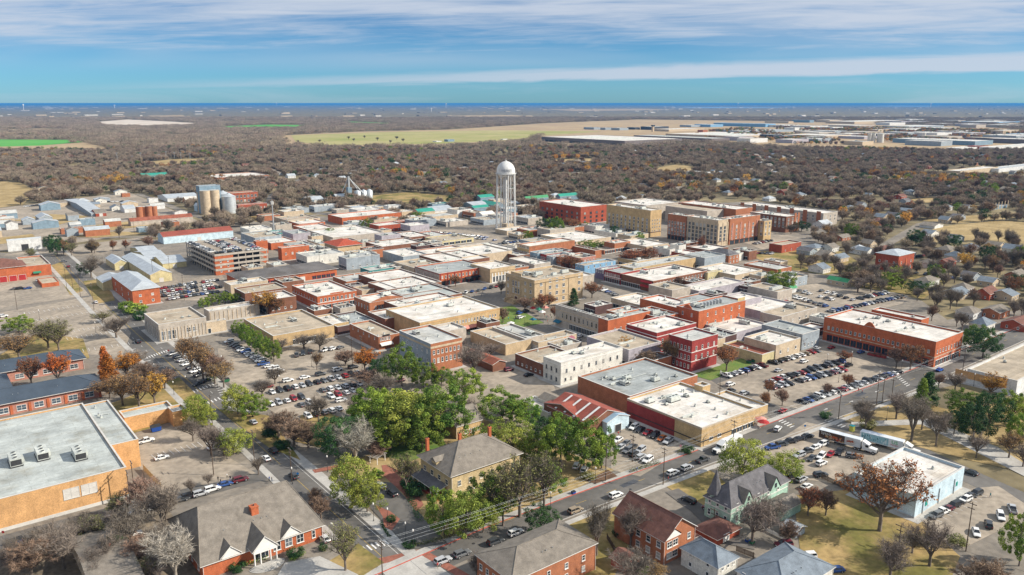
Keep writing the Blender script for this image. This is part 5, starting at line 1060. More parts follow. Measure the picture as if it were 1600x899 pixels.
for pts in ([(20,345),(80,335),(140,338),(90,352)],[(150,352),(230,343),(240,352),(160,362)],[(0,372),(50,366),(60,374),(0,382)],[(230,305),(300,300),(310,308),(250,314)],[(100,370),(180,362),(240,364),(150,372)],[(380,340),(440,333),(450,340),(400,347)],[(600,336),(760,322),(770,330),(640,345)]):
    sheet('grass_patch', pts, GM['drygrass'], .1+.004*len(BOXES) % 7*.001+.05)
# ---------------------------------------------------------------- trees
BARK = mat('grey_bark', (.16,.13,.105), .95, .3, 1.2, objv=.3); BARKP = mat('pale_bark', (.33,.29,.24), .95, .25, 1.2)
def twigm(n, c, v=.35, o=.55): return mat(n, c, .95, .25, .6, isl=v, objv=o)
TW = dict(near=twigm('near_bare_twigs', (.205,.168,.135)), brown=twigm('bare_twigs', (.31,.245,.178)), pale=twigm('pale_twigs', (.33,.3,.25)), red=twigm('reddish_twigs', (.25,.165,.115)), olive=twigm('olive_twigs', (.2,.185,.09)))
def leafm(n, c, c2, v=.4, o=.5): return mat(n, c, .75, c2=c2, scale=.22, isl=v, objv=o, trans=.12, lo=.4, hi=.62)
LF = dict(oak=leafm('live_oak_leaves', (.075,.145,.018), (.25,.325,.04)), yellowgreen=leafm('yellow_green_leaves', (.15,.2,.03), (.31,.33,.055)), dark=leafm('dark_evergreen_leaves', (.022,.062,.018), (.05,.11,.025)),
    orange=leafm('orange_leaves', (.4,.12,.02), (.52,.2,.035)), rust=leafm('rust_leaves', (.24,.085,.035), (.34,.14,.055)), gold=leafm('golden_leaves', (.5,.25,.04), (.62,.36,.07)), tan=leafm('tan_brown_leaves', (.25,.14,.055), (.38,.23,.09)), olive=leafm('olive_leaves', (.14,.15,.045), (.24,.23,.08)), wine=leafm('wine_red_leaves', (.16,.04,.035), (.24,.07,.05)))
def rv(r, s=1.0): return Vector((r.gauss(0,1), r.gauss(0,1), r.gauss(0,1))).normalized()*s
def skeleton(seed, hgt=10.0, spread=1.0, lev=3, nb=(6,5,5), up=.35, tr=.34, clear=.24, ntw=9, twl=1.0, tww=.035, side=(7,5,4,3), twig_lev=None):
    r = random.Random(seed); T = MB(); K = MB(); ends = []
    def grow(p, d, L, rad, l):
        segs = 3 if l < 2 else 2; q = p.copy(); dd = d.copy(); pts = [q.copy()]
        for i in range(segs):
            dd = (dd + rv(r, .22) + Vector((0,0,up*.22))).normalized(); nq = q+dd*(L/segs)
            ra = rad*(1-.55*i/segs); rb = rad*(1-.55*(i+1)/segs)
            T.tube(q, nq, ra, rb, n=side[min(l, 3)], cap=False); q = nq; pts.append(q.copy())
        if l >= lev:
            for k in range(ntw):
                t = r.random(); a = pts[0].lerp(pts[-1], .2+.8*t); twig(a, (dd*.6+rv(r, 1.0)+Vector((0,0,.25))).normalized(), twl*r.uniform(.6,1.3))
            ends.append((q, dd)); return
        n = nb[l] if l < len(nb) else 4
        for k in range(n):
            t = .3+.7*(k+r.random()*.6)/n if l else .45+.55*(k+.5)/n
            idx = min(int(t*segs), segs-1); a = pts[idx].lerp(pts[idx+1], min(1, t*segs-idx))
            ang = 2.4*k+r.random()*1.2; out = Vector((math.cos(ang), math.sin(ang), 0))*spread
            o2 = (dd*r.uniform(.45,.95)+out*r.uniform(.55,1.0)+rv(r, .25)+Vector((0,0,up))).normalized()
            grow(a, o2, L*r.uniform(.5,.78), rad*r.uniform(.38,.55), l+1)
        if l >= 1: grow(q, dd, L*.6, rad*.45, l+1)
    def twig(a, d, L):
        s = d.cross(rv(r)).normalized()*tww; m = a+d*(L*.5)+rv(r, L*.1); e = m+(d+rv(r, .5)).normalized()*(L*.5)
        K.add([a-s, a+s, m+s*.7, m-s*.7], [(0,1,2,3)]); K.add([m-s*.7, m+s*.7, e], [(0,1,2)])
        for _ in range(2):
            e2 = a.lerp(m, r.random())+(d+rv(r, .9)).normalized()*(L*.55); a2 = a.lerp(m, r.random()*.6); K.add([a2-s*.6, a2+s*.6, e2], [(0,1,2)])
    base = Vector((0,0,0)); L0 = hgt*clear
    T.tube((0,0,-.3),(0,0,.35),hgt*.034,hgt*.024,n=side[0],cap=False)
    T.tube((0,0,.35),(0,0,L0),hgt*.024,hgt*.021,n=side[0],cap=False)
    for k in range(nb[0]):
        ang = 2*math.pi*k/nb[0]+r.random()*.7; tilt = r.uniform(.25,1.0)*spread if k else .1
        d = Vector((math.cos(ang)*tilt, math.sin(ang)*tilt, 1)).normalized()
        grow(Vector((0,0,L0*(.85+.15*r.random()))), d, hgt*tr*r.uniform(.85,1.15), hgt*.0175, 1)
    return T, K, ends
def leaves(B, r, c, rad, n, size, flat=.8, mi=0, shell=.5):
    for _ in range(n):
        d = rv(r); q = c+Vector((d.x*rad, d.y*rad, d.z*rad*flat))*(shell+(1-shell)*r.random())
        nn = (d*.8+rv(r, .8)+Vector((0,0,.3))).normalized(); a = nn.orthogonal().normalized(); a.rotate(Matrix.Rotation(r.random()*6.28, 3, nn)); b_ = nn.cross(a); s = size*r.uniform(.6,1.3)
        B.add([q-a*s, q-b_*s*.55, q+a*s, q+b_*s*.6], [(0,1,2,3)], mi)
def norm_h(T, K, hgt):
    top = max(v[2] for v in K.v); f = hgt/top
    for M_ in (T, K): M_.v = [(a*f, b*f, c*f) for a, b, c in M_.v]
    rx = sorted(math.hypot(v[0], v[1]) for v in K.v)[int(len(K.v)*.97)]
    return rx
PROTO = {}   # kind -> list of (trunk mesh, crown mesh, half width at height 10)
def reg(kind, T, K, tm, km):
    w = norm_h(T, K, 10.0); PROTO.setdefault(kind, []).append((T.mesh('trunk', [tm]), K.mesh('crown', [km]), w))
def bare(kind, seeds, tm, km, **kw):
    for s in seeds: T, K, _ = skeleton(s, **kw); reg(kind, T, K, tm, km)
bare('bare', (1,2,3), BARK, TW['near'], ntw=7, twl=1.45, tww=.022)
bare('bare_pale', (4,), BARKP, TW['pale'], ntw=9, twl=1.1, tww=.03, spread=1.1, clear=.12)
bare('bare_red', (5,), BARK, TW['red'], ntw=14, twl=.9, tww=.035)
def broad(kind, seeds, W_, nbl, brad, nl, size, km, tm=BARK, low=.30, hz=.44, zc=.55):
    for s in seeds:
        r = random.Random(s); T, K, _ = skeleton(s, nb=(6,3,2), lev=2, ntw=0); K = MB(); cs = []
        lob = [(r.uniform(0,6.28), r.uniform(.7,1.0)) for _ in range(5)]
        for i in range(nbl):
            z = 1-1.75*(i+.5)/nbl; a = 2.399*i+r.uniform(-.3,.3); rr_ = math.sqrt(max(0, 1-z*z))
            k = 1+.16*math.sin(3*a+s)+r.uniform(-.18,.1)
            c = Vector((rr_*math.cos(a)*W_*k, rr_*math.sin(a)*W_*k, 10*zc+z*10*hz*k)); cs.append(c)
            
            if r.random() > .12: leaves(K, r, c, brad*r.uniform(.55,1.3), nl, size)
        for i in range(nbl//3):
            d = rv(r); c = Vector((d.x*W_*.55, d.y*W_*.55, 10*zc+d.z*10*hz*.5)); leaves(K, r, c, brad*1.1, nl//2, size)
        reg(kind, T, K, tm, km)
broad('oak', (11,12,13), 4.9, 70, 1.0, 185, .165, LF['oak'])
broad('yellowgreen', (14,15), 4.5, 56, 1.2, 160, .17, LF['yellowgreen'])
broad('dark', (16,), 4.6, 56, 1.2, 160, .17, LF['dark'])
def leafy(kind, seeds, km, frac, nl, rad, size, **kw):
    for s in seeds:
        r = random.Random(s*3); kw2 = dict(ntw=6, twl=.9, tww=.03); kw2.update(kw); T, K0, ends = skeleton(s, **kw2); K = MB()
        for (q, d) in ends:
            if r.random() < frac: leaves(K, r, q, rad, nl, size, shell=.1)
        T.add(K0.v, K0.f, 0); reg(kind, T, K, BARK, km)
leafy('orange', (21,22), LF['orange'], .9, 30, .75, .15); leafy('rust', (23,24), LF['rust'], .85, 26, .8, .14); leafy('gold', (25,), LF['gold'], .9, 30, .75, .15)
leafy('tan', (26,27), LF['tan'], .8, 22, .8, .13); leafy('olive', (28,), LF['olive'], .75, 20, .8, .13); leafy('wine', (29,), LF['wine'], .9, 24, .8, .14)
leafy('brown_oak', (31,), LF['rust'], .7, 24, .75, .15, spread=1.25)
def cone(kind, seed, km, W_=2.4):
    r = random.Random(seed); T = MB(); K = MB(); T.tube((0,0,-.3),(0,0,9),.22,.05,7,cap=False)
    for i in range(70):
        z = .8+9*(i/70)**1.1; rad = W_*(1-z/10.2)**.8; 
        for k in range(3):
            a = r.uniform(0,6.28); rr_ = rad*r.uniform(.5,1.05); leaves(K, r, Vector((rr_*math.cos(a), rr_*math.sin(a), z)), .62, 24, .18)
    reg(kind, T, K, BARK, km)
cone('conifer', 41, LF['dark']); cone('cypress', 42, LF['orange'], 3.0); cone('cedar', 43, LF['oak'], 2.8)
def shrub(kind, seed, km, n=26):
    r = random.Random(seed); T = MB(); K = MB(); T.tube((0,0,-.2),(0,0,3),.3,.2,6,cap=False)
    for i in range(n):
        d = rv(r); leaves(K, r, Vector((d.x*4.2, d.y*4.2, 5+d.z*3.8)), 2.2, 60, .5)
    reg(kind, T, K, BARK, km)
shrub('bush', 51, LF['dark']); shrub('bush_green', 52, LF['oak']); shrub('bush_olive', 53, LF['olive']); 
NAME = dict(bare='bare_tree', bare_pale='bare_tree', bare_red='bare_tree', oak='live_oak', yellowgreen='broadleaf_tree', dark='evergreen_tree', orange='autumn_tree', rust='autumn_tree', gold='autumn_tree', tan='autumn_tree', olive='autumn_tree', wine='autumn_tree', brown_oak='autumn_tree', conifer='conifer', cypress='cypress_tree', cedar='conifer', bush='shrub', bush_green='shrub', bush_olive='shrub')
ADJ = dict(bare='bare grey brown tree', bare_pale='pale barked bare tree', bare_red='reddish bare tree', oak='dense green evergreen oak', yellowgreen='yellow green leafy tree', dark='dark green evergreen tree', orange='bright orange autumn tree', rust='rust coloured autumn tree', gold='golden yellow autumn tree', tan='tan brown leafed tree', olive='thin olive leafed tree', wine='wine red autumn tree', brown_oak='spreading oak with sparse brown leaves', conifer='dark conical conifer', cypress='orange conical cypress', cedar='green conical cedar', bush='dark green bush', bush_green='bright green bush', bush_olive='olive brown bush')
TR = []   # placed trees (x, y, r)
TREES = []
def tree(kind, x, y, hgt, lab, wscale=1.0, group=None, i=None):
    pr = PROTO[kind]; k = (len(TREES) if i is None else i) % len(pr); t, c, w = pr[k]
    o = empty(NAME[kind], (x, y, 0), random.uniform(0, 6.28), lab, 'shrub' if 'bush' in kind else 'tree', group)
    f = hgt/10; o.scale = (f*wscale, f*wscale, f); link('trunk', t, o); link('crown' if 'bush' not in kind else 'foliage', c, o)
    TR.append((x, y, w*f*wscale*.7)); TREES.append(o); return o
def T(kind, x, yb, yt, where, wpx=None):
    "hand placed tree: photo x, foot row, top row, where it stands, crown width in photo pixels"
    p = P(x, yb); h = solve(lambda h: Q((p[0], p[1], h))[1]-yt, .5, 60); ws = 1.0
    if wpx:
        w = PROTO[kind][len(TREES) % len(PROTO[kind])][2]*2*h/10; ws = min(2.2, max(.5, wpx*Q((*p[:2], h/2))[2]/FPX/w))
    return tree(kind, p[0], p[1], h, ADJ[kind]+' '+where, ws)
for a in [
 # evergreens in the middle
 ('oak',628,603,536,'against the grey sided three storey block',66), ('oak',662,606,566,'just right of the one beside the grey block',46), ('oak',690,604,574,'below the orange brick upper storeys',40),
 ('oak',726,630,574,'alone at the grassy yard edge above villa',66), ('oak',592,684,606,'at upper left of the big evergreen clump',96), ('yellowgreen',638,692,610,'in the middle of the big evergreen clump',104), ('oak',688,690,598,'at upper right of the big evergreen clump',104), ('oak',612,662,612,'behind the left of big evergreen clump',80), ('oak',664,664,606,'behind the middle of big evergreen clump',84), ('oak',610,704,648,'lower front of the big evergreen clump',70), ('oak',660,704,644,'lower right front of the big evergreen clump',76),
 ('oak',578,672,612,'at left tip of the big evergreen clump',60), ('dark',528,716,650,'left of the pale barked tree by the garden',78), ('bare_pale',556,722,652,'in front of the evergreen clump by the garden',84),
 ('oak',785,660,606,'left of the white walled yard',80), ('oak',822,668,622,'below the white walled yard',60), ('yellowgreen',800,712,654,'behind the chimneys of the yellow villa',78), ('oak',760,705,662,'beside the stone cottage',50), ('oak',842,725,672,'right of the yellow villa roof',60),
 ('oak',876,722,648,'below the rust red metal roof',76), ('oak',912,735,652,'at the corner of small car park',84), ('oak',940,732,664,'nearest the dumpster yard',50), ('dark',850,700,650,'between villa and metal roof',50),
 ('yellowgreen',551,788,712,'beside the brick drive, nearer the kerb end of street',76), ('yellowgreen',574,800,744,'at the tip of the curved brick path',62),
 ('oak',694,838,764,'at the front left of the yellow villa',72), ('yellowgreen',728,842,760,'at the front of the yellow villa',76), ('yellowgreen',755,832,778,'in front of the villa by pavement',56), ('olive',812,808,712,'screening the right half of villa',100), ('oak',770,812,730,'large before the middle of villa',84), ('oak',855,775,716,'right of the villa corner by lane',60), ('olive',850,792,708,'right of the villa by the lane',64), ('olive',786,822,738,'by the pavement below the villa',60),
 ('olive',635,770,708,'on the front lawn of the villa',46), ('bush',652,772,756,'beside the villa porch',40), ('bush',640,760,748,'along the villa porch path',30),
 ('dark',845,836,790,'with glossy leaves on the kerb below villa',60), ('yellowgreen',1160,752,684,'beside the white box truck, left of the pair',78), ('yellowgreen',1224,752,704,'beside the white box truck, right of the pair',66),
 # left streets
 ('yellowgreen',308,664,616,'on the street kerb by low orange wing',46), ('yellowgreen',322,668,632,'second on the kerb by low orange wing',40), ('yellowgreen',372,648,600,'at the lower end of big central car park',50), ('oak',395,652,612,'at central car park entrance',54), ('yellowgreen',366,710,670,'left of street beside the yard',60), ('bare',350,712,678,'behind the yellow green street tree',50),
 ('oak',374,524,500,'first in the green row beside car park',26), ('oak',386,536,506,'second in the green row beside car park',28), ('oak',398,546,514,'third in the green row beside car park',30), ('oak',412,556,522,'fourth in the green row beside car park',32), ('oak',428,566,532,'fifth in the green row beside car park',32),
 ('cypress',166,592,540,'behind the school wing',24), ('cypress',172,604,552,'nearest the school wing end',34), ('orange',198,594,550,'right of the conical orange pair',46), ('rust',50,606,556,'in front of slate roof, left one',36), ('orange',92,604,548,'in front of slate roof, right one',42),
 ('tan',192,634,582,'on the lawn left of street',60), ('tan',218,640,578,'in the middle of the lawn left of street',56), ('gold',242,632,584,'by street kerb on the corner lawn',50), ('bare_red',228,604,562,'behind the golden tree on corner lawn',50), ('bare',212,576,545,'at the corner by the crossing',40), ('tan',172,622,590,'against the orange annex roof',50),
 ('bare_red',258,608,575,'near the crosswalk beside street',40), ('bush_green',170,598,588,'small under the orange cypresses',16),
 ('tan',300,580,522,'at top of the parked car street',54), ('tan',318,596,536,'second along the parked car street',54), ('bare_red',336,600,552,'third along the parked car street',50), ('tan',350,606,562,'fourth along the parked car street',44), ('oak',332,596,576,'small and green among brown street trees',20), ('tan',286,565,530,'beside the concrete bank',34),
 ('gold',418,492,455,'behind the stained white roof',40), ('rust',432,492,462,'beside the orange one behind stained roof',36), ('rust',408,488,466,'low one left of orange tree',40),
 ('olive',76,545,500,'left of the twin trees by car park',56), ('oak',30,520,494,'at far left car park edge',50), ('olive',92,548,508,'right of the twin trees by car park',50), ('tan',30,560,520,'in front of the far left car park',60), ('bare',182,528,492,'on kerb of left car park',50), ('olive',160,505,488,'by the left street kerb',40), ('tan',10,545,524,'at the left photo edge above school',50),
 ('bush_green',198,486,470,'left of red office wall',26), ('bush_green',212,490,474,'below the red office',36), ('oak',332,478,458,'first in hedge above office wing',26), ('oak',352,474,456,'second in hedge above office wing',28), ('oak',370,472,458,'third in hedge above office wing',26), ('oak',318,482,464,'lowest in hedge above office wing',20), ('bush',220,500,486,'by the bank corner',24),
 ('bare',143,434,396,'large by the street near yellow warehouses',40), ('dark',134,430,410,'small under the large bare tree',26), ('tan',148,396,374,'left of the long rusty shed',22), ('rust',177,394,375,'near the rusty shed, left one',14), ('rust',197,392,374,'near the rusty shed, right one',14), ('olive',50,408,388,'behind the red brick station',20), ('olive',112,400,380,'on the yard by left street',22),
 # bottom left thicket
 ('bare_red',230,812,738,'left in the thicket by the hipped hall',66), ('bare',255,835,742,'right in the thicket by the hipped hall',70), ('olive',185,818,772,'below the parked cars in thicket',46), ('bare',205,860,790,'centre of the bottom left thicket',70), ('bare_pale',275,905,820,'beside the hipped hall at bottom',86), ('dark',185,880,835,'deep green in the bottom left thicket',44), ('bare',100,890,820,'above the grey cottage',80), ('bare_red',50,905,840,'at bottom left corner',80), ('bare',15,890,850,'at the very left bottom edge',60), ('bare',130,850,800,'under the parked cars at lower left',60), ('bare',150,905,850,'behind the grey cottage chimney',60), ('tan',60,870,835,'left of the grey cottage',50), ('bare',80,868,812,'in the thicket under grey kerb car',60), ('olive',150,848,806,'in the thicket middle, thin',50), ('bare',170,890,830,'right behind the grey cottage',70), ('bare_red',215,890,835,'low right in the bottom left thicket',60), ('bare',245,875,815,'against the hall eave in thicket',60), ('bare',190,835,790,'at the top of bottom left thicket',56), ('bare',30,880,836,'behind the left corner tree',60), ('bare',250,905,860,'under the pale tree at bottom',50), ('dark',172,905,876,'small green at the bottom edge',30), ('bare',260,815,770,'leaning at the hall corner',46), ('olive',235,905,870,'at bottom edge left of the hall',40), ('bare',300,775,745,'on pavement by parked white cars',22), ('bare',326,760,738,'second on pavement by parked cars',20),
 ('olive',540,892,822,'at the front corner of the hipped hall',70), ('bare_red',502,812,772,'between hipped hall and the street',40), ('bare_red',492,790,762,'second between hipped hall and street',30), ('bush',462,870,856,'by the hall front windows',28), ('bush',372,892,880,'at the hall front steps',30), ('bush',504,860,850,'at the hall corner',16), ('bare',404,742,712,'on the street kerb opposite villa garden',30),
 # purple shrubs in car park islands
 ('bare',498,660,612,'alone in the central car park',46), ('bare_red',436,684,640,'left on the island by street',60), ('bare_red',460,698,652,'centre on the island by street',60), ('bare_red',482,700,660,'right on the island by street',50), ('bush',440,700,690,'clipped beside the street island',34), ('bush',424,680,668,'long clipped on the street island',36), ('bare',410,620,590,'left in the upper car park strip',40), ('bare_red',540,572,545,'in the upper car park strip',46), ('orange',570,582,544,'red leafed beside the poles',40), ('bare',600,620,580,'left of the evergreen clump',60), ('bare_red',575,606,575,'above the parked cars beside clump',56), ('bare',556,650,618,'behind the evergreen clump left',50), ('bare',430,600,570,'at left car park row end',40), ('tan',495,578,548,'small on the upper car park pavement',20), ('bare',475,545,520,'in front of the stained roof block',50), ('bare',500,548,518,'right of the stained roof block front',40), ('bare',440,548,528,'left of the stained roof block front',40),
 ('bare',330,712,660,'in the yard of the low orange wing',46), ('bare',302,690,650,'beside the low orange wing',40), ('bare_red',590,718,690,'on the villa garden edge',40), ('bush_green',588,746,736,'in the villa garden circle',26),
 ('dark',590,590,560,'small left of the grey sided block',30), ('bare',740,590,530,'behind the three storey block',60), ('bare',765,560,535,'in the yard behind the three storey block',50), ('bare',720,660,620,'beside the stone cottage, left',60), ('bare_pale',700,655,632,'low beside cottage gable',40), ('bare',800,650,618,'among evergreens by white yard',60),
 # square
 ('rust',846,488,458,'in front of courthouse, left one',26), ('rust',858,480,460,'in front of courthouse, middle',30), ('bare_red',820,486,464,'at the courthouse steps side',26), ('conifer',896,478,450,'decorated beside courthouse wall',18), ('rust',925,466,440,'round one right of the courthouse',32), ('rust',866,500,478,'small red one on square corner',14), ('bare',783,460,435,'left of the courthouse',20), ('rust',712,448,430,'before orange corner block',22), ('bare_red',786,505,478,'left corner of the square',26), ('rust',884,420,398,'behind the courthouse left',30), ('rust',900,424,402,'behind the courthouse right',24),
 ('gold',972,556,526,'beside white painted block',26), ('bare_red',1008,578,545,'left of the crimson corner building',40), ('tan',1040,572,524,'between the flats and crimson building',26), ('tan',1054,574,532,'right between the flats and crimson building',24), ('rust',1135,580,540,'on green lawn beside crimson building',40), ('rust',1012,412,386,'left in the rust clump below apartments',40), ('rust',985,414,390,'right in the rust clump below apartments',40), ('rust',1096,395,368,'slender before the apartment block',16), ('tan',1046,455,440,'before the brown brick row, left',24), ('bare_red',1060,450,430,'before the brown brick row, right',24),
 ('oak',1220,456,422,'round by the right car park',54), ('bare',1255,440,425,'right of round green tree',44), ('oak',1392,452,425,'dark crowned by the car park',38), ('yellowgreen',1398,440,414,'bright beside red apartment house',24), ('bare_red',1350,450,420,'left of the dark crowned tree',40), ('bare',1340,458,430,'leaning over the green roofed house',40), ('olive',1330,434,414,'behind the green roofed house',40), ('dark',1430,462,438,'small at right end of car park',34), ('dark',1215,415,404,'small on dry lawn',14), ('bare',1262,418,402,'on the dry lawn by cabins',24),
 ('dark',850,366,340,'left in clump right of tower',28), ('oak',868,368,338,'centre in clump right of tower',32), ('rust',890,364,340,'rusty in clump right of tower',34), ('oak',912,362,346,'right in clump right of tower',26), ('oak',825,376,360,'small below tower base',18), ('oak',918,392,374,'left behind white roofs',30), ('oak',936,390,376,'right behind white roofs',26), ('dark',960,372,352,'before tan apartment wing',16), ('oak',1000,382,362,'below the apartment block',16), ('dark',1252,362,345,'right of the apartment wing',28), ('bare',1236,366,348,'at dark apartment wing corner',22),
 ('oak',572,358,340,'by the orange railway store',22), ('bare',585,352,335,'tall by the orange railway store',20), ('oak',515,370,356,'by the radio mast store',18), ('oak',652,342,330,'at left of grey warehouses',24),
 # right park
 ('conifer',1448,632,580,'beside the street at park corner',34), ('cedar',1438,642,590,'left behind the dark conifer',30), ('bare',1345,660,618,'by the park path near pole',46), ('bare',1352,672,630,'second by the park path near pole',30), ('bare',1424,690,606,'large in the park behind trailers',62), ('bare',1440,672,618,'behind the large park tree',40), ('bare',1462,698,634,'centre of the park lawn',50), ('bare',1400,655,610,'left of large park tree',46), ('rust',1422,578,536,'front of the long red building',42), ('bare_red',1400,576,540,'left front of the long red building',30), ('gold',1546,622,584,'golden beside tan roofed store',42), ('oak',1505,655,608,'left in the park evergreens',60), ('dark',1545,670,612,'centre in the park evergreens',60), ('oak',1580,660,612,'right in the park evergreens',60), ('oak',1592,700,640,'at right edge of park',50), ('dark',1520,690,630,'lower in the park evergreens',60), ('bare',1492,610,580,'on street corner before tan roofed store',34), ('bare_red',1466,606,582,'small on the street corner',24), ('bare',1525,716,672,'small in the lower park',34), ('tan',1576,716,672,'yellowish in the lower park',46), ('bare',1598,730,690,'at lower right edge of park',40), ('dark',1490,680,640,'left below the park evergreens',40), ('rust',1200,618,592,'inside right car park',18), ('rust',1196,640,612,'at lower end of right car park',20), ('rust',1320,566,548,'at top of right car park',26), ('rust',1324,608,584,'on strip of right car park',20), ('bare_red',1292,618,598,'on middle strip of right car park',20), ('bare_red',1222,634,606,'on left strip of right car park',24), ('oak',1470,545,515,'before the right wood',50), ('dark',1535,560,510,'green above the right street',56), ('oak',1522,545,505,'brighter above the right street',46), ('bare_red',1246,545,520,'beside the tan workshop',30),
 # bottom right
 ('brown_oak',1374,830,712,'before the pale blue walled hall',130), ('bare',1452,885,808,'at edge of hall car park',76), ('bare',1390,905,836,'on the bottom lawn',70), ('bare',1425,865,825,'behind the car park edge tree',50), ('bare_red',1540,960,868,'large wine coloured at bottom right corner',100), ('oak',1592,885,800,'at bottom right edge',60), ('bare',1175,850,768,'beside the mint green house',80), ('bare',1200,830,775,'right front of the mint green house',60), ('rust',1262,806,760,'low beside the garden shed',44), ('bare_red',1290,806,762,'by fence right of mint house',40), ('bare_red',1230,852,812,'left of the garden shed',40), ('yellowgreen',940,862,770,'on lawn left of the brown brick house',0), ('bare',932,868,775,'tall on lawn left of brown house',56), ('bare',985,855,782,'against the brown brick house',56), ('bare',990,915,858,'below the brown brick house',80), ('bare',860,905,860,'in front of brick apartments',60), ('bare',745,905,862,'at lower pavement before brick apartments',40), ('bush_green',1005,900,885,'by the brown house',26), ('tan',1028,905,882,'low at bottom by brown house',50), ('bush',966,838,826,'by brown house corner',20), ('rust',1270,790,765,'upright at mint house yard fence',30), ('bush_olive',1495,852,836,'at car park corner',30), ('bush_olive',1440,850,838,'on edge of the bottom lawn',30), ('bush_olive',920,748,738,'clipped at small car park end',26), ('bush',1075,708,698,'clipped at the tan store corner',22), ('bush',640,854,846,'clipped at villa corner',30), ('bush',612,815,806,'ringed by brick path',18), ('bush',1290,654,644,'at the pole by crossing',20), ('bush_olive',1355,668,656,'by the park path',28),
 ]:
    if a[5] == 0: continue
    T(a[0], a[1], a[2], a[3], a[4], a[5] if len(a) > 5 else None)
HAND = len(TREES)
# ---- where trees may grow by themselves
def inpoly(px, py, poly):
    poly = np.array(poly, float); x, y = poly[:, 0], poly[:, 1]; ins = np.zeros(len(px), bool); j = len(x)-1
    for i in range(len(x)):
        c = ((y[i] > py) != (y[j] > py)) & (px < (x[j]-x[i])*(py-y[i])/(y[j]-y[i]+1e-12)+x[i]); ins ^= c; j = i
    return ins
def project(X, Y, z=0.0):
    vx, vy, vz = X, Y, z-H; w = vx*CF[0]+vy*CF[1]+vz*CF[2]
    return 800+FPX*(vx*CR[0]+vy*CR[1])/w, 449.5-FPX*(vx*CU[0]+vy*CU[1]+vz*CU[2])/w, w
TOWNP = [(-260,960),(-260,440),(0,398),(110,400),(250,384),(300,372),(400,356),(440,335),(500,325),(640,352),(700,345),(840,345),(950,325),(1160,312),(1320,335),(1260,372),(1290,385),(1240,420),(1290,430),(1320,455),(1430,470),(1435,500),(1510,520),(1700,470),(1700,960)]
ROADS = [([(485,272),(470,280),(425,305),(420,318),(560,345)],5),([(1420,400),(1380,385),(1440,350),(1600,334),(1700,325)],8),([(330,345),(290,332),(240,312),(215,303)],6)]
def grid(r0, r1, step, jit=.9):
    n = int(2*r1/step); a = RNG.random((0,)); us = []
    half = math.tan(R(36))
    ys = np.arange(r0, r1, step); out = []
    for f in ys:
        m = np.arange(-f*half, f*half, step); out.append(np.stack([m, np.full_like(m, f)], 1))
    g = np.concatenate(out)+ (RNG.random((sum(len(o) for o in out), 2))-.5)*step*jit*1.6
    Fh = np.array([math.sin(PHI), math.cos(PHI)]); Rh = np.array([math.cos(PHI), -math.sin(PHI)])
    return g[:, :1]*Rh+g[:, 1:]*Fh
def allowed(g, pad=3.0, extra=()):
    px, py, w = project(g[:, 0], g[:, 1]); ok = ~inpoly(px, py, TOWNP)
    for poly in list(OPEN)+list(extra): ok &= ~inpoly(px, py, poly)
    bx = np.array(BOXES)
    for b_ in bx:
        ok &= ~((g[:, 0] > b_[0]-pad) & (g[:, 0] < b_[2]+pad) & (g[:, 1] > b_[1]-pad) & (g[:, 1] < b_[3]+pad))
    for pts, hw in ROADS:
        for i in range(len(pts)-1):
            a = P(*pts[i])[:2]; c = P(*pts[i+1])[:2]; d = c-a; L_ = np.linalg.norm(d); d /= L_; q = g-a; t = q@d; s_ = np.abs(q[:, 0]*-d[1]+q[:, 1]*d[0]); ok &= ~((t > 0) & (t < L_) & (s_ < hw+2))
    return ok
# ---- small houses in the wooded streets
HM = [('white_metal','shingle'),('beige','shingle_blue'),('white_paint','shingle_blue'),('red_brick','shingle_brown'),('beige','shingle'),('white_metal','silver'),('rust_brick','shingle'),('grey_paint','shingle_dark')]
HN = dict(white_metal='white', beige='beige', white_paint='cream', red_brick='red brick', rust_brick='brown brick', grey_paint='grey')
RN = dict(shingle='tan roofed', shingle_blue='grey blue roofed', shingle_brown='brown roofed', silver='silver roofed', shingle_dark='dark roofed')
# denser lots: hand seen houses first
hp = [(1300,395),(1345,398),(1355,400),(1440,378),(1455,372),(1560,392),(1590,398),(1290,408),(1310,412),(1360,388),(1500,470),(1545,470),(1580,472),(1600,520),(1520,500),(1480,420),(1455,420),(1500,410),(1510,460),(1540,520),(1510,330),(1330,330),(1345,325),(1380,345),(1400,342),(1420,335),(1395,325),(1360,310),(1415,290),(1300,285),(1230,290),(1170,270),(1160,300),(1060,300),(1080,290),(1010,300),(970,315),(1000,312),(940,300),(920,290),(900,275),(860,290),(830,280),(690,290),(560,295),(500,270),(480,268),(420,270),(380,262),(1210,300),(1250,310),(1280,318),(1120,285),(1330,300),(1480,330),(1500,345),(880,260),(1010,250),(1050,255),(1180,245),(1240,250),(1300,255),(1345,250),(1380,250),(1200,262),(740,262),(660,275),(600,265),(180,305),(120,320),(150,318),(90,322),(175,330),(60,300),(135,325),(1575,300),(1540,290),(1450,290),(1420,270),(1400,255),(1500,255),(1380,400),(1420,405),(1520,395),(1450,450),(1395,270),(1265,400),(1275,395),(1520,440),(1480,350),(1495,380),(1550,450),(1590,440),(450,300),(445,262),(900,255),(1560,500)]
NEARH = 0
def house_at(x, y, i):
    wl_, rf = HM[i % len(HM)]; wd, dp = random.uniform(9,15), random.uniform(8,12); hh = random.uniform(3.0,3.8)
    o, g = bldg('house', 'x', None, wl_, rf, [('w','R',1,3,1.0,1.3,1,1),('w','L',1,2,1.0,1.3,1,1)], rt=('gableX','gableY','hip')[i % 3], rh=random.uniform(2.0,3.2), cat='house', group='small houses among the winter trees', pave=False, world_geo=(x, y, wd, dp, hh))
    label_later(o, f'small {HN[wl_]} {RN[rf]} house'); return o
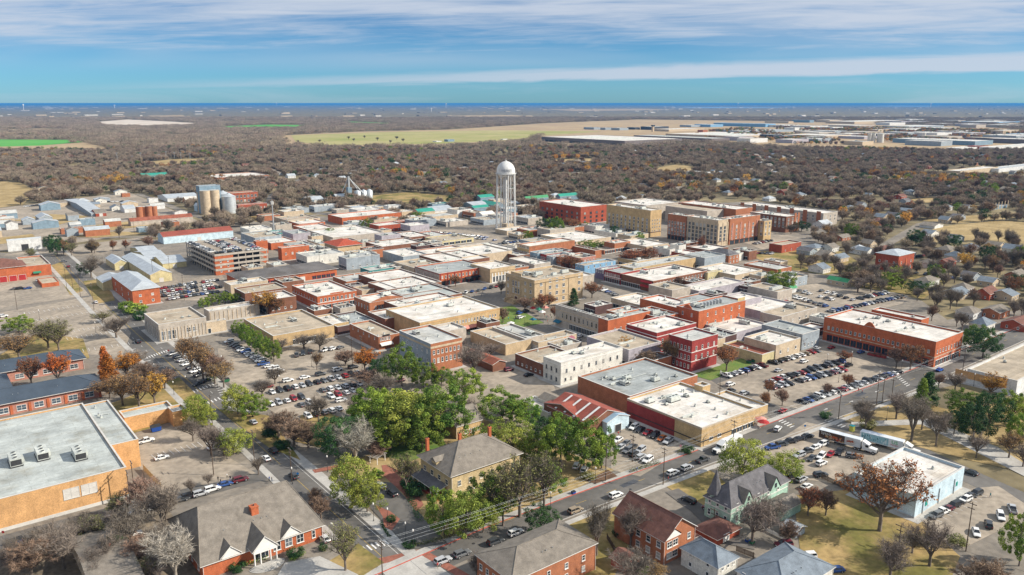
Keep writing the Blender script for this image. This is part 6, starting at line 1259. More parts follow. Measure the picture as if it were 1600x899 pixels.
for i, (x, y) in enumerate(hp): p = P(x, y); house_at(p[0], p[1], (i*5+i//3) % 11)
g = grid(420, 2600, 46, .7); ok = allowed(g, 10); g = g[ok]; px, py, w = project(g[:, 0], g[:, 1])
keep = (px > -10) & (px < 1610) & (((px > 850) | ((px > 330) & (py > 250))) & (py > 238)); g = g[keep]; RNG.shuffle(g); n = 0
for x, y in g[:420]:
    if all((x-b_[0])**2+(y-b_[1])**2 > 700 for b_ in BOXES[-400:]): house_at(float(x), float(y), n); n += 1
    if n >= 170: break
# ---- woods
def clear_front(g, dist):
    "keep the yards in front of buildings open, so the roofs stay in sight"
    ok = np.ones(len(g), bool)
    for b_ in BOXES:
        c = np.array([(b_[0]+b_[2])/2, (b_[1]+b_[3])/2]); u = c/np.linalg.norm(c); q = c-g; t = q@u; s_ = np.abs(q[:, 0]*-u[1]+q[:, 1]*u[0]); half = max(b_[2]-b_[0], b_[3]-b_[1])/2
        ok &= ~((t > 0) & (t < half+dist) & (s_ < half+1))
    return ok
g1 = grid(300, 900, 11.2); g1 = g1[allowed(g1, 4) & clear_front(g1, 17)]
g2 = grid(900, 2100, 11.4); g2 = g2[allowed(g2, 4) & clear_front(g2, 20)]
far = grid(2100, 6500, 34, 1.0); far = far[allowed(far, 20)]
def kinds_for(g):
    px, py, w = project(g[:, 0], g[:, 1]); r = RNG.random(len(g))**(1.0); pt = np.sin(g[:,0]*.011+g[:,1]*.006)*np.sin(g[:,1]*.013-g[:,0]*.004+2); r = np.clip(r-.12+.2*pt+.09*((px > 850)&(py > 270)), 0, .999); k = np.zeros(len(g), int)
    k[r > .74] = 1; k[r > .84] = 2; k[r > .89] = 3; k[r > .91] = 4; k[r > .945] = 5; k[r > .985] = 6
    return k
KK = ['bare','bare_red','dark','rust','tan','oak','gold']
near = np.concatenate([g1, g2]); kn = kinds_for(near); hs = RNG.uniform(8.5, 14.5, len(near))
# thin the plots near houses so lawns and roofs show
px, py, w = project(near[:, 0], near[:, 1])
inview = (px > -30) & (px < 1630) & (py < 930)
size = hs/w; size[~inview] = 0
lot = np.sin(near[:, 0]*.016+np.sin(near[:, 1]*.01)*1.5+1)*np.sin(near[:, 1]*.013+np.sin(near[:,0]*.008)*2)
drop = ((lot > .55) & (RNG.random(len(near)) < .8)) | (RNG.random(len(near)) < .1) & (w > 300); size[drop] = -1
order = np.argsort(-size); NIND = 118
ind = []; 
for i in order:
    if len(ind) >= NIND: break
    if size[i] > 0: ind.append(int(i))
for q, i in enumerate(ind):
    kd = KK[kn[i]]; o = tree(kd, float(near[i, 0]), float(near[i, 1]), float(hs[i]), 'x', 1.0, 'trees of the wooded streets', q); label_later(o, ADJ[kd])
seen = {}
for rec in PENDING: seen.setdefault((rec[1], rec[2], rec[3]), []).append(rec)
for (adj, l, s), recs in seen.items():
    lx, ly = [b_[0] for b_ in LAND if b_[1] == l][0]
    recs.sort(key=lambda r_: (r_[4]-lx)**2+(2*(r_[5]-ly))**2)
    for k, r_ in enumerate(recs):
        r_[0]['label'] = f'{adj} {s} {l}' if len(recs) == 1 else f'{adj}, {ordinal(k+1)} nearest {s} {l}'
# ---- the rest of the wood: one object per belt, instanced
rest = np.array([i for i in range(len(near)) if i not in set(ind) and size[i] >= 0 and inview[i] | (w[i] > 0)], int)
def low_tree(kind, seed):
    B = MB()
    if kind in ('bare', 'bare_red'):
        T_, K_, _ = skeleton(seed, lev=2, nb=(7,6), ntw=34, twl=2.1, tww=.06, side=(4,3,3,3), clear=.1, spread=1.25, up=.2); top = max(v[2] for v in K_.v); f = 10/top
        B.add([(a*f, b*f, c*f) for a, b, c in T_.v], T_.f, 1); B.add([(a*f, b*f, c*f) for a, b, c in K_.v], K_.f, 0)
        return B.mesh('wood_tree', [TW['brown'] if kind == 'bare' else TW['red'], BARK])
    r = random.Random(seed); B.tube((0,0,-.3),(0,0,4),.3,.2,5,1)
    for i in range(22):
        d = rv(r); leaves(B, r, Vector((d.x*3.2, d.y*3.2, 6+d.z*3.0)), 1.5, 26, .42)
    return B.mesh('wood_tree', [LF[kind], BARK])
LOW = []
for kd, s in (('bare',61),('bare_red',62),('dark',63),('rust',64),('tan',65),('oak',66),('gold',67),('bare',68)):
    o = bpy.data.objects.new('wood_tree_shape', low_tree(kd, s)); LOW.append(o)
def clump(seed):
    r = random.Random(seed); B = MB()
    for k in range(9):
        cx, cy = r.uniform(-17,17), r.uniform(-17,17); hh = r.uniform(8,12)
        for _ in range(70):
            d = rv(r); q = Vector((cx+d.x*5, cy+d.y*5, hh*.62+d.z*hh*.38)); a = rv(r, 2.6); b_ = rv(r, .35); B.add([q-b_, q+b_, q+a+Vector((0,0,1.2))], [(0,1,2)])
    for k in range(5):
        cx, cy = r.uniform(-17,17), r.uniform(-17,17)
        for _ in range(14):
            d = rv(r); q = Vector((cx+d.x*5, cy+d.y*5, 6+d.z*3)); a = rv(r, 1.3); b_ = rv(r, 1.3); B.add([q-a, q+b_, q+a], [(0,1,2)], 1 if k < 4 else 0)
    return B.mesh('wood_clump', [TW['brown'], TW['red'] if seed % 2 else LF['dark']])
CL = [bpy.data.objects.new('wood_clump_shape', clump(s)) for s in (71,72,73)]
def instancer(name, pts, scl, idx, shapes, label, cat='woodland', mats_=None):
    me = bpy.data.meshes.new(name); me.vertices.add(len(pts)); c = np.zeros((len(pts), 3), np.float32); c[:, :pts.shape[1]] = pts; me.vertices.foreach_set('co', c.ravel())
    for nm, tp, arr in (('scl','FLOAT',scl),('rot','FLOAT',RNG.uniform(0,6.28,len(pts))),('idx','INT',idx)):
        a = me.attributes.new(nm, tp, 'POINT'); a.data.foreach_set('value', np.asarray(arr, np.float32 if tp == 'FLOAT' else np.int32))
    o = link(name, me); tag(o, label, cat, None, 'stuff')
    ng = bpy.data.node_groups.new(name, 'GeometryNodeTree'); ng.interface.new_socket('Geometry', in_out='INPUT', socket_type='NodeSocketGeometry'); ng.interface.new_socket('Geometry', in_out='OUTPUT', socket_type='NodeSocketGeometry')
    N = ng.nodes.new; L = ng.links.new; gi = N('NodeGroupInput'); go = N('NodeGroupOutput'); iop = N('GeometryNodeInstanceOnPoints'); g2i = N('GeometryNodeGeometryToInstance')
    for sh in reversed(shapes):
        oi = N('GeometryNodeObjectInfo'); oi.inputs['Object'].default_value = sh; L(oi.outputs['Geometry'], g2i.inputs[0])
    def attr(nm, tp):
        n = N('GeometryNodeInputNamedAttribute'); n.data_type = tp; n.inputs[0].default_value = nm; return n.outputs[0]
    L(gi.outputs[0], iop.inputs['Points']); L(g2i.outputs[0], iop.inputs['Instance']); iop.inputs['Pick Instance'].default_value = True; L(attr('idx', 'INT'), iop.inputs['Instance Index'])
    cx = N('ShaderNodeCombineXYZ'); L(attr('rot', 'FLOAT'), cx.inputs[2]); L(cx.outputs[0], iop.inputs['Rotation']); L(attr('scl', 'FLOAT'), iop.inputs['Scale'])
    L(iop.outputs[0], go.inputs[0]); md = o.modifiers.new('scatter', 'NODES'); md.node_group = ng; return o
w_i = kn[rest].copy(); w_i[(w_i == 0) & (RNG.random(len(rest)) < .5)] = 7
instancer('woodland', near[rest], hs[rest]/10, w_i, LOW, 'bare winter woodland around and beyond the town')
instancer('distant_woodland', far, RNG.uniform(.8,1.25,len(far)), RNG.integers(0,3,len(far)), CL, 'distant winter woods reaching towards the horizon')
pk = grid(2300, 5200, 17, 1.0); px, py, w = project(pk[:, 0], pk[:, 1]); PARK = [(1080,208),(1180,200),(1250,199),(1380,203),(1480,206),(1640,212),(1640,234),(1500,233),(1240,229),(1120,224),(1090,214)]; PK2 = [(1300,200),(1480,203),(1640,208),(1640,212),(1480,209),(1300,207)]
m = inpoly(px, py, PARK)&(np.sin(pk[:,0]*.013)*np.sin(pk[:,1]*.011+1) > .15); m |= inpoly(px, py, PK2); 
for b_ in BOXES[-60:]: m &= ~((pk[:,0] > b_[0]-8)&(pk[:,0] < b_[2]+8)&(pk[:,1] > b_[1]-8)&(pk[:,1] < b_[3]+8))
pk = pk[m]; hs_ = RNG.uniform(.9,1.4,len(pk)); instancer('park_trees', pk, hs_, RNG.integers(0,8,len(pk)), LOW, 'small trees scattered between the halls of business park')
for q, (x, y) in enumerate(((466,225),(545,219),(553,222),(590,221),(570,217),(630,223),(500,224),(448,221),(610,225),(620,219))):
    p = P(x, y); tree(('bare','olive')[q % 2], p[0], p[1], 13, f'lone pasture tree, {ordinal(q+1)} of ten along far meadow edge', 1.1, 'lone pasture trees')
print('TREES', HAND, len(TREES), 'rest', len(rest), 'far', len(far), 'houses', n+len(hp))
# ---------------------------------------------------------------- vehicles
def paint(n, c): return mat('paint_'+n, c, .28, .03, 2, spec=.5)
PAINT = dict(white=paint('white', (.72,.72,.7)), silver=paint('silver', (.42,.43,.44)), grey=paint('grey', (.14,.145,.15)), black=paint('black', (.018,.018,.02)), red=paint('red', (.3,.015,.02)), blue=paint('blue', (.03,.08,.25)), tan=paint('tan', (.3,.24,.17)), maroon=paint('maroon', (.13,.015,.025)), orange=paint('orange', (.5,.13,.02)), charcoal=paint('charcoal', (.05,.055,.06)), brightblue=paint('brightblue', (.02,.12,.5)))
CGL = mat('car_glass', (.015,.018,.022), .08, .05, 1, spec=.7); TYRE = mat('tyre_rubber', (.02,.02,.02), .9, .1, 1); RIM = mat('wheel_rim', (.45,.45,.46), .35, .1, 1, metal=.5)
LAMP = mat('headlight_lens', (.7,.7,.66), .2, .05, 1); TAIL = mat('taillight_lens', (.3,.01,.01), .3, .05, 1); PLASTIC = mat('black_plastic', (.03,.03,.03), .7, .1, 1)
def loft(B, st, mi=0):
    "st: list of (x, [(y,z)...] half ring from bottom centre outwards to top centre)"
    n = len(st[0][1]); v = []
    for x, ring in st:
        full = [(y, z) for y, z in ring]+[(-y, z) for y, z in ring[::-1]]
        v += [(x, y, z) for y, z in full]
    m = 2*n; f = []
    for i in range(len(st)-1):
        for j in range(m): f.append((i*m+j, i*m+(j+1) % m, (i+1)*m+(j+1) % m, (i+1)*m+j))
    f.append(tuple(range(m))[::-1]); f.append(tuple(range((len(st)-1)*m, len(st)*m))); B.add(v, [q[::-1] for q in f], mi, False)
SPEC = dict(
 sedan=dict(L=4.75, W=.91, gc=.22, prof=[(-2.37,.6,.80),(-2.2,.32,.98),(-1.5,.24,1.02),(-.9,.22,.97),(.9,.22,.93),(1.5,.24,.86),(2.15,.28,.74),(2.37,.42,.62)], cab=[(-1.95,1.0),(-1.25,1.42),(.25,1.45),(1.15,.92)], rw=.62, wb=(-1.4,1.42), wr=.33),
 suv=dict(L=4.85, W=.96, gc=.26, prof=[(-2.42,.55,1.0),(-2.32,.34,1.12),(-1.5,.28,1.13),(-.9,.26,1.1),(.9,.26,1.06),(1.4,.28,1.02),(2.15,.32,.92),(2.42,.48,.78)], cab=[(-2.34,1.1),(-2.08,1.68),(.3,1.74),(1.2,1.05)], rw=.7, wb=(-1.42,1.45), wr=.38),
 pickup=dict(L=5.7, W=1.0, gc=.3, prof=[(-2.85,.6,1.06),(-2.75,.42,1.12),(-1.6,.34,1.12),(-.9,.32,1.12),(1.1,.32,1.12),(1.6,.34,1.1),(2.55,.38,1.02),(2.85,.55,.86)], cab=[(-.85,1.12),(-.62,1.8),(.85,1.84),(1.55,1.12)], rw=.74, wb=(-1.75,1.85), wr=.41))
CM = {}
def car_parts(kind):
    if kind in CM: return CM[kind]
    s = SPEC[kind]; B = MB(); Wd = s['W']; st = []
    for i, (x, zb, zt) in enumerate(s['prof']):
        e = 1-.13*(i in (0, len(s['prof'])-1))-.03*(i in (1, len(s['prof'])-2)); w = Wd*e
        st.append((x, [(0, zb), (w*.86, zb), (w, zb+.16), (w*1.0, zt-.16), (w*.93, zt-.03), (w*.7, zt), (0, zt+.02)]))
    loft(B, st)
    c = s['cab']; rw = s['rw']; (xa, za), (xb, zb_), (xc, zc), (xd, zd) = c; t = .04
    # roof skin, pillars in body colour
    B.box(xb+.02, -rw, zb_-.03, xc, rw, max(zb_, zc)+.015, 0)
    for sy in (-1, 1):
        yb, yt = sy*Wd*.90, sy*(rw-.02)
        for (x0, z0, x1, z1) in ((xa, za, xb, zb_), (xd, zd, xc, zc), ((xa+xd)*.5-.1, (za+zd)/2, (xb+xc)*.5, zb_)):
            B.tube((x0, yb, z0-.05), (x1, yt, z1), .06, .05, n=4, smooth=False)
    if kind == 'pickup':
        B.box(-2.72, -Wd*.93, 1.121, -.9, -Wd*.80, 1.2); B.box(-2.72, Wd*.80, 1.121, -.9, Wd*.93, 1.2); B.box(-2.8, -Wd*.93, 1.121, -2.721, Wd*.93, 1.2); B.box(-2.70, -Wd*.79, 1.122, -.92, Wd*.79, 1.145, 1)
    for xx in s['wb']:
        for sy in (-1, 1): B.tube((xx, sy*(Wd-.012), s['wr']+.02), (xx, sy*(Wd+.006), s['wr']+.02), s['wr']+.08, n=14, mi=1, smooth=False)
    B.box(-s['L']/2-.03, -Wd*.8, s['gc']+.2, -s['L']/2+.08, Wd*.8, s['gc']+.36, 1); B.box(s['L']/2-.08, -Wd*.8, s['gc']+.12, s['L']/2+.03, Wd*.8, s['gc']+.36, 1)
    for sy in (-1, 1): B.box(xd-.35, sy*Wd*1.02-.09, zd+.02, xd-.18, sy*Wd*1.02+.09, zd+.17, 0)
    G = MB(); rr_ = rw-.03; wb_ = Wd*.88
    v = [(xa,-wb_,za-.04),(xb,-rr_,zb_-.02),(xc,-rr_,zc-.02),(xd,-wb_,zd-.04),(xa,wb_,za-.04),(xb,rr_,zb_-.02),(xc,rr_,zc-.02),(xd,wb_,zd-.04)]
    G.add(v, [(0,3,2,1),(4,5,6,7),(0,1,5,4),(3,7,6,2),(1,2,6,5)])
    Wm = MB(); Wm.tube((0,-.11,0),(0,.11,0),s['wr'],n=14,smooth=False)
    Rm = MB(); Rm.tube((0,-.118,0),(0,.118,0),s['wr']*.6,n=10,smooth=False)
    Hm = MB(); Hm.box(-.12,-.2,-.07,.06,.2,.08)
    CM[kind] = (B, G, Wm.mesh('tyre', [TYRE]), Rm.mesh('rim', [RIM]), Hm.mesh('headlight', [LAMP]), Hm.mesh('taillight', [TAIL]))
    return CM[kind]
CARM = {}
def car_mesh(kind, col):
    if (kind, col) not in CARM:
        B, G, *_ = car_parts(kind); CARM[kind, col] = (B.mesh('body', [PAINT[col], PLASTIC]), G.mesh('glasshouse', [CGL]))
    return CARM[kind, col]
ALLC = []
def ccar(x, y, head, kind=None, col=None, z=.10):
    "queue a car at world x, y"
    kind = kind or random.choices(('sedan','suv','pickup'), (.42,.43,.15))[0]
    col = col or random.choices(('white','silver','grey','black','red','blue','tan','maroon','charcoal'), (26,18,14,18,7,6,3,2,10))[0]
    ALLC.append([x, y, head, kind, col, z, None, None]); return ALLC[-1]
HX, HY = 0.0, math.pi/2
CNAME = dict(brightblue='bright blue')
def row(desc, x0, y0, x1, y1, n, head, skip=0.0, cols=None, z=.10):
    a, c = P(x0, y0)[:2], P(x1, y1)[:2]; k = 0; recs = []
    for i in range(n):
        if random.random() < skip: continue
        q = a+(c-a)*(i/max(1, n-1)); rec = ccar(q[0]+random.uniform(-.15,.15), q[1]+random.uniform(-.15,.15), head+(math.pi if random.random() < .5 else 0)+random.uniform(-.03,.03), None, cols[i] if cols and i < len(cols) else None, z); recs.append(rec)
    recs.sort(key=lambda r_: Q((r_[0], r_[1], 0))[0])
    for k, r_ in enumerate(recs): r_[6] = f'{r_[4]} {"SUV" if r_[3] == "suv" else r_[3]}, {ordinal(k+1)} from left {desc}'; r_[7] = 'cars '+desc
def one(x, y, head, kind, col, where, z=.10):
    p = P(x, y); r_ = ccar(p[0], p[1], head, kind, col, z); r_[6] = f'{CNAME.get(col, col)} {"SUV" if kind == "suv" else kind} {where}'
# central car park
row('in the long upper row of the central car park', 425,615,560,585,13,HY,.0,['white','charcoal','black','white','silver','charcoal','black','grey','silver','silver','red','black','white'])
row('in the middle double row, far side, of central car park', 504,612,562,602,6,HY,0,['grey','white','white','silver','charcoal','white'])
row('in the middle double row, near side, of central car park', 517,622,552,613,4,HY,0,['white','red','white','silver'])
row('in the left double row, far side, of central car park', 424,634,471,623,5,HY,0,['white','silver','white','red','charcoal'])
row('in the left double row, near side, of central car park', 470,635,484,632,2,HY,0,['grey','white'])
row('in the lowest row of the central car park', 481,653,530,641,5,HY,0,['white','black','grey','white','white'])
row('in the top corner bays near the stained roof block', 463,557,484,552,3,HX+1.2,0,['grey','charcoal','charcoal'])
row('in the bays before the brick office entrance', 509,549,532,545,3,HX+.4,0,['white','white','grey'])
row('in the left column beside the green tree row', 358,536,408,566,12,HX,.0,['white','charcoal','charcoal','black','grey','white','blue','white','silver','silver','silver','white'])
row('behind the green tree row', 412,571,436,582,4,HX,0)
one(419,606,HX,'sedan','red','driving past the left end of central car park'); one(450,597,HX,'suv','white','on the upper lane of central car park'); one(476,592,HX,'sedan','white','second on the upper lane of central car park')
one(501,587,HX,'suv','charcoal','third on the upper lane of central car park'); one(527,580,HX,'suv','white','under the bare tree by the upper lane'); one(552,576,HX,'suv','black','right of the bare tree on upper lane')
one(577,580,HX+.3,'suv','black','left under the evergreen by grey block'); one(588,577,HX+.3,'suv','black','right under the evergreen by grey block'); one(533,628,HX,'suv','white','alone between the lower rows'); one(625,597,HX,'suv','maroon','under the evergreen clump edge')
# parked street
row('along the left street beside brown trees', 272,555,312,588,7,HX+.35,0,['grey','charcoal','silver','white','black','white','charcoal'])
row('at the lower end of the tree lined street row', 309,602,322,597,2,HX+.5,0,['charcoal','black'])
one(267,582,HY,'suv','charcoal','driving down the tree lined street'); one(216,536,HY,'suv','black','waiting at the crossing by the bank'); one(150,474,HY,'sedan','white','driving up the left street'); one(100,410,HX,'pickup','white','crossing at the far end of left street'); one(107,418,HY,'suv','maroon','stopped near the far end of left street')
one(416,719,HY,'sedan','white','on the street, nearer the villa garden corner'); one(427,707,HY,'suv','black','ahead of the white car on street'); one(459,747,HY,'suv','charcoal','at the junction behind hipped hall'); one(507,845,HY,'sedan','white','parked at the right side of hipped hall'); one(396,662,HY,'sedan','silver','passing the green street trees')
one(253,718,HX,'sedan','white','in the yard right of tall orange wall'); one(228,692,HX,'pickup','white','against the orange annex'); one(335,702,HX,'sedan','white','under bare trees in yard') 
# lower left kerb
for x, y, k, c, w_ in ((283,784,'sedan','charcoal','leftmost of the kerb row above hipped hall'),(297,779,'suv','black','second of the kerb row above hipped hall'),(314,775,'suv','silver','third of the kerb row above hipped hall'),(332,768,'suv','white','fourth of the kerb row above hipped hall'),(352,760,'sedan','blue','fifth of the kerb row above hipped hall'),(376,753,'suv','maroon','last of the kerb row above hipped hall'),(235,798,'suv','white','behind bare trees on left kerb'),(192,810,'suv','silver','in front of the olive thicket bush'),(172,814,'sedan','silver','left of the one at olive bush'),(118,834,'suv','grey','under bare branches by left kerb'),(66,848,'suv','charcoal','nearest the blue skip by left kerb'),(208,838,'sedan','white','down in the bottom left thicket')):
    one(x, y, HX, k, c, w_, .2)
# second street
for x, y, h_, k, c, w_ in ((692,880,HX,'suv','silver','nearest the big crossing on the near street'),(722,869,HX,'suv','grey','second from the big crossing on near street'),(774,850,HX,'suv','charcoal','third from the big crossing on near street'),(806,836,HX,'suv','white','behind the glossy kerb tree'),(899,801,HX,'suv','tan','parked left of the grey lawn tree'),(962,777,HX,'suv','white','parked before the brown house lawn'),(1051,742,HX,'suv','white','below the crimson street sign'),(1073,734,HX,'suv','silver','between white car and dark pickup'),(1098,722,HX,'pickup','charcoal','parked near the white box truck'),(1223,644,HX+.1,'sedan','red','turning at the car park corner'),(1215,673,HX+.3,'suv','white','crossing toward the trailers'),(1468,580,HX,'sedan','brightblue','on the road before red brick building'),(1516,741,HY,'sedan','charcoal','behind the pale blue hall'),(1076,785,HY,'suv','black','first in the mint house drive'),(1109,799,HY,'suv','maroon','second in the mint house drive'),(1126,810,HY,'sedan','black','third in the mint house drive'),(1224,854,HX+2.6,'suv','maroon','on the lane behind the wide cottage roof'),(1261,873,HX+2.6,'suv','white','middle of the lane at wide cottage'),(1305,894,HX+2.6,'sedan','blue','lowest on the lane at wide cottage'),(595,762,HY,'sedan','silver','parked in the villa drive, farther'),(612,774,HY,'suv','black','parked in the villa drive, nearer'),(901,731,HX+.6,'suv','white','left under the oak by small car park'),(913,737,HX+.6,'suv','white','right under the oak by small car park'),(826,588,HX,'sedan','black','behind the low brown brick block'),(795,580,HX,'suv','maroon','in the yard behind three storey block')):
    one(x, y, h_, k, c, w_)
# small car park by red side wall
row('against the long red side wall', 980,666,1045,692,7,HX+.2,0,['charcoal','white','black','red','black','orange','silver'])
row('in the near rows of the small car park', 970,702,1012,722,5,HX+.2,0,['silver','grey','charcoal','silver','white'])
row('in the far rows of the small car park', 966,690,1000,706,4,HX+.2,0,['white','grey','charcoal','silver'])
# right car park
row('in the top row of the right car park', 1135,589,1276,550,17,HY,.05)
row('in the second row of the right car park', 1204,598,1313,567,13,HY,.03)
row('in the third row of the right car park', 1206,608,1316,580,14,HY,.03)
row('in the kerbside row of the right car park', 1254,630,1402,583,19,HY,.0)
for x, y, k, c, w_ in ((1216,581,'sedan','silver','driving in the right car park'),(1256,567,'suv','white','leaving the top of the right car park'),(1276,546,'sedan','silver','near the top entrance of right car park'),(1299,545,'sedan','red','parked before the red brick arcade'),(1326,573,'suv','black','large at the end of right car park'),(1314,566,'pickup','black','turning at the end of right car park'),(1141,603,'suv','white','waiting left in the right car park'),(1141,614,'pickup','charcoal','left one by the tan store corner'),(1163,617,'suv','silver','right one by the tan store corner'),(1151,628,'suv','black','beside the tan store side wall'),(1345,552,'sedan','blue','near planters of red brick building')):
    one(x, y, HX if k != 'x' else HY, k, c, w_)
# truck park
row('in the dark diagonal row before the trailers', 1207,702,1262,684,5,HX-.3,0,['blue','charcoal','black','black','charcoal'])
row('in the second row before the trailers', 1248,714,1285,697,4,HX-.1,0,['silver','charcoal','white','white'])
row('in the third row before the trailers', 1268,719,1312,709,4,HX+.2,0,['charcoal','white','red','black'])
for x, y, h_, k, c, w_ in ((1283,727,HX,'suv','white','facing the pale blue hall'),(1333,716,HX-.9,'suv','grey','alone below the trailer cabs'),(1282,745,HX-.4,'suv','charcoal','turning beside the mint house trees'),(1252,752,HX,'suv','silver','by the mint house fence'),(1260,763,HX,'sedan','white','low by the mint house fence'),(1236,747,HX,'suv','black','hidden by mint house roof'),(1362,706,HX,'sedan','white','beside the lettered trailer cab')):
    one(x, y, h_, k, c, w_)
row('along the wall of the pale blue hall', 1525,774,1462,809,8,HX-.15,0,['charcoal','charcoal','white','black','black','maroon','white','grey'])
row('in the near bays of the hall car park', 1524,835,1581,799,4,HX+.5,0,['white','charcoal','white','silver'])
# square and shops
row('along the kerb before the orange corner block', 728,459,776,449,6,HX+.7,0)
row('in front of the courthouse right side shops', 944,455,962,462,4,HX,0)
for x, y, k, c, w_ in ((812,491,'suv','blue','at the square corner before courthouse'),(813,498,'suv','white','near the market tents on the square'),(822,488,'suv','black','behind the blue one at square corner'),(906,527,'sedan','white','left before the pale stone shop row'),(903,533,'sedan','silver','right before the pale stone shop row')):
    one(x, y, HX+.3, k, c, w_)
# red shop lots
row('beside the bright red shop front', 432,452,448,458,3,HX,0); row('in the small lot left of grey shop side', 430,462,452,474,6,HX,.1); row('before the market hall arcade', 492,432,505,429,3,HX,0)
# lot by brick office
for k, (x0, y0, x1, y1, n, w_) in enumerate(((246,453,345,438,18,'in the back row right of brick office'),(250,458,330,447,14,'in the second row right of brick office'),(256,464,344,450,15,'in the third row right of brick office'),(264,469,340,457,13,'in the front row right of brick office'))): row(w_, x0, y0, x1, y1, n, HY, .08)
# garage roof
gx0, gy0, gW, gD, gh = GDECK
def deck_row(desc, u0, v0, u1, v1, n, head):
    recs = []
    for i in range(n):
        if random.random() < .15: continue
        t = i/max(1, n-1); recs.append(ccar(gx0+gW*(u0+(u1-u0)*t), gy0+gD*(v0+(v1-v0)*t), head+random.choice((0, math.pi)), None, None, gh+.02))
    recs.sort(key=lambda r_: Q((r_[0], r_[1], gh))[0])
    for k, r_ in enumerate(recs): r_[6] = f'{r_[4]} {"SUV" if r_[3] == "suv" else r_[3]}, {ordinal(k+1)} from left {desc}'; r_[7] = 'cars '+desc
deck_row('in the front row on the garage roof', .1,.1,.9,.1,12,HY); deck_row('in the left edge row on the garage roof', .06,.2,.06,.92,16,HX); deck_row('in the centre row on the garage roof', .4,.22,.4,.9,14,HX); deck_row('in the second centre row on the garage roof', .56,.22,.56,.9,14,HX); deck_row('in the right edge row on the garage roof', .9,.22,.9,.9,13,HX)
# right lots and far lots
for (w_, x0, y0, x1, y1, n, h_) in (('in the back row of the east car park',1232,452,1300,470,9,HX),('in the middle row of the east car park',1228,462,1290,480,9,HX),('in the lower row of the east car park',1222,472,1268,487,8,HX),('in the row beside the green roofed house',1284,456,1332,470,6,HX),('in the short upper row of the east lane',1344,468,1384,459,9,HY),('in the long lower row of the east lane',1298,488,1410,465,22,HY),('along the dry lawn by hip roofed brick house',1158,396,1205,398,8,HX),('below the five storey apartments',1180,382,1204,377,6,HY),('in the row at the red apartment house',1432,428,1548,444,9,HX),('behind the red apartment house',1432,402,1478,396,10,HX),('under the water tower, back row',682,364,760,372,12,HX),('under the water tower, middle row',700,370,790,378,12,HX),('under the water tower, front row',770,384,812,378,9,HY),('in the scrap yard at far left',36,324,60,322,7,HX),('on the yard beside the far gravel row',104,318,190,316,14,HX),('along the mill front',378,336,440,338,12,HX),('before the station garage doors',22,453,44,452,3,HX),('in the station yard',62,440,80,438,3,HX)):
    row(w_, x0, y0, x1, y1, n, h_, .08, None, .12)
one(5,496,HX,'suv','white','at the left photo edge car park'); one(118,362,HX,'pickup','blue','by the blue tarpaulin on the railway yard')
def dkey(r_): return Q((r_[0], r_[1], 0))[2]
vis = [r_ for r_ in ALLC if -40 < Q((r_[0], r_[1], 0))[0] < 1640]
vis.sort(key=dkey); INDC = vis[:298]; RESTC = vis[298:]
for n_, (x, y, h_, kind, col, z, lab, grp) in enumerate(INDC):
    o = empty({'suv':'suv','sedan':'sedan','pickup':'pickup_truck'}[kind], (x, y, z), h_, lab, 'car' if kind != 'pickup' else 'pickup', grp); s = SPEC[kind]
    _, _, ty, rm, hl, tl = car_parts(kind); bm, gm_ = car_mesh(kind, col); link('body', bm, o); link('window_glass', gm_, o)
    small = Q((x, y, 0))[2] > 520
    if small: continue
    for xx in s['wb']:
        for sy in (-1, 1):
            w_ = link('wheel', ty, o, (xx, sy*(s['W']-.10), s['wr']))
            if Q((x, y, 0))[2] < 330: link('rim', rm, w_)
    zt = s['prof'][-1][2]
    for sy in (-1, 1):
        link('headlight', hl, o, (s['L']/2-.02, sy*s['W']*.66, zt-.08)); link('taillight', tl, o, (-s['L']/2+.06, sy*s['W']*.7, s['prof'][0][2]-.12))
PV = MB()
CS = []
for i, (kd, col) in enumerate((('sedan','white'),('suv','silver'),('suv','black'),('sedan','grey'),('sedan','red'),('pickup','white'),('suv','charcoal'),('sedan','blue'))):
    B, G, ty, rm, *_ = car_parts(kd); b = MB(); b.v = list(B.v); b.f = list(B.f); b.m = list(B.m); b.sm = list(B.sm); b.add(G.v, G.f, 2); s = SPEC[kd]
    for xx in s['wb']: b.tube((xx, -s['W'], s['wr']), (xx, s['W'], s['wr']), s['wr'], n=10, mi=3)
    CS.append(bpy.data.objects.new('parked_car_shape', b.mesh('parked_cars', [PAINT[col], PLASTIC, CGL, TYRE])))
if RESTC:
    pts = np.array([[r_[0], r_[1], r_[5]] for r_ in RESTC]); o = instancer('parked_cars', pts, np.ones(len(pts)), RNG.integers(0, len(CS), len(pts)), CS, 'remaining small parked cars on the far car parks', 'cars')
    a = np.array([r_[2] for r_ in RESTC], np.float32); o.data.attributes['rot'].data.foreach_set('value', a)
print('CARS', len(ALLC), len(vis), len(INDC), len(RESTC))
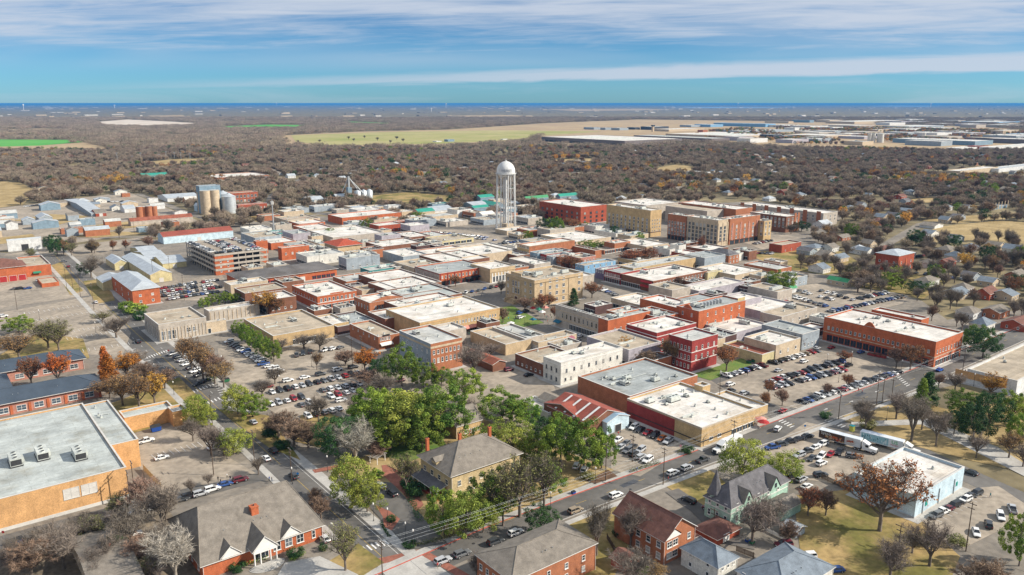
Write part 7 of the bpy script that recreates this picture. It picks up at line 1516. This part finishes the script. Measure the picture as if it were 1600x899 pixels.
# ---- lorries
def wheel(o, x, y, r): 
    k = ('w', r)
    if k not in CM: a = MB(); a.tube((0,-.14,0),(0,.14,0),r,n=16,smooth=False); b = MB(); b.tube((0,-.15,0),(0,.15,0),r*.55,n=12,smooth=False); CM[k] = (a.mesh('tyre',[TYRE]), b.mesh('rim',[RIM]))
    w_ = link('wheel', CM[k][0], o, (x, y, r)); link('rim', CM[k][1], w_)
def cab(o, x, col):
    B = MB(); B.box(x-2.4,-1.2,.9,x-.2,1.2,3.0); B.add([(x-2.4,-1.15,3.0),(x-.4,-1.15,3.0),(x-2.4,-1.15,3.9),(x-2.4,1.15,3.0),(x-.4,1.15,3.0),(x-2.4,1.15,3.9)],[(0,1,2),(5,4,3),(1,4,5,2),(2,5,3,0)])
    B.add([(x-.2,-1.05,.7),(x+2.1,-.95,.7),(x+2.1,-.95,1.75),(x-.2,-1.1,2.0),(x-.2,1.05,.7),(x+2.1,.95,.7),(x+2.1,.95,1.75),(x-.2,1.1,2.0)],[(0,1,2,3),(7,6,5,4),(1,5,6,2),(3,2,6,7),(4,5,1,0)])
    B.build('cab', [PAINT[col]], o)
    g_ = MB(); g_.box(x-.21,-1.0,2.05,x-.17,1.0,2.85); g_.box(x-1.4,-1.21,2.0,x-.4,-1.17,2.8); g_.box(x-1.4,1.17,2.0,x-.4,1.21,2.8); g_.build('window_glass', [CGL], o)
    f = MB(); f.box(x-5.5,-.5,.75,x+.1,.5,1.0); f.box(x+2.08,-.7,.8,x+2.14,.7,1.6); f.box(x+2.05,-1.2,.4,x+2.3,1.2,.75); f.build('chassis', [PLASTIC], o)
    for y in (-1.02, 1.02):
        wheel(o, x+1.2, y, .52)
        for q in (-3.4, -4.7): wheel(o, x+q, y, .52)
        h_ = MB(); h_.box(-.06,-.16,-.1,.06,.16,.1); h_.build('headlight', [LAMP], o, (x+2.12, y*.82, 1.2))
def semi(px, py, head, lab, tl, art):
    p = P(px, py); o = empty('articulated_lorry', (p[0], p[1], .08), head, lab, 'lorry')
    B = MB(); B.box(-tl,-1.28,1.15,0,1.28,4.05); B.build('trailer', [cm('trailer_white', (.62,.63,.63), rough=.5)], o)
    B = MB(); B.box(-tl+.03,-1.3,4.053,-.03,1.3,4.09); B.build('trailer_roof', [cm('trailer_roof', (.6,.64,.68), rough=.5)], o)
    B = MB(); B.box(-tl*.62,-1.0,.6,-tl*.35,1.0,1.14); B.build('side_skirt', [PLASTIC], o)
    for y in (-1.05, 1.05):
        wheel(o, -tl+1.6, y, .5); wheel(o, -tl+2.9, y, .5)
    cab(o, 3.0, 'white'); art(o, tl); return o
def art1(o, tl):
    b = MB(); b.box(-tl+.1,-1.31,1.3,-5.2,-1.283,3.95); b.build('side_panel', [cm('trailer_dark_picture', (.09,.055,.035))], o)
    r = random.Random(3); b = MB()
    for k in range(46):
        x = r.uniform(-tl+2.4,-5.6); z = r.uniform(1.5,2.8); s = r.uniform(.15,.4); b.poly([(x+s*math.cos(t), -1.314-k*.0003, z+s*.8*math.sin(t)) for t in [2*math.pi*q/8 for q in range(8)]], r.randrange(3))
    b.build('food_picture', [cm('art_orange',(.5,.13,.03)), cm('art_tan',(.5,.35,.2)), cm('art_red',(.35,.05,.03))], o)
    b = MB(); b.poly([(-3.4+1.7*math.cos(t), -1.30, 2.5+1.25*math.sin(t)) for t in [2*math.pi*q/20 for q in range(20)]]); b.build('food_plate', [cm('art_plate',(.55,.5,.45))], o)
    b = MB()
    for k in range(16): x = r.uniform(-4.4,-2.4); z = r.uniform(2.0,3.0); b.box(x-.22,-1.33-k*.0004,z-.12,x+.22,-1.31,z+.14,k % 2)
    b.build('food_picture', [MATS['art_orange'], MATS['art_red']], o)
    letters('Sysco', 1.1, TRIM, o, (-tl+2.4, -1.35, 3.3))
def art2(o, tl):
    b = MB(); b.box(-tl+.5,-1.31,1.4,-4.6,-1.283,3.9); b.build('side_panel', [cm('trailer_teal_picture', (.25,.42,.46))], o)
    r = random.Random(5); b = MB()
    for k in range(34): x = r.uniform(-tl+.9,-5.0); z = r.uniform(1.8,3.4); s = r.uniform(.15,.5); b.box(x-s*.4,-1.315-k*.0003,z-s,x+s*.4,-1.312,z+s*.8,k % 2)
    b.build('kitchen_picture', [cm('art_teal',(.06,.16,.2)), cm('art_pale',(.5,.58,.58))], o)
    letters('US', 1.3, cm('art_green',(.03,.35,.08)), o, (-2.6, -1.35, 3.0)); letters('FOODS', .55, cm('art_rose',(.45,.08,.12)), o, (-2.6, -1.35, 2.05))
a1, a2 = P(1291,690), P(1362,709); hd = math.atan2(a2[1]-a1[1], a2[0]-a1[0])
semi(1345,704,hd,'articulated lorry with dark food pictures and Sysco lettering on its trailer',14.0,art1)
semi(1411,707,hd,'articulated lorry with pale teal trailer pictures and green US lettering',14.0,art2)
p = P(1128,706); q = P(1166,690); o = empty('box_truck', (p[0], p[1], .08), math.atan2(q[1]-p[1], q[0]-p[0])+math.pi, 'white roofed box truck parked beside the tan store front', 'truck')
B = MB(); B.box(-9.4,-1.25,1.0,-.6,1.25,3.9); B.build('box_body', [PAINT['white']], o); cab(o, 2.0, 'white')
B = MB(); B.box(-9.3,-1.27,1.2,-7.2,-1.252,3.8); B.build('side_panel', [cm('art_orange',(.5,.13,.03))], o)
p = P(960-22,0+0) if False else None
HAZE_D = 4e-5
# ---------------------------------------------------------------- poles, wires, lamps, people, odds and ends
def pole(x, yb, yt, lab, name='utility_pole', cross=True, r=.16, m=None, box=False, group='utility poles'):
    p = P(x, yb); h = min(16, solve(lambda h: Q((p[0], p[1], h))[1]-yt, 1, 60)); o = empty(name, (p[0], p[1], 0), 0, lab, 'pole', group)
    b = MB(); b.tube((0,0,-.2),(0,0,h),r,r*.65,8); b.build('pole', [m or WOODP], o)
    if cross:
        for k in range(2):
            b = MB(); b.box(-1.3 if k == 0 else -.9,-.07,h-.6-k*1.3,1.3 if k == 0 else .9,.07,h-.42-k*1.3); c = b.build('crossarm', [WOODP], o, (0,.18,0), math.pi/2)
            for s in (-1.1, -.5, .5, 1.1):
                if k and abs(s) > 1: continue
                i_ = MB(); i_.tube((s,0,h-.42-k*1.3),(s,0,h-.2-k*1.3),.06,.04,6); i_.build('insulator', [STEEL], c)
    if box:
        b = MB(); b.tube((.45,0,h-3),(.45,0,h-2),.3,n=10); b.build('transformer', [STEEL], o)
    return (p[0], p[1], h)
PL = []
S2P = [(599,935,846,'nearest the big crossing'),(960-14,752,654+40,'at small car park kerb'),(1036,758,700,'before the brown house'),(1145,700,657,'by the white box truck'),(1310,655,610,'at the crossing before the park'),(1369,634,586,'left of three near the park'),(1378,631,588,'middle of three near the park'),(1393,624,588,'right of three near the park'),(1504,581,540,'by the red brick building corner'),(1548,547,528,'on the far right street')]
for x, a, b_, w in S2P: PL.append(pole(x, a, b_, 'brown timber utility pole '+w, box=w.startswith('at') or 'corner' in w))
def wire(a, b, off, drop, sag, lab, r=.02, m=None):
    a = np.array([a[0], a[1]+off, a[2]-drop]); b = np.array([b[0], b[1]+off, b[2]-drop]); B = MB(); n = 14; pts = []
    for i in range(n+1):
        t = i/n; q = a+(b-a)*t; q[2] -= sag*4*t*(1-t); pts.append(q)
    for i in range(n): B.tube(pts[i], pts[i+1], r, n=4, cap=False)
    o = B.build('power_line', [m or STEEL]); tag(o, lab, 'cable', 'wires along the near street'); return o
seq = [0,2,3,4,6,8,9]
for i in range(len(seq)-1):
    for k, (off, dr) in enumerate(((-1.1,.2),(.5,.2),(1.1,.2),(-.5,1.5))):
        wire(PL[seq[i]], PL[seq[i+1]], off, dr, 1.0, f'{("left outer","inner","right outer","lower")[k]} power cable in the {ordinal(i+1)} span along the near street')
last = PL[9]; far_ = (*P(1700,488)[:2], 12)
for k, off in enumerate((-1.1,.5)): wire(last, far_, off, .2, 1.0, f'{("left","right")[k]} power cable running out at the right photo edge')
for x, a, b_, w in ((456,753,700,'by the hall junction'),(453-55,727,672,'left of the street by yard'),(334,743,690,'on the yard corner'),(212,786,720,'tall at end of orange wall'),(204,790,735,'short at end of orange wall'),(201,805,765,'leaning before end of orange wall'),(1509,862,785,'in the hall car park corner'),(1384,880,845,'on the bottom lawn'),(1115,822,795,'beside the small garage'),(988,722,680,'in the small car park'),(1404,856,820,'near bottom lawn trees'),(332,665,617,'white topped at upper left street'),(551,575,545-16,'before the red brick store'),(566,576,525,'second before the red brick store'),(1123,640,600,'left of tan store back')):
    pole(x, a, b_, 'timber utility pole '+w)
for x, a, b_, w in ((105,455,415,'first'),(114,452,410,'second'),(126,465,420,'third'),(147,485,440,'fourth'),(240,440,405,'fifth'),(266,435,400,'sixth'),(288,470,420,'seventh'),(374,455,420,'eighth'),(27,485,450,'ninth'),(427,350,315,'tenth'),(440,372,330,'eleventh'),(500,425,385,'twelfth'),(582,425,395,'thirteenth'),(210,365,335,'fourteenth'),(285,375,345,'fifteenth'),(610,400,375,'sixteenth')):
    pole(x, a, b_, f'slim timber pole in the background streets, {w} in order', r=.13)
def lamp(x, yb, lab, h=5.0, two=False):
    p = P(x, yb); o = empty('street_lamp', (p[0], p[1], .1), 0, lab, 'street lamp', 'street lamps'); b = MB(); b.tube((0,0,0),(0,0,.6),.16,.1,8); b.tube((0,0,.6),(0,0,h),.07,.05,8); b.build('post', [DARKM], o); b = MB(); b.lathe([(.12,h),(.22,h+.15),(.24,h+.45),(.1,h+.7),(0,h+.8)], n=10); b.build('lantern', [TRIM], o)
for i, (x, y) in enumerate(((242,588),(272,617),(291,608),(340,607),(457,757),(750-9,795-5),(584,815),(606,823),(634,846),(646,858),(860,797),(930,757),(1310,598),(1373,600),(1330,568),(1343,549),(1385,658),(1521,604),(1408,582),(347,575),(437,607),(487,573),(150,520),(40,505),(62,500),(850,480),(820,510),(1008,590),(1125,600),(1292,572),(690,832),(512,738),(1395,560),(1500,604))):
    lamp(x, y, 'black post street lamp '+('beside the left street' if x < 460 else 'in the villa garden or kerb' if x < 940 else 'around the right car park and park')+f', {ordinal(i+1)} of all')
# radio mast, light masts
p = P(428,362); o = empty('radio_mast', (p[0], p[1], 0), 0, 'tall grey radio mast behind the library', 'mast'); hm = solve(lambda h: Q((p[0], p[1], h))[1]-313, 1, 90); b = MB(); b.tube((0,0,0),(0,0,hm),.8,.35,10); b.build('mast', [STEEL], o); b = MB()
for k in range(6): t = k*math.pi/3; b.box(1.1*math.cos(t)-.2,1.1*math.sin(t)-.2,hm-4,1.1*math.cos(t)+.2,1.1*math.sin(t)+.2,hm-1)
b.build('antenna', [TRIM], o)
for i, (x, yb, yt) in enumerate(((184,256,240),(207,253,245),(220,251,240),(249,250,242),(260,250,238),(273,249,239),(283,249,239),(297,248,241))):
    p = P(x, yb); h = solve(lambda h: Q((p[0], p[1], h))[1]-yt, 1, 60); o = empty('floodlight_mast', (p[0], p[1], 0), 0, f'pale sports ground light mast, {ordinal(i+1)} from the left', 'light mast', 'sports ground masts'); b = MB(); b.tube((0,0,0),(0,0,h),.5,.3,6); b.build('mast', [STEEL], o); b = MB(); b.box(-2,-.4,h,2,.4,h+1.4); b.build('lamp_bank', [STEEL], o, rz=-PHI)
# people
SKIN = mat('skin', (.4,.23,.15), .7); HAIR = mat('hair', (.05,.03,.02), .9)
PM = {}
def person_mesh(top, legs, pose):
    k = (top, legs, pose)
    if k in PM: return PM[k]
    s = pose*.16; v = [(0,0,.95),(0,0,1.2),(0,0,1.42),(0,0,1.53),(0,.02,1.66),(0,0,1.75)]
    v += [(.11,0,.9),(.12,s,.5),(.12,s*1.6+(-.08 if pose else 0),.07),(.12,s*1.6+.14,.03),(-.11,0,.9),(-.12,-s,.5),(-.12,-s*1.6,.07),(-.12,-s*1.6+.14,.03)]
    v += [(.2,0,1.4),(.25,-s*.8,1.14),(.26,-s*.6+.08,.9),(.27,-s*.6+.1,.82),(-.2,0,1.4),(-.25,s*.8,1.14),(-.26,s*.6+.08,.9),(-.27,s*.6+.1,.82)]
    e = [(0,1),(1,2),(2,3),(3,4),(4,5),(0,6),(6,7),(7,8),(8,9),(0,10),(10,11),(11,12),(12,13),(2,14),(14,15),(15,16),(16,17),(2,18),(18,19),(19,20),(20,21)]
    rad = [.15,.15,.16,.065,.105,.09,.1,.07,.05,.04,.1,.07,.05,.04,.07,.05,.038,.03,.07,.05,.038,.03]
    me = bpy.data.meshes.new('person'); me.from_pydata(v, e, []); o = bpy.data.objects.new('tmp', me); COL.objects.link(o)
    md = o.modifiers.new('s', 'SKIN'); sv = me.skin_vertices[0].data
    for i, r_ in enumerate(rad): sv[i].radius = (r_, r_*.8)
    sv[0].use_root = True; o.modifiers.new('u', 'SUBSURF').levels = 1
    dg = bpy.context.evaluated_depsgraph_get(); m2 = bpy.data.meshes.new_from_object(o.evaluated_get(dg)); bpy.data.objects.remove(o)
    m2.materials.clear()
    for m_ in (cm('cloth_'+top, CLOTH[top]), cm('cloth_'+legs, CLOTH[legs]), SKIN, HAIR): m2.materials.append(m_)
    for p_ in m2.polygons:
        z = p_.center.z; x = abs(p_.center.x); p_.use_smooth = True
        p_.material_index = 3 if (z > 1.72 or (z > 1.6 and p_.center.y < -.02)) else 2 if z > 1.5 else 2 if (x > .2 and z < .95 and z > .75) else 0 if z > .93 else 1 if z > .08 else 3
    PM[k] = m2; return m2
CLOTH = dict(red=(.4,.03,.03), blue=(.04,.08,.25), black=(.02,.02,.02), white=(.65,.65,.62), grey=(.2,.2,.21), denim=(.05,.08,.16), tan=(.35,.27,.17), teal=(.03,.25,.27), green=(.05,.18,.08), pink=(.5,.2,.25))
def person(x, y, top, legs, lab, head=0.0, pose=1, group=None, zz=.13):
    p = P(x, y, zz); o = link('person', person_mesh(top, legs, pose), None, (p[0], p[1], zz), head); tag(o, f'person in {top} top and {legs} trousers {lab}', 'person', group); return o
for a in ((421,752,'blue','black','left of the pair crossing the pavement'),(425,753,'black','denim','right of the pair crossing the pavement'),(341,752,'black','black','walking left by the yard corner'),(345,756,'black','denim','in the middle of walkers by yard corner'),(348,759,'grey','black','nearest of walkers by yard corner'),(355,747,'white','black','back walker by the yard corner'),(360,751,'black','blue','right walker by the yard corner'),(1547,778,'teal','denim','crossing the hall car park'),(966,681,'red','denim','left of two in small car park'),(969,679,'grey','black','right of two in small car park'),(995,737,'blue','grey','on pavement at small car park end'),(1082,735,'blue','tan','beside the parked cars on street'),(1044,752,'red','black','by the foot of street pole'),(1168,587,'black','black','walking in the right car park'),(1347,615,'red','denim','left walker on the kerb of right car park'),(1341,612,'red','black','second walker on kerb of right car park'),(684,888,'red','tan','by the silver car at near crossing'),(1508,583,'black','denim','at the street corner by tan roofed store')):
    person(a[0], a[1], a[2], a[3], a[4], random.uniform(0,6.28))
tops = list(CLOTH); n = 0
for (cx, cy, sx, sy, m, w) in ((790,503,16,7,14,'on the crowded corner of the square'),(868,500,22,9,22,'among the market tents on the square'),(730,462,30,5,12,'on pavement of the orange corner block'),(745,520,26,4,8,'under the striped awning')):
    cnt = {}; used = set()
    for k in range(m):
        t, l = next((a_, b_) for a_ in random.sample(tops, len(tops)) for b_ in ('denim','black','tan','grey') if (a_, b_) not in used); used.add((t, l)); key = (t, l); cnt[key] = cnt.get(key, 0)+1
        x = cx+random.uniform(-sx, sx); y = cy+random.uniform(-sy, sy); o = person(x, y, t, l, w, random.uniform(0,6.28), k % 2, 'people '+w); n += 1
# market tents and parasols
for (x, y, col, lab) in ((833,488,'red','red market tent before the courthouse'),(842,490,'green','green market tent before the courthouse'),(847,494,'white','white market tent at the square fence'),(833,506,'teal','teal market tent at the square corner'),(852,487,'pink','pink market tent nearest courthouse trees')):
    p = P(x, y); o = empty('market_tent', (p[0], p[1], .1), 0, lab, 'tent', 'market tents'); b = MB(); b.add([(-1.6,-1.6,2.2),(1.6,-1.6,2.2),(1.6,1.6,2.2),(-1.6,1.6,2.2),(0,0,3.4)],[(0,1,4),(1,2,4),(2,3,4),(3,0,4),(3,2,1,0)]); b.build('canopy', [AW[col]], o)
    for sx in (-1.5,1.5):
        for sy in (-1.5,1.5): b = MB(); b.tube((sx,sy,0),(sx,sy,2.2),.04,n=6); b.build('leg', [STEEL], o)
for (x, y, col, lab) in ((798,511,'white','white parasol on the square corner pavement'),(1192,668,'red','orange red parasol on store patio'),(1188,663,'pink','pale red parasol on store patio')):
    p = P(x, y); o = empty('parasol', (p[0], p[1], .1), 0, lab, 'parasol'); b = MB(); b.lathe([(2.2,2.1),(0,3.0)], n=8, smooth=False); b.build('canopy', [AW[col]], o); b = MB(); b.tube((0,0,0),(0,0,2.95),.04,n=6); b.build('pole', [DARKM], o)
# skips, dumpsters, planters, cabinets
def skip(x, y, m, lab, s=1.0, rz=0.0):
    p = P(x, y); o = empty('dumpster', (p[0], p[1], .1), rz, lab, 'dumpster'); b = MB(); v = [(-1.2,-.8,.15),(1.2,-.8,.15),(1.2,.8,.15),(-1.2,.8,.15),(-1.35,-.95,1.4),(1.35,-.95,1.4),(1.35,.95,1.7),(-1.35,.95,1.7)]; b.add([(q[0]*s,q[1]*s,q[2]*s) for q in v],[(0,1,5,4),(1,2,6,5),(2,3,7,6),(3,0,4,7),(3,2,1,0)]); b.box(-1.4*s,-.3*s,.8*s,-1.3*s,.3*s,1.0*s); b.build('bin_body', [m], o); b = MB(); b.add([(-1.35*s,-.95*s,1.42*s),(1.35*s,-.95*s,1.42*s),(1.35*s,.95*s,1.74*s),(-1.35*s,.95*s,1.74*s)],[(0,1,2,3)]); b.build('lid', [PLASTIC], o)
    for q in (-1, 1):
        for t in (-.6, .6): b = MB(); b.tube((q*1.0*s,t*s-.05,.08),(q*1.0*s,t*s+.05,.08),.09,n=8); b.build('caster', [DARKM], o)
BLUE = cm('skip_blue', (.02,.07,.3)); GRN = cm('skip_green', (.03,.14,.06))
skip(244,674,BLUE,'blue skip standing against the low orange wing',1.25); skip(28,852,BLUE,'blue skip on the left kerb under bare trees',1.1,.2); skip(354,597,GRN,'green cabinet bin beside the street island',.9); skip(1170,568,GRN,'green bin pair by the tan workshop, left',.8); skip(1178,566,GRN,'green bin pair by the tan workshop, right',.8); skip(960,662,BLUE,'blue bin behind the orange yard fence',.9)
for (x, y, w, lab) in ((1175,850,6,'green bin left of three behind the small garage'),(1168,847,4,'blue bin beside the small garage'),(896,772,4,'blue street bin by the villa corner kerb')):
    skip(x, y, GRN if 'green' in lab else BLUE, lab, .5)
b = MB(); p = P(1331,674); b.box(-.7,-.7,0,.7,.7,2.0); b.box(-.8,-.8,2.0,.8,.8,2.15,1); o = b.build('utility_cabinet', [cm('cabinet_yellow', (.5,.5,.1)), AW['turq']], None, (p[0], p[1], .1)); tag(o, 'painted yellow and turquoise utility cabinet by the crossing', 'cabinet')
for k, x in enumerate((1362,1370,1378)):
    p = P(x, 556+k*1.6); b = MB(); b.box(-1.8,-.7,0,1.8,.7,1.0); b.box(-1.6,-.5,1.0,1.6,.5,1.25,1); o = b.build('brick_planter', [W['deep_red'], GM['mulch']], None, (p[0], p[1], .12), math.pi/2); tag(o, f'dark red planter before the long red building, {ordinal(k+1)} from left', 'planter', 'red planters')
# orange timber fence round the dumpster yard
a, c = P(960,668), P(985,655); o = empty('timber_fence', (a[0], a[1], .1), math.atan2(c[1]-a[1], c[0]-a[0]), 'orange painted timber fence round the bin yard', 'fence'); Lf = float(np.linalg.norm(c-a)); b = MB()
for k in range(int(Lf/.5)): b.box(k*.5,0,0,k*.5+.46,.06,2.2)
b.build('board', [cm('orange_timber', (.42,.1,.04))], o); b = MB(); b.box(0,-.07,.4,Lf,-.01,.5); b.box(0,-.07,1.7,Lf,-.01,1.8); b.build('rail', [WOODP], o)
# white garden pergola, benches
p = P(590,722); o = empty('pergola', (p[0], p[1], .1), .4, 'white timber pergola in the villa garden', 'pergola')
for sx in (-2,2):
    for sy in (-1.5,1.5): b = MB(); b.box(sx-.08,sy-.08,0,sx+.08,sy+.08,2.4); b.build('post', [TRIM], o)
for k in range(7): b = MB(); x = -2.4+k*.8; b.box(x-.05,-2,2.41,x+.05,2,2.55); b.build('rafter', [TRIM], o)
for (x, y, lab) in ((632,686,'pale stone bench at left of the garden lawn'),(661,684,'pale stone bench at right of the garden lawn')):
    p = P(x, y); o = empty('garden_bench', (p[0], p[1], .12), .3, lab, 'bench'); b = MB(); b.box(-.8,-.22,.42,.8,.22,.5); b.build('seat', [GM['pave']], o)
    for s in (-.6,.6): b = MB(); b.box(s-.08,-.18,0,s+.08,.18,.419); b.build('leg', [GM['pave']], o)
# hedges
def hedge(pts, w, h, m, lab):
    P_ = [P(*q) for q in pts]; o = MB(); r = random.Random(len(lab)); K = MB()
    for i in range(len(P_)-1):
        a, c = P_[i], P_[i+1]; L_ = float(np.linalg.norm(c-a))
        for k in range(int(L_/.5)):
            q = a+(c-a)*(k*.5/L_); leaves(K, r, Vector((q[0], q[1], h*.55)), max(w, h)*.55, 30, .16)
    ob = K.build('hedge', [m]); tag(ob, lab, 'hedge')
hedge([(416,665),(445,702),(462,704)], 1.3, 1.2, LF['dark'], 'clipped dark hedge along the street island'); hedge([(632,762),(650,800),(656,818)], 2.4, 1.4, LF['dark'], 'dark hedge between brick path and villa porch'); hedge([(596,820),(606,838),(612,842)], 1.0, .9, LF['dark'], 'low hedge along the brick drive tip'); hedge([(640,856),(680,846),(740,828)], 1.6, 1.0, LF['olive'], 'olive hedge on the villa corner kerb'); hedge([(985,738),(1032,724)], 1.8, 1.2, LF['olive'], 'olive hedge at the end of small car park'); hedge([(1060,708),(1084,700)], 1.6, 1.0, LF['olive'], 'olive hedge at the tan store corner'); hedge([(360,893),(420,872)], 1.4, 1.1, LF['oak'], 'green hedge before the hall windows'); hedge([(455,878),(478,866)], 1.5, 1.2, LF['oak'], 'green hedge right of the hall porch')
# stop signs and street signs
for (x, y, c, lab) in ((7,845,'red','red round stop sign at left photo edge'),(1257,676,'blue','blue parking sign by the truck park'),(466,752,'blue','blue board sign at the street junction'),(1063,700+8,'pink','pink sign before the tan store corner'),(264,556,'red','red stop sign at the crossing by bank')):
    p = P(x, y); o = empty('road_sign', (p[0], p[1], .1), -PHI, lab, 'sign'); b = MB(); b.tube((0,0,0),(0,0,2.6),.04,n=6); b.build('post', [STEEL], o); b = MB(); b.add([(.42*math.cos(t), -.06, 2.5+.42*math.sin(t)) for t in [math.pi/8+2*math.pi*q/8 for q in range(8)]], [tuple(range(8))]); b.add([(.42*math.cos(t), -.045, 2.5+.42*math.sin(t)) for t in [math.pi/8+2*math.pi*q/8 for q in range(8)]], [tuple(range(7,-1,-1))]); b.build('plate', [cm('sign_'+c, dict(red=(.5,.03,.03), blue=(.03,.2,.5), pink=(.6,.2,.25))[c])], o)
# bay lines of the car parks
def bays(x0, y0, x1, y1, n, length, z=.125):
    a, c = P(x0, y0)[:2], P(x1, y1)[:2]; d = (c-a)/np.linalg.norm(c-a); nr = np.array([-d[1], d[0]]); b = MB()
    for i in range(n+1):
        q = a+(c-a)*(i/n); u = d*.08; b.poly([(*(q-u-nr*length/2), z), (*(q+u-nr*length/2), z), (*(q+u+nr*length/2), z), (*(q-u+nr*length/2), z)])
    o = b.build('bay_marking', [GM['paint']]); o['kind'] = 'structure'
for (x0, y0, x1, y1, n, L_) in ((420,616,566,584,14,5),(498,614,568,601,7,5),(510,624,558,612,5,5),(476,655,536,640,6,5),(355,535,412,568,13,5),(1130,590,1280,549,18,5),(1200,599,1318,566,14,5),(1202,609,1320,579,15,5),(1250,631,1406,582,20,5),(976,664,1050,694,8,5),(1528,772,1458,811,9,5),(30,492,150,474,16,5),(50,502,165,484,15,5),(100,520,190,506,12,5),(105,530,195,516,12,5),(240,715,330,690,10,5),(244,454,350,438,19,5),(248,459,335,447,15,5),(1225,470,1300,460,14,5),(130,548,210,536,9,5)):
    bays(x0, y0, x1, y1, n, L_)
# crosswalks and stop lines at the junctions
def crosswalk(ax, ay, bx, by, n, along, z=.085):
    "n white bars laid between two ground pixels; along = direction of the bars (world angle)"
    a, c = P(ax, ay)[:2], P(bx, by)[:2]; b = MB(); d = np.array([math.cos(along), math.sin(along)])*1.5; w = (c-a)/np.linalg.norm(c-a)*.25
    for i in range(n):
        q = a+(c-a)*((i+.5)/n); b.poly([(*(q-d-w), z), (*(q+d-w), z), (*(q+d+w), z), (*(q-d+w), z)])
    o = b.build('crosswalk_marking', [GM['paint']]); o['kind'] = 'structure'
for a in ((228,560,262,548,9,HY),(290,617,335,600,9,HY),(300,640,345,622,8,HY),(205,545,232,566,7,HX),(290,532,262,545,0,HX),(1210,652,1240,668,7,HX),(1180,672,1215,655,0,HY),(1398,584,1420,604,8,HX),(1440,600,1475,590,0,HY),(560,862,620,842,9,HY),(340,598,352,622,7,HX),(1290,655,1320,668,6,HX)):
    if a[4]: crosswalk(*a)
def arrow(x, y, rz, z=.075):
    p = P(x, y); b = MB(); b.poly([(-.12,-1.4,z),(.12,-1.4,z),(.12,.4,z),(-.12,.4,z)]); b.poly([(-.45,.4,z),(.45,.4,z),(0,1.4,z)]); o = b.build('arrow_marking', [GM['paint']], None, (p[0], p[1], 0), rz); o['kind'] = 'structure'
for a in ((236,577,0),(248,590,0),(300,612,math.pi),(1290,640,-math.pi/2),(1330,628,-math.pi/2),(520,820,0),(545,845,0),(1370,612,math.pi/2)): arrow(*a)
# manholes and tar patches on the carriageway
for i, (x, y) in enumerate(((470,770),(430,712),(300,598),(255,560),(850,818),(985,765),(1240,665),(1350,622),(1470,580),(560,880),(740,850),(1130,700),(200,515),(160,478))):
    p = P(x, y); b = MB(); n_ = 10; r_ = .45; b.poly([(r_*math.cos(2*math.pi*q/n_), r_*math.sin(2*math.pi*q/n_), .1) for q in range(n_)]); o = b.build('manhole_cover', [DARKM], None, (p[0], p[1], 0)); o['kind'] = 'structure'
    if i % 2: b = MB(); k_ = random.uniform(1.5,4); b.poly([(-k_,-1,.078),(k_,-1.2,.078),(k_*.9,1,.078),(-k_,.9,.078)]); o = b.build('tar_patch', [MATS['charcoal_panel']], None, (p[0]+2.5, p[1]+3, 0)); o['kind'] = 'structure'
# distant far-off town: specks of roofs on the plain
rsp = random.Random(9); B = MB()
for k in range(420):
    x = rsp.uniform(-20,1620); y = rsp.choice((rsp.uniform(164.5,171), rsp.uniform(168,186))); 
    p = P(x, y); w_ = rsp.uniform(10,60)*(1+abs(p[1])/9000); B.box(p[0]-w_/2, p[1]-w_*.3, 0, p[0]+w_/2, p[1]+w_*.3, rsp.uniform(5,11), rsp.randrange(3))
o = B.build('distant_suburbs', [RF['white'], W['beige'], RF['shingle']]); tag(o, 'specks of far-off roofs scattered over the plain at horizon', 'suburbs', None, 'stuff')
# haze
hb = MB(); hb.box(-70000,-1500,-1,70000,86000,H+1.5); hz = bpy.data.materials.new('haze'); hz.use_nodes = True; nt = hz.node_tree; nt.nodes.clear()
pv = nt.nodes.new('ShaderNodeVolumePrincipled'); pv.inputs['Color'].default_value = (.08,.34,.74,1); pv.inputs['Density'].default_value = HAZE_D; pv.inputs['Anisotropy'].default_value = .0
mo = nt.nodes.new('ShaderNodeOutputMaterial'); nt.links.new(pv.outputs[0], mo.inputs['Volume']); ho = hb.build('haze', [hz]); ho['kind'] = 'stuff'; ho['label'] = 'thin blue air over the whole plain'; ho['category'] = 'haze'
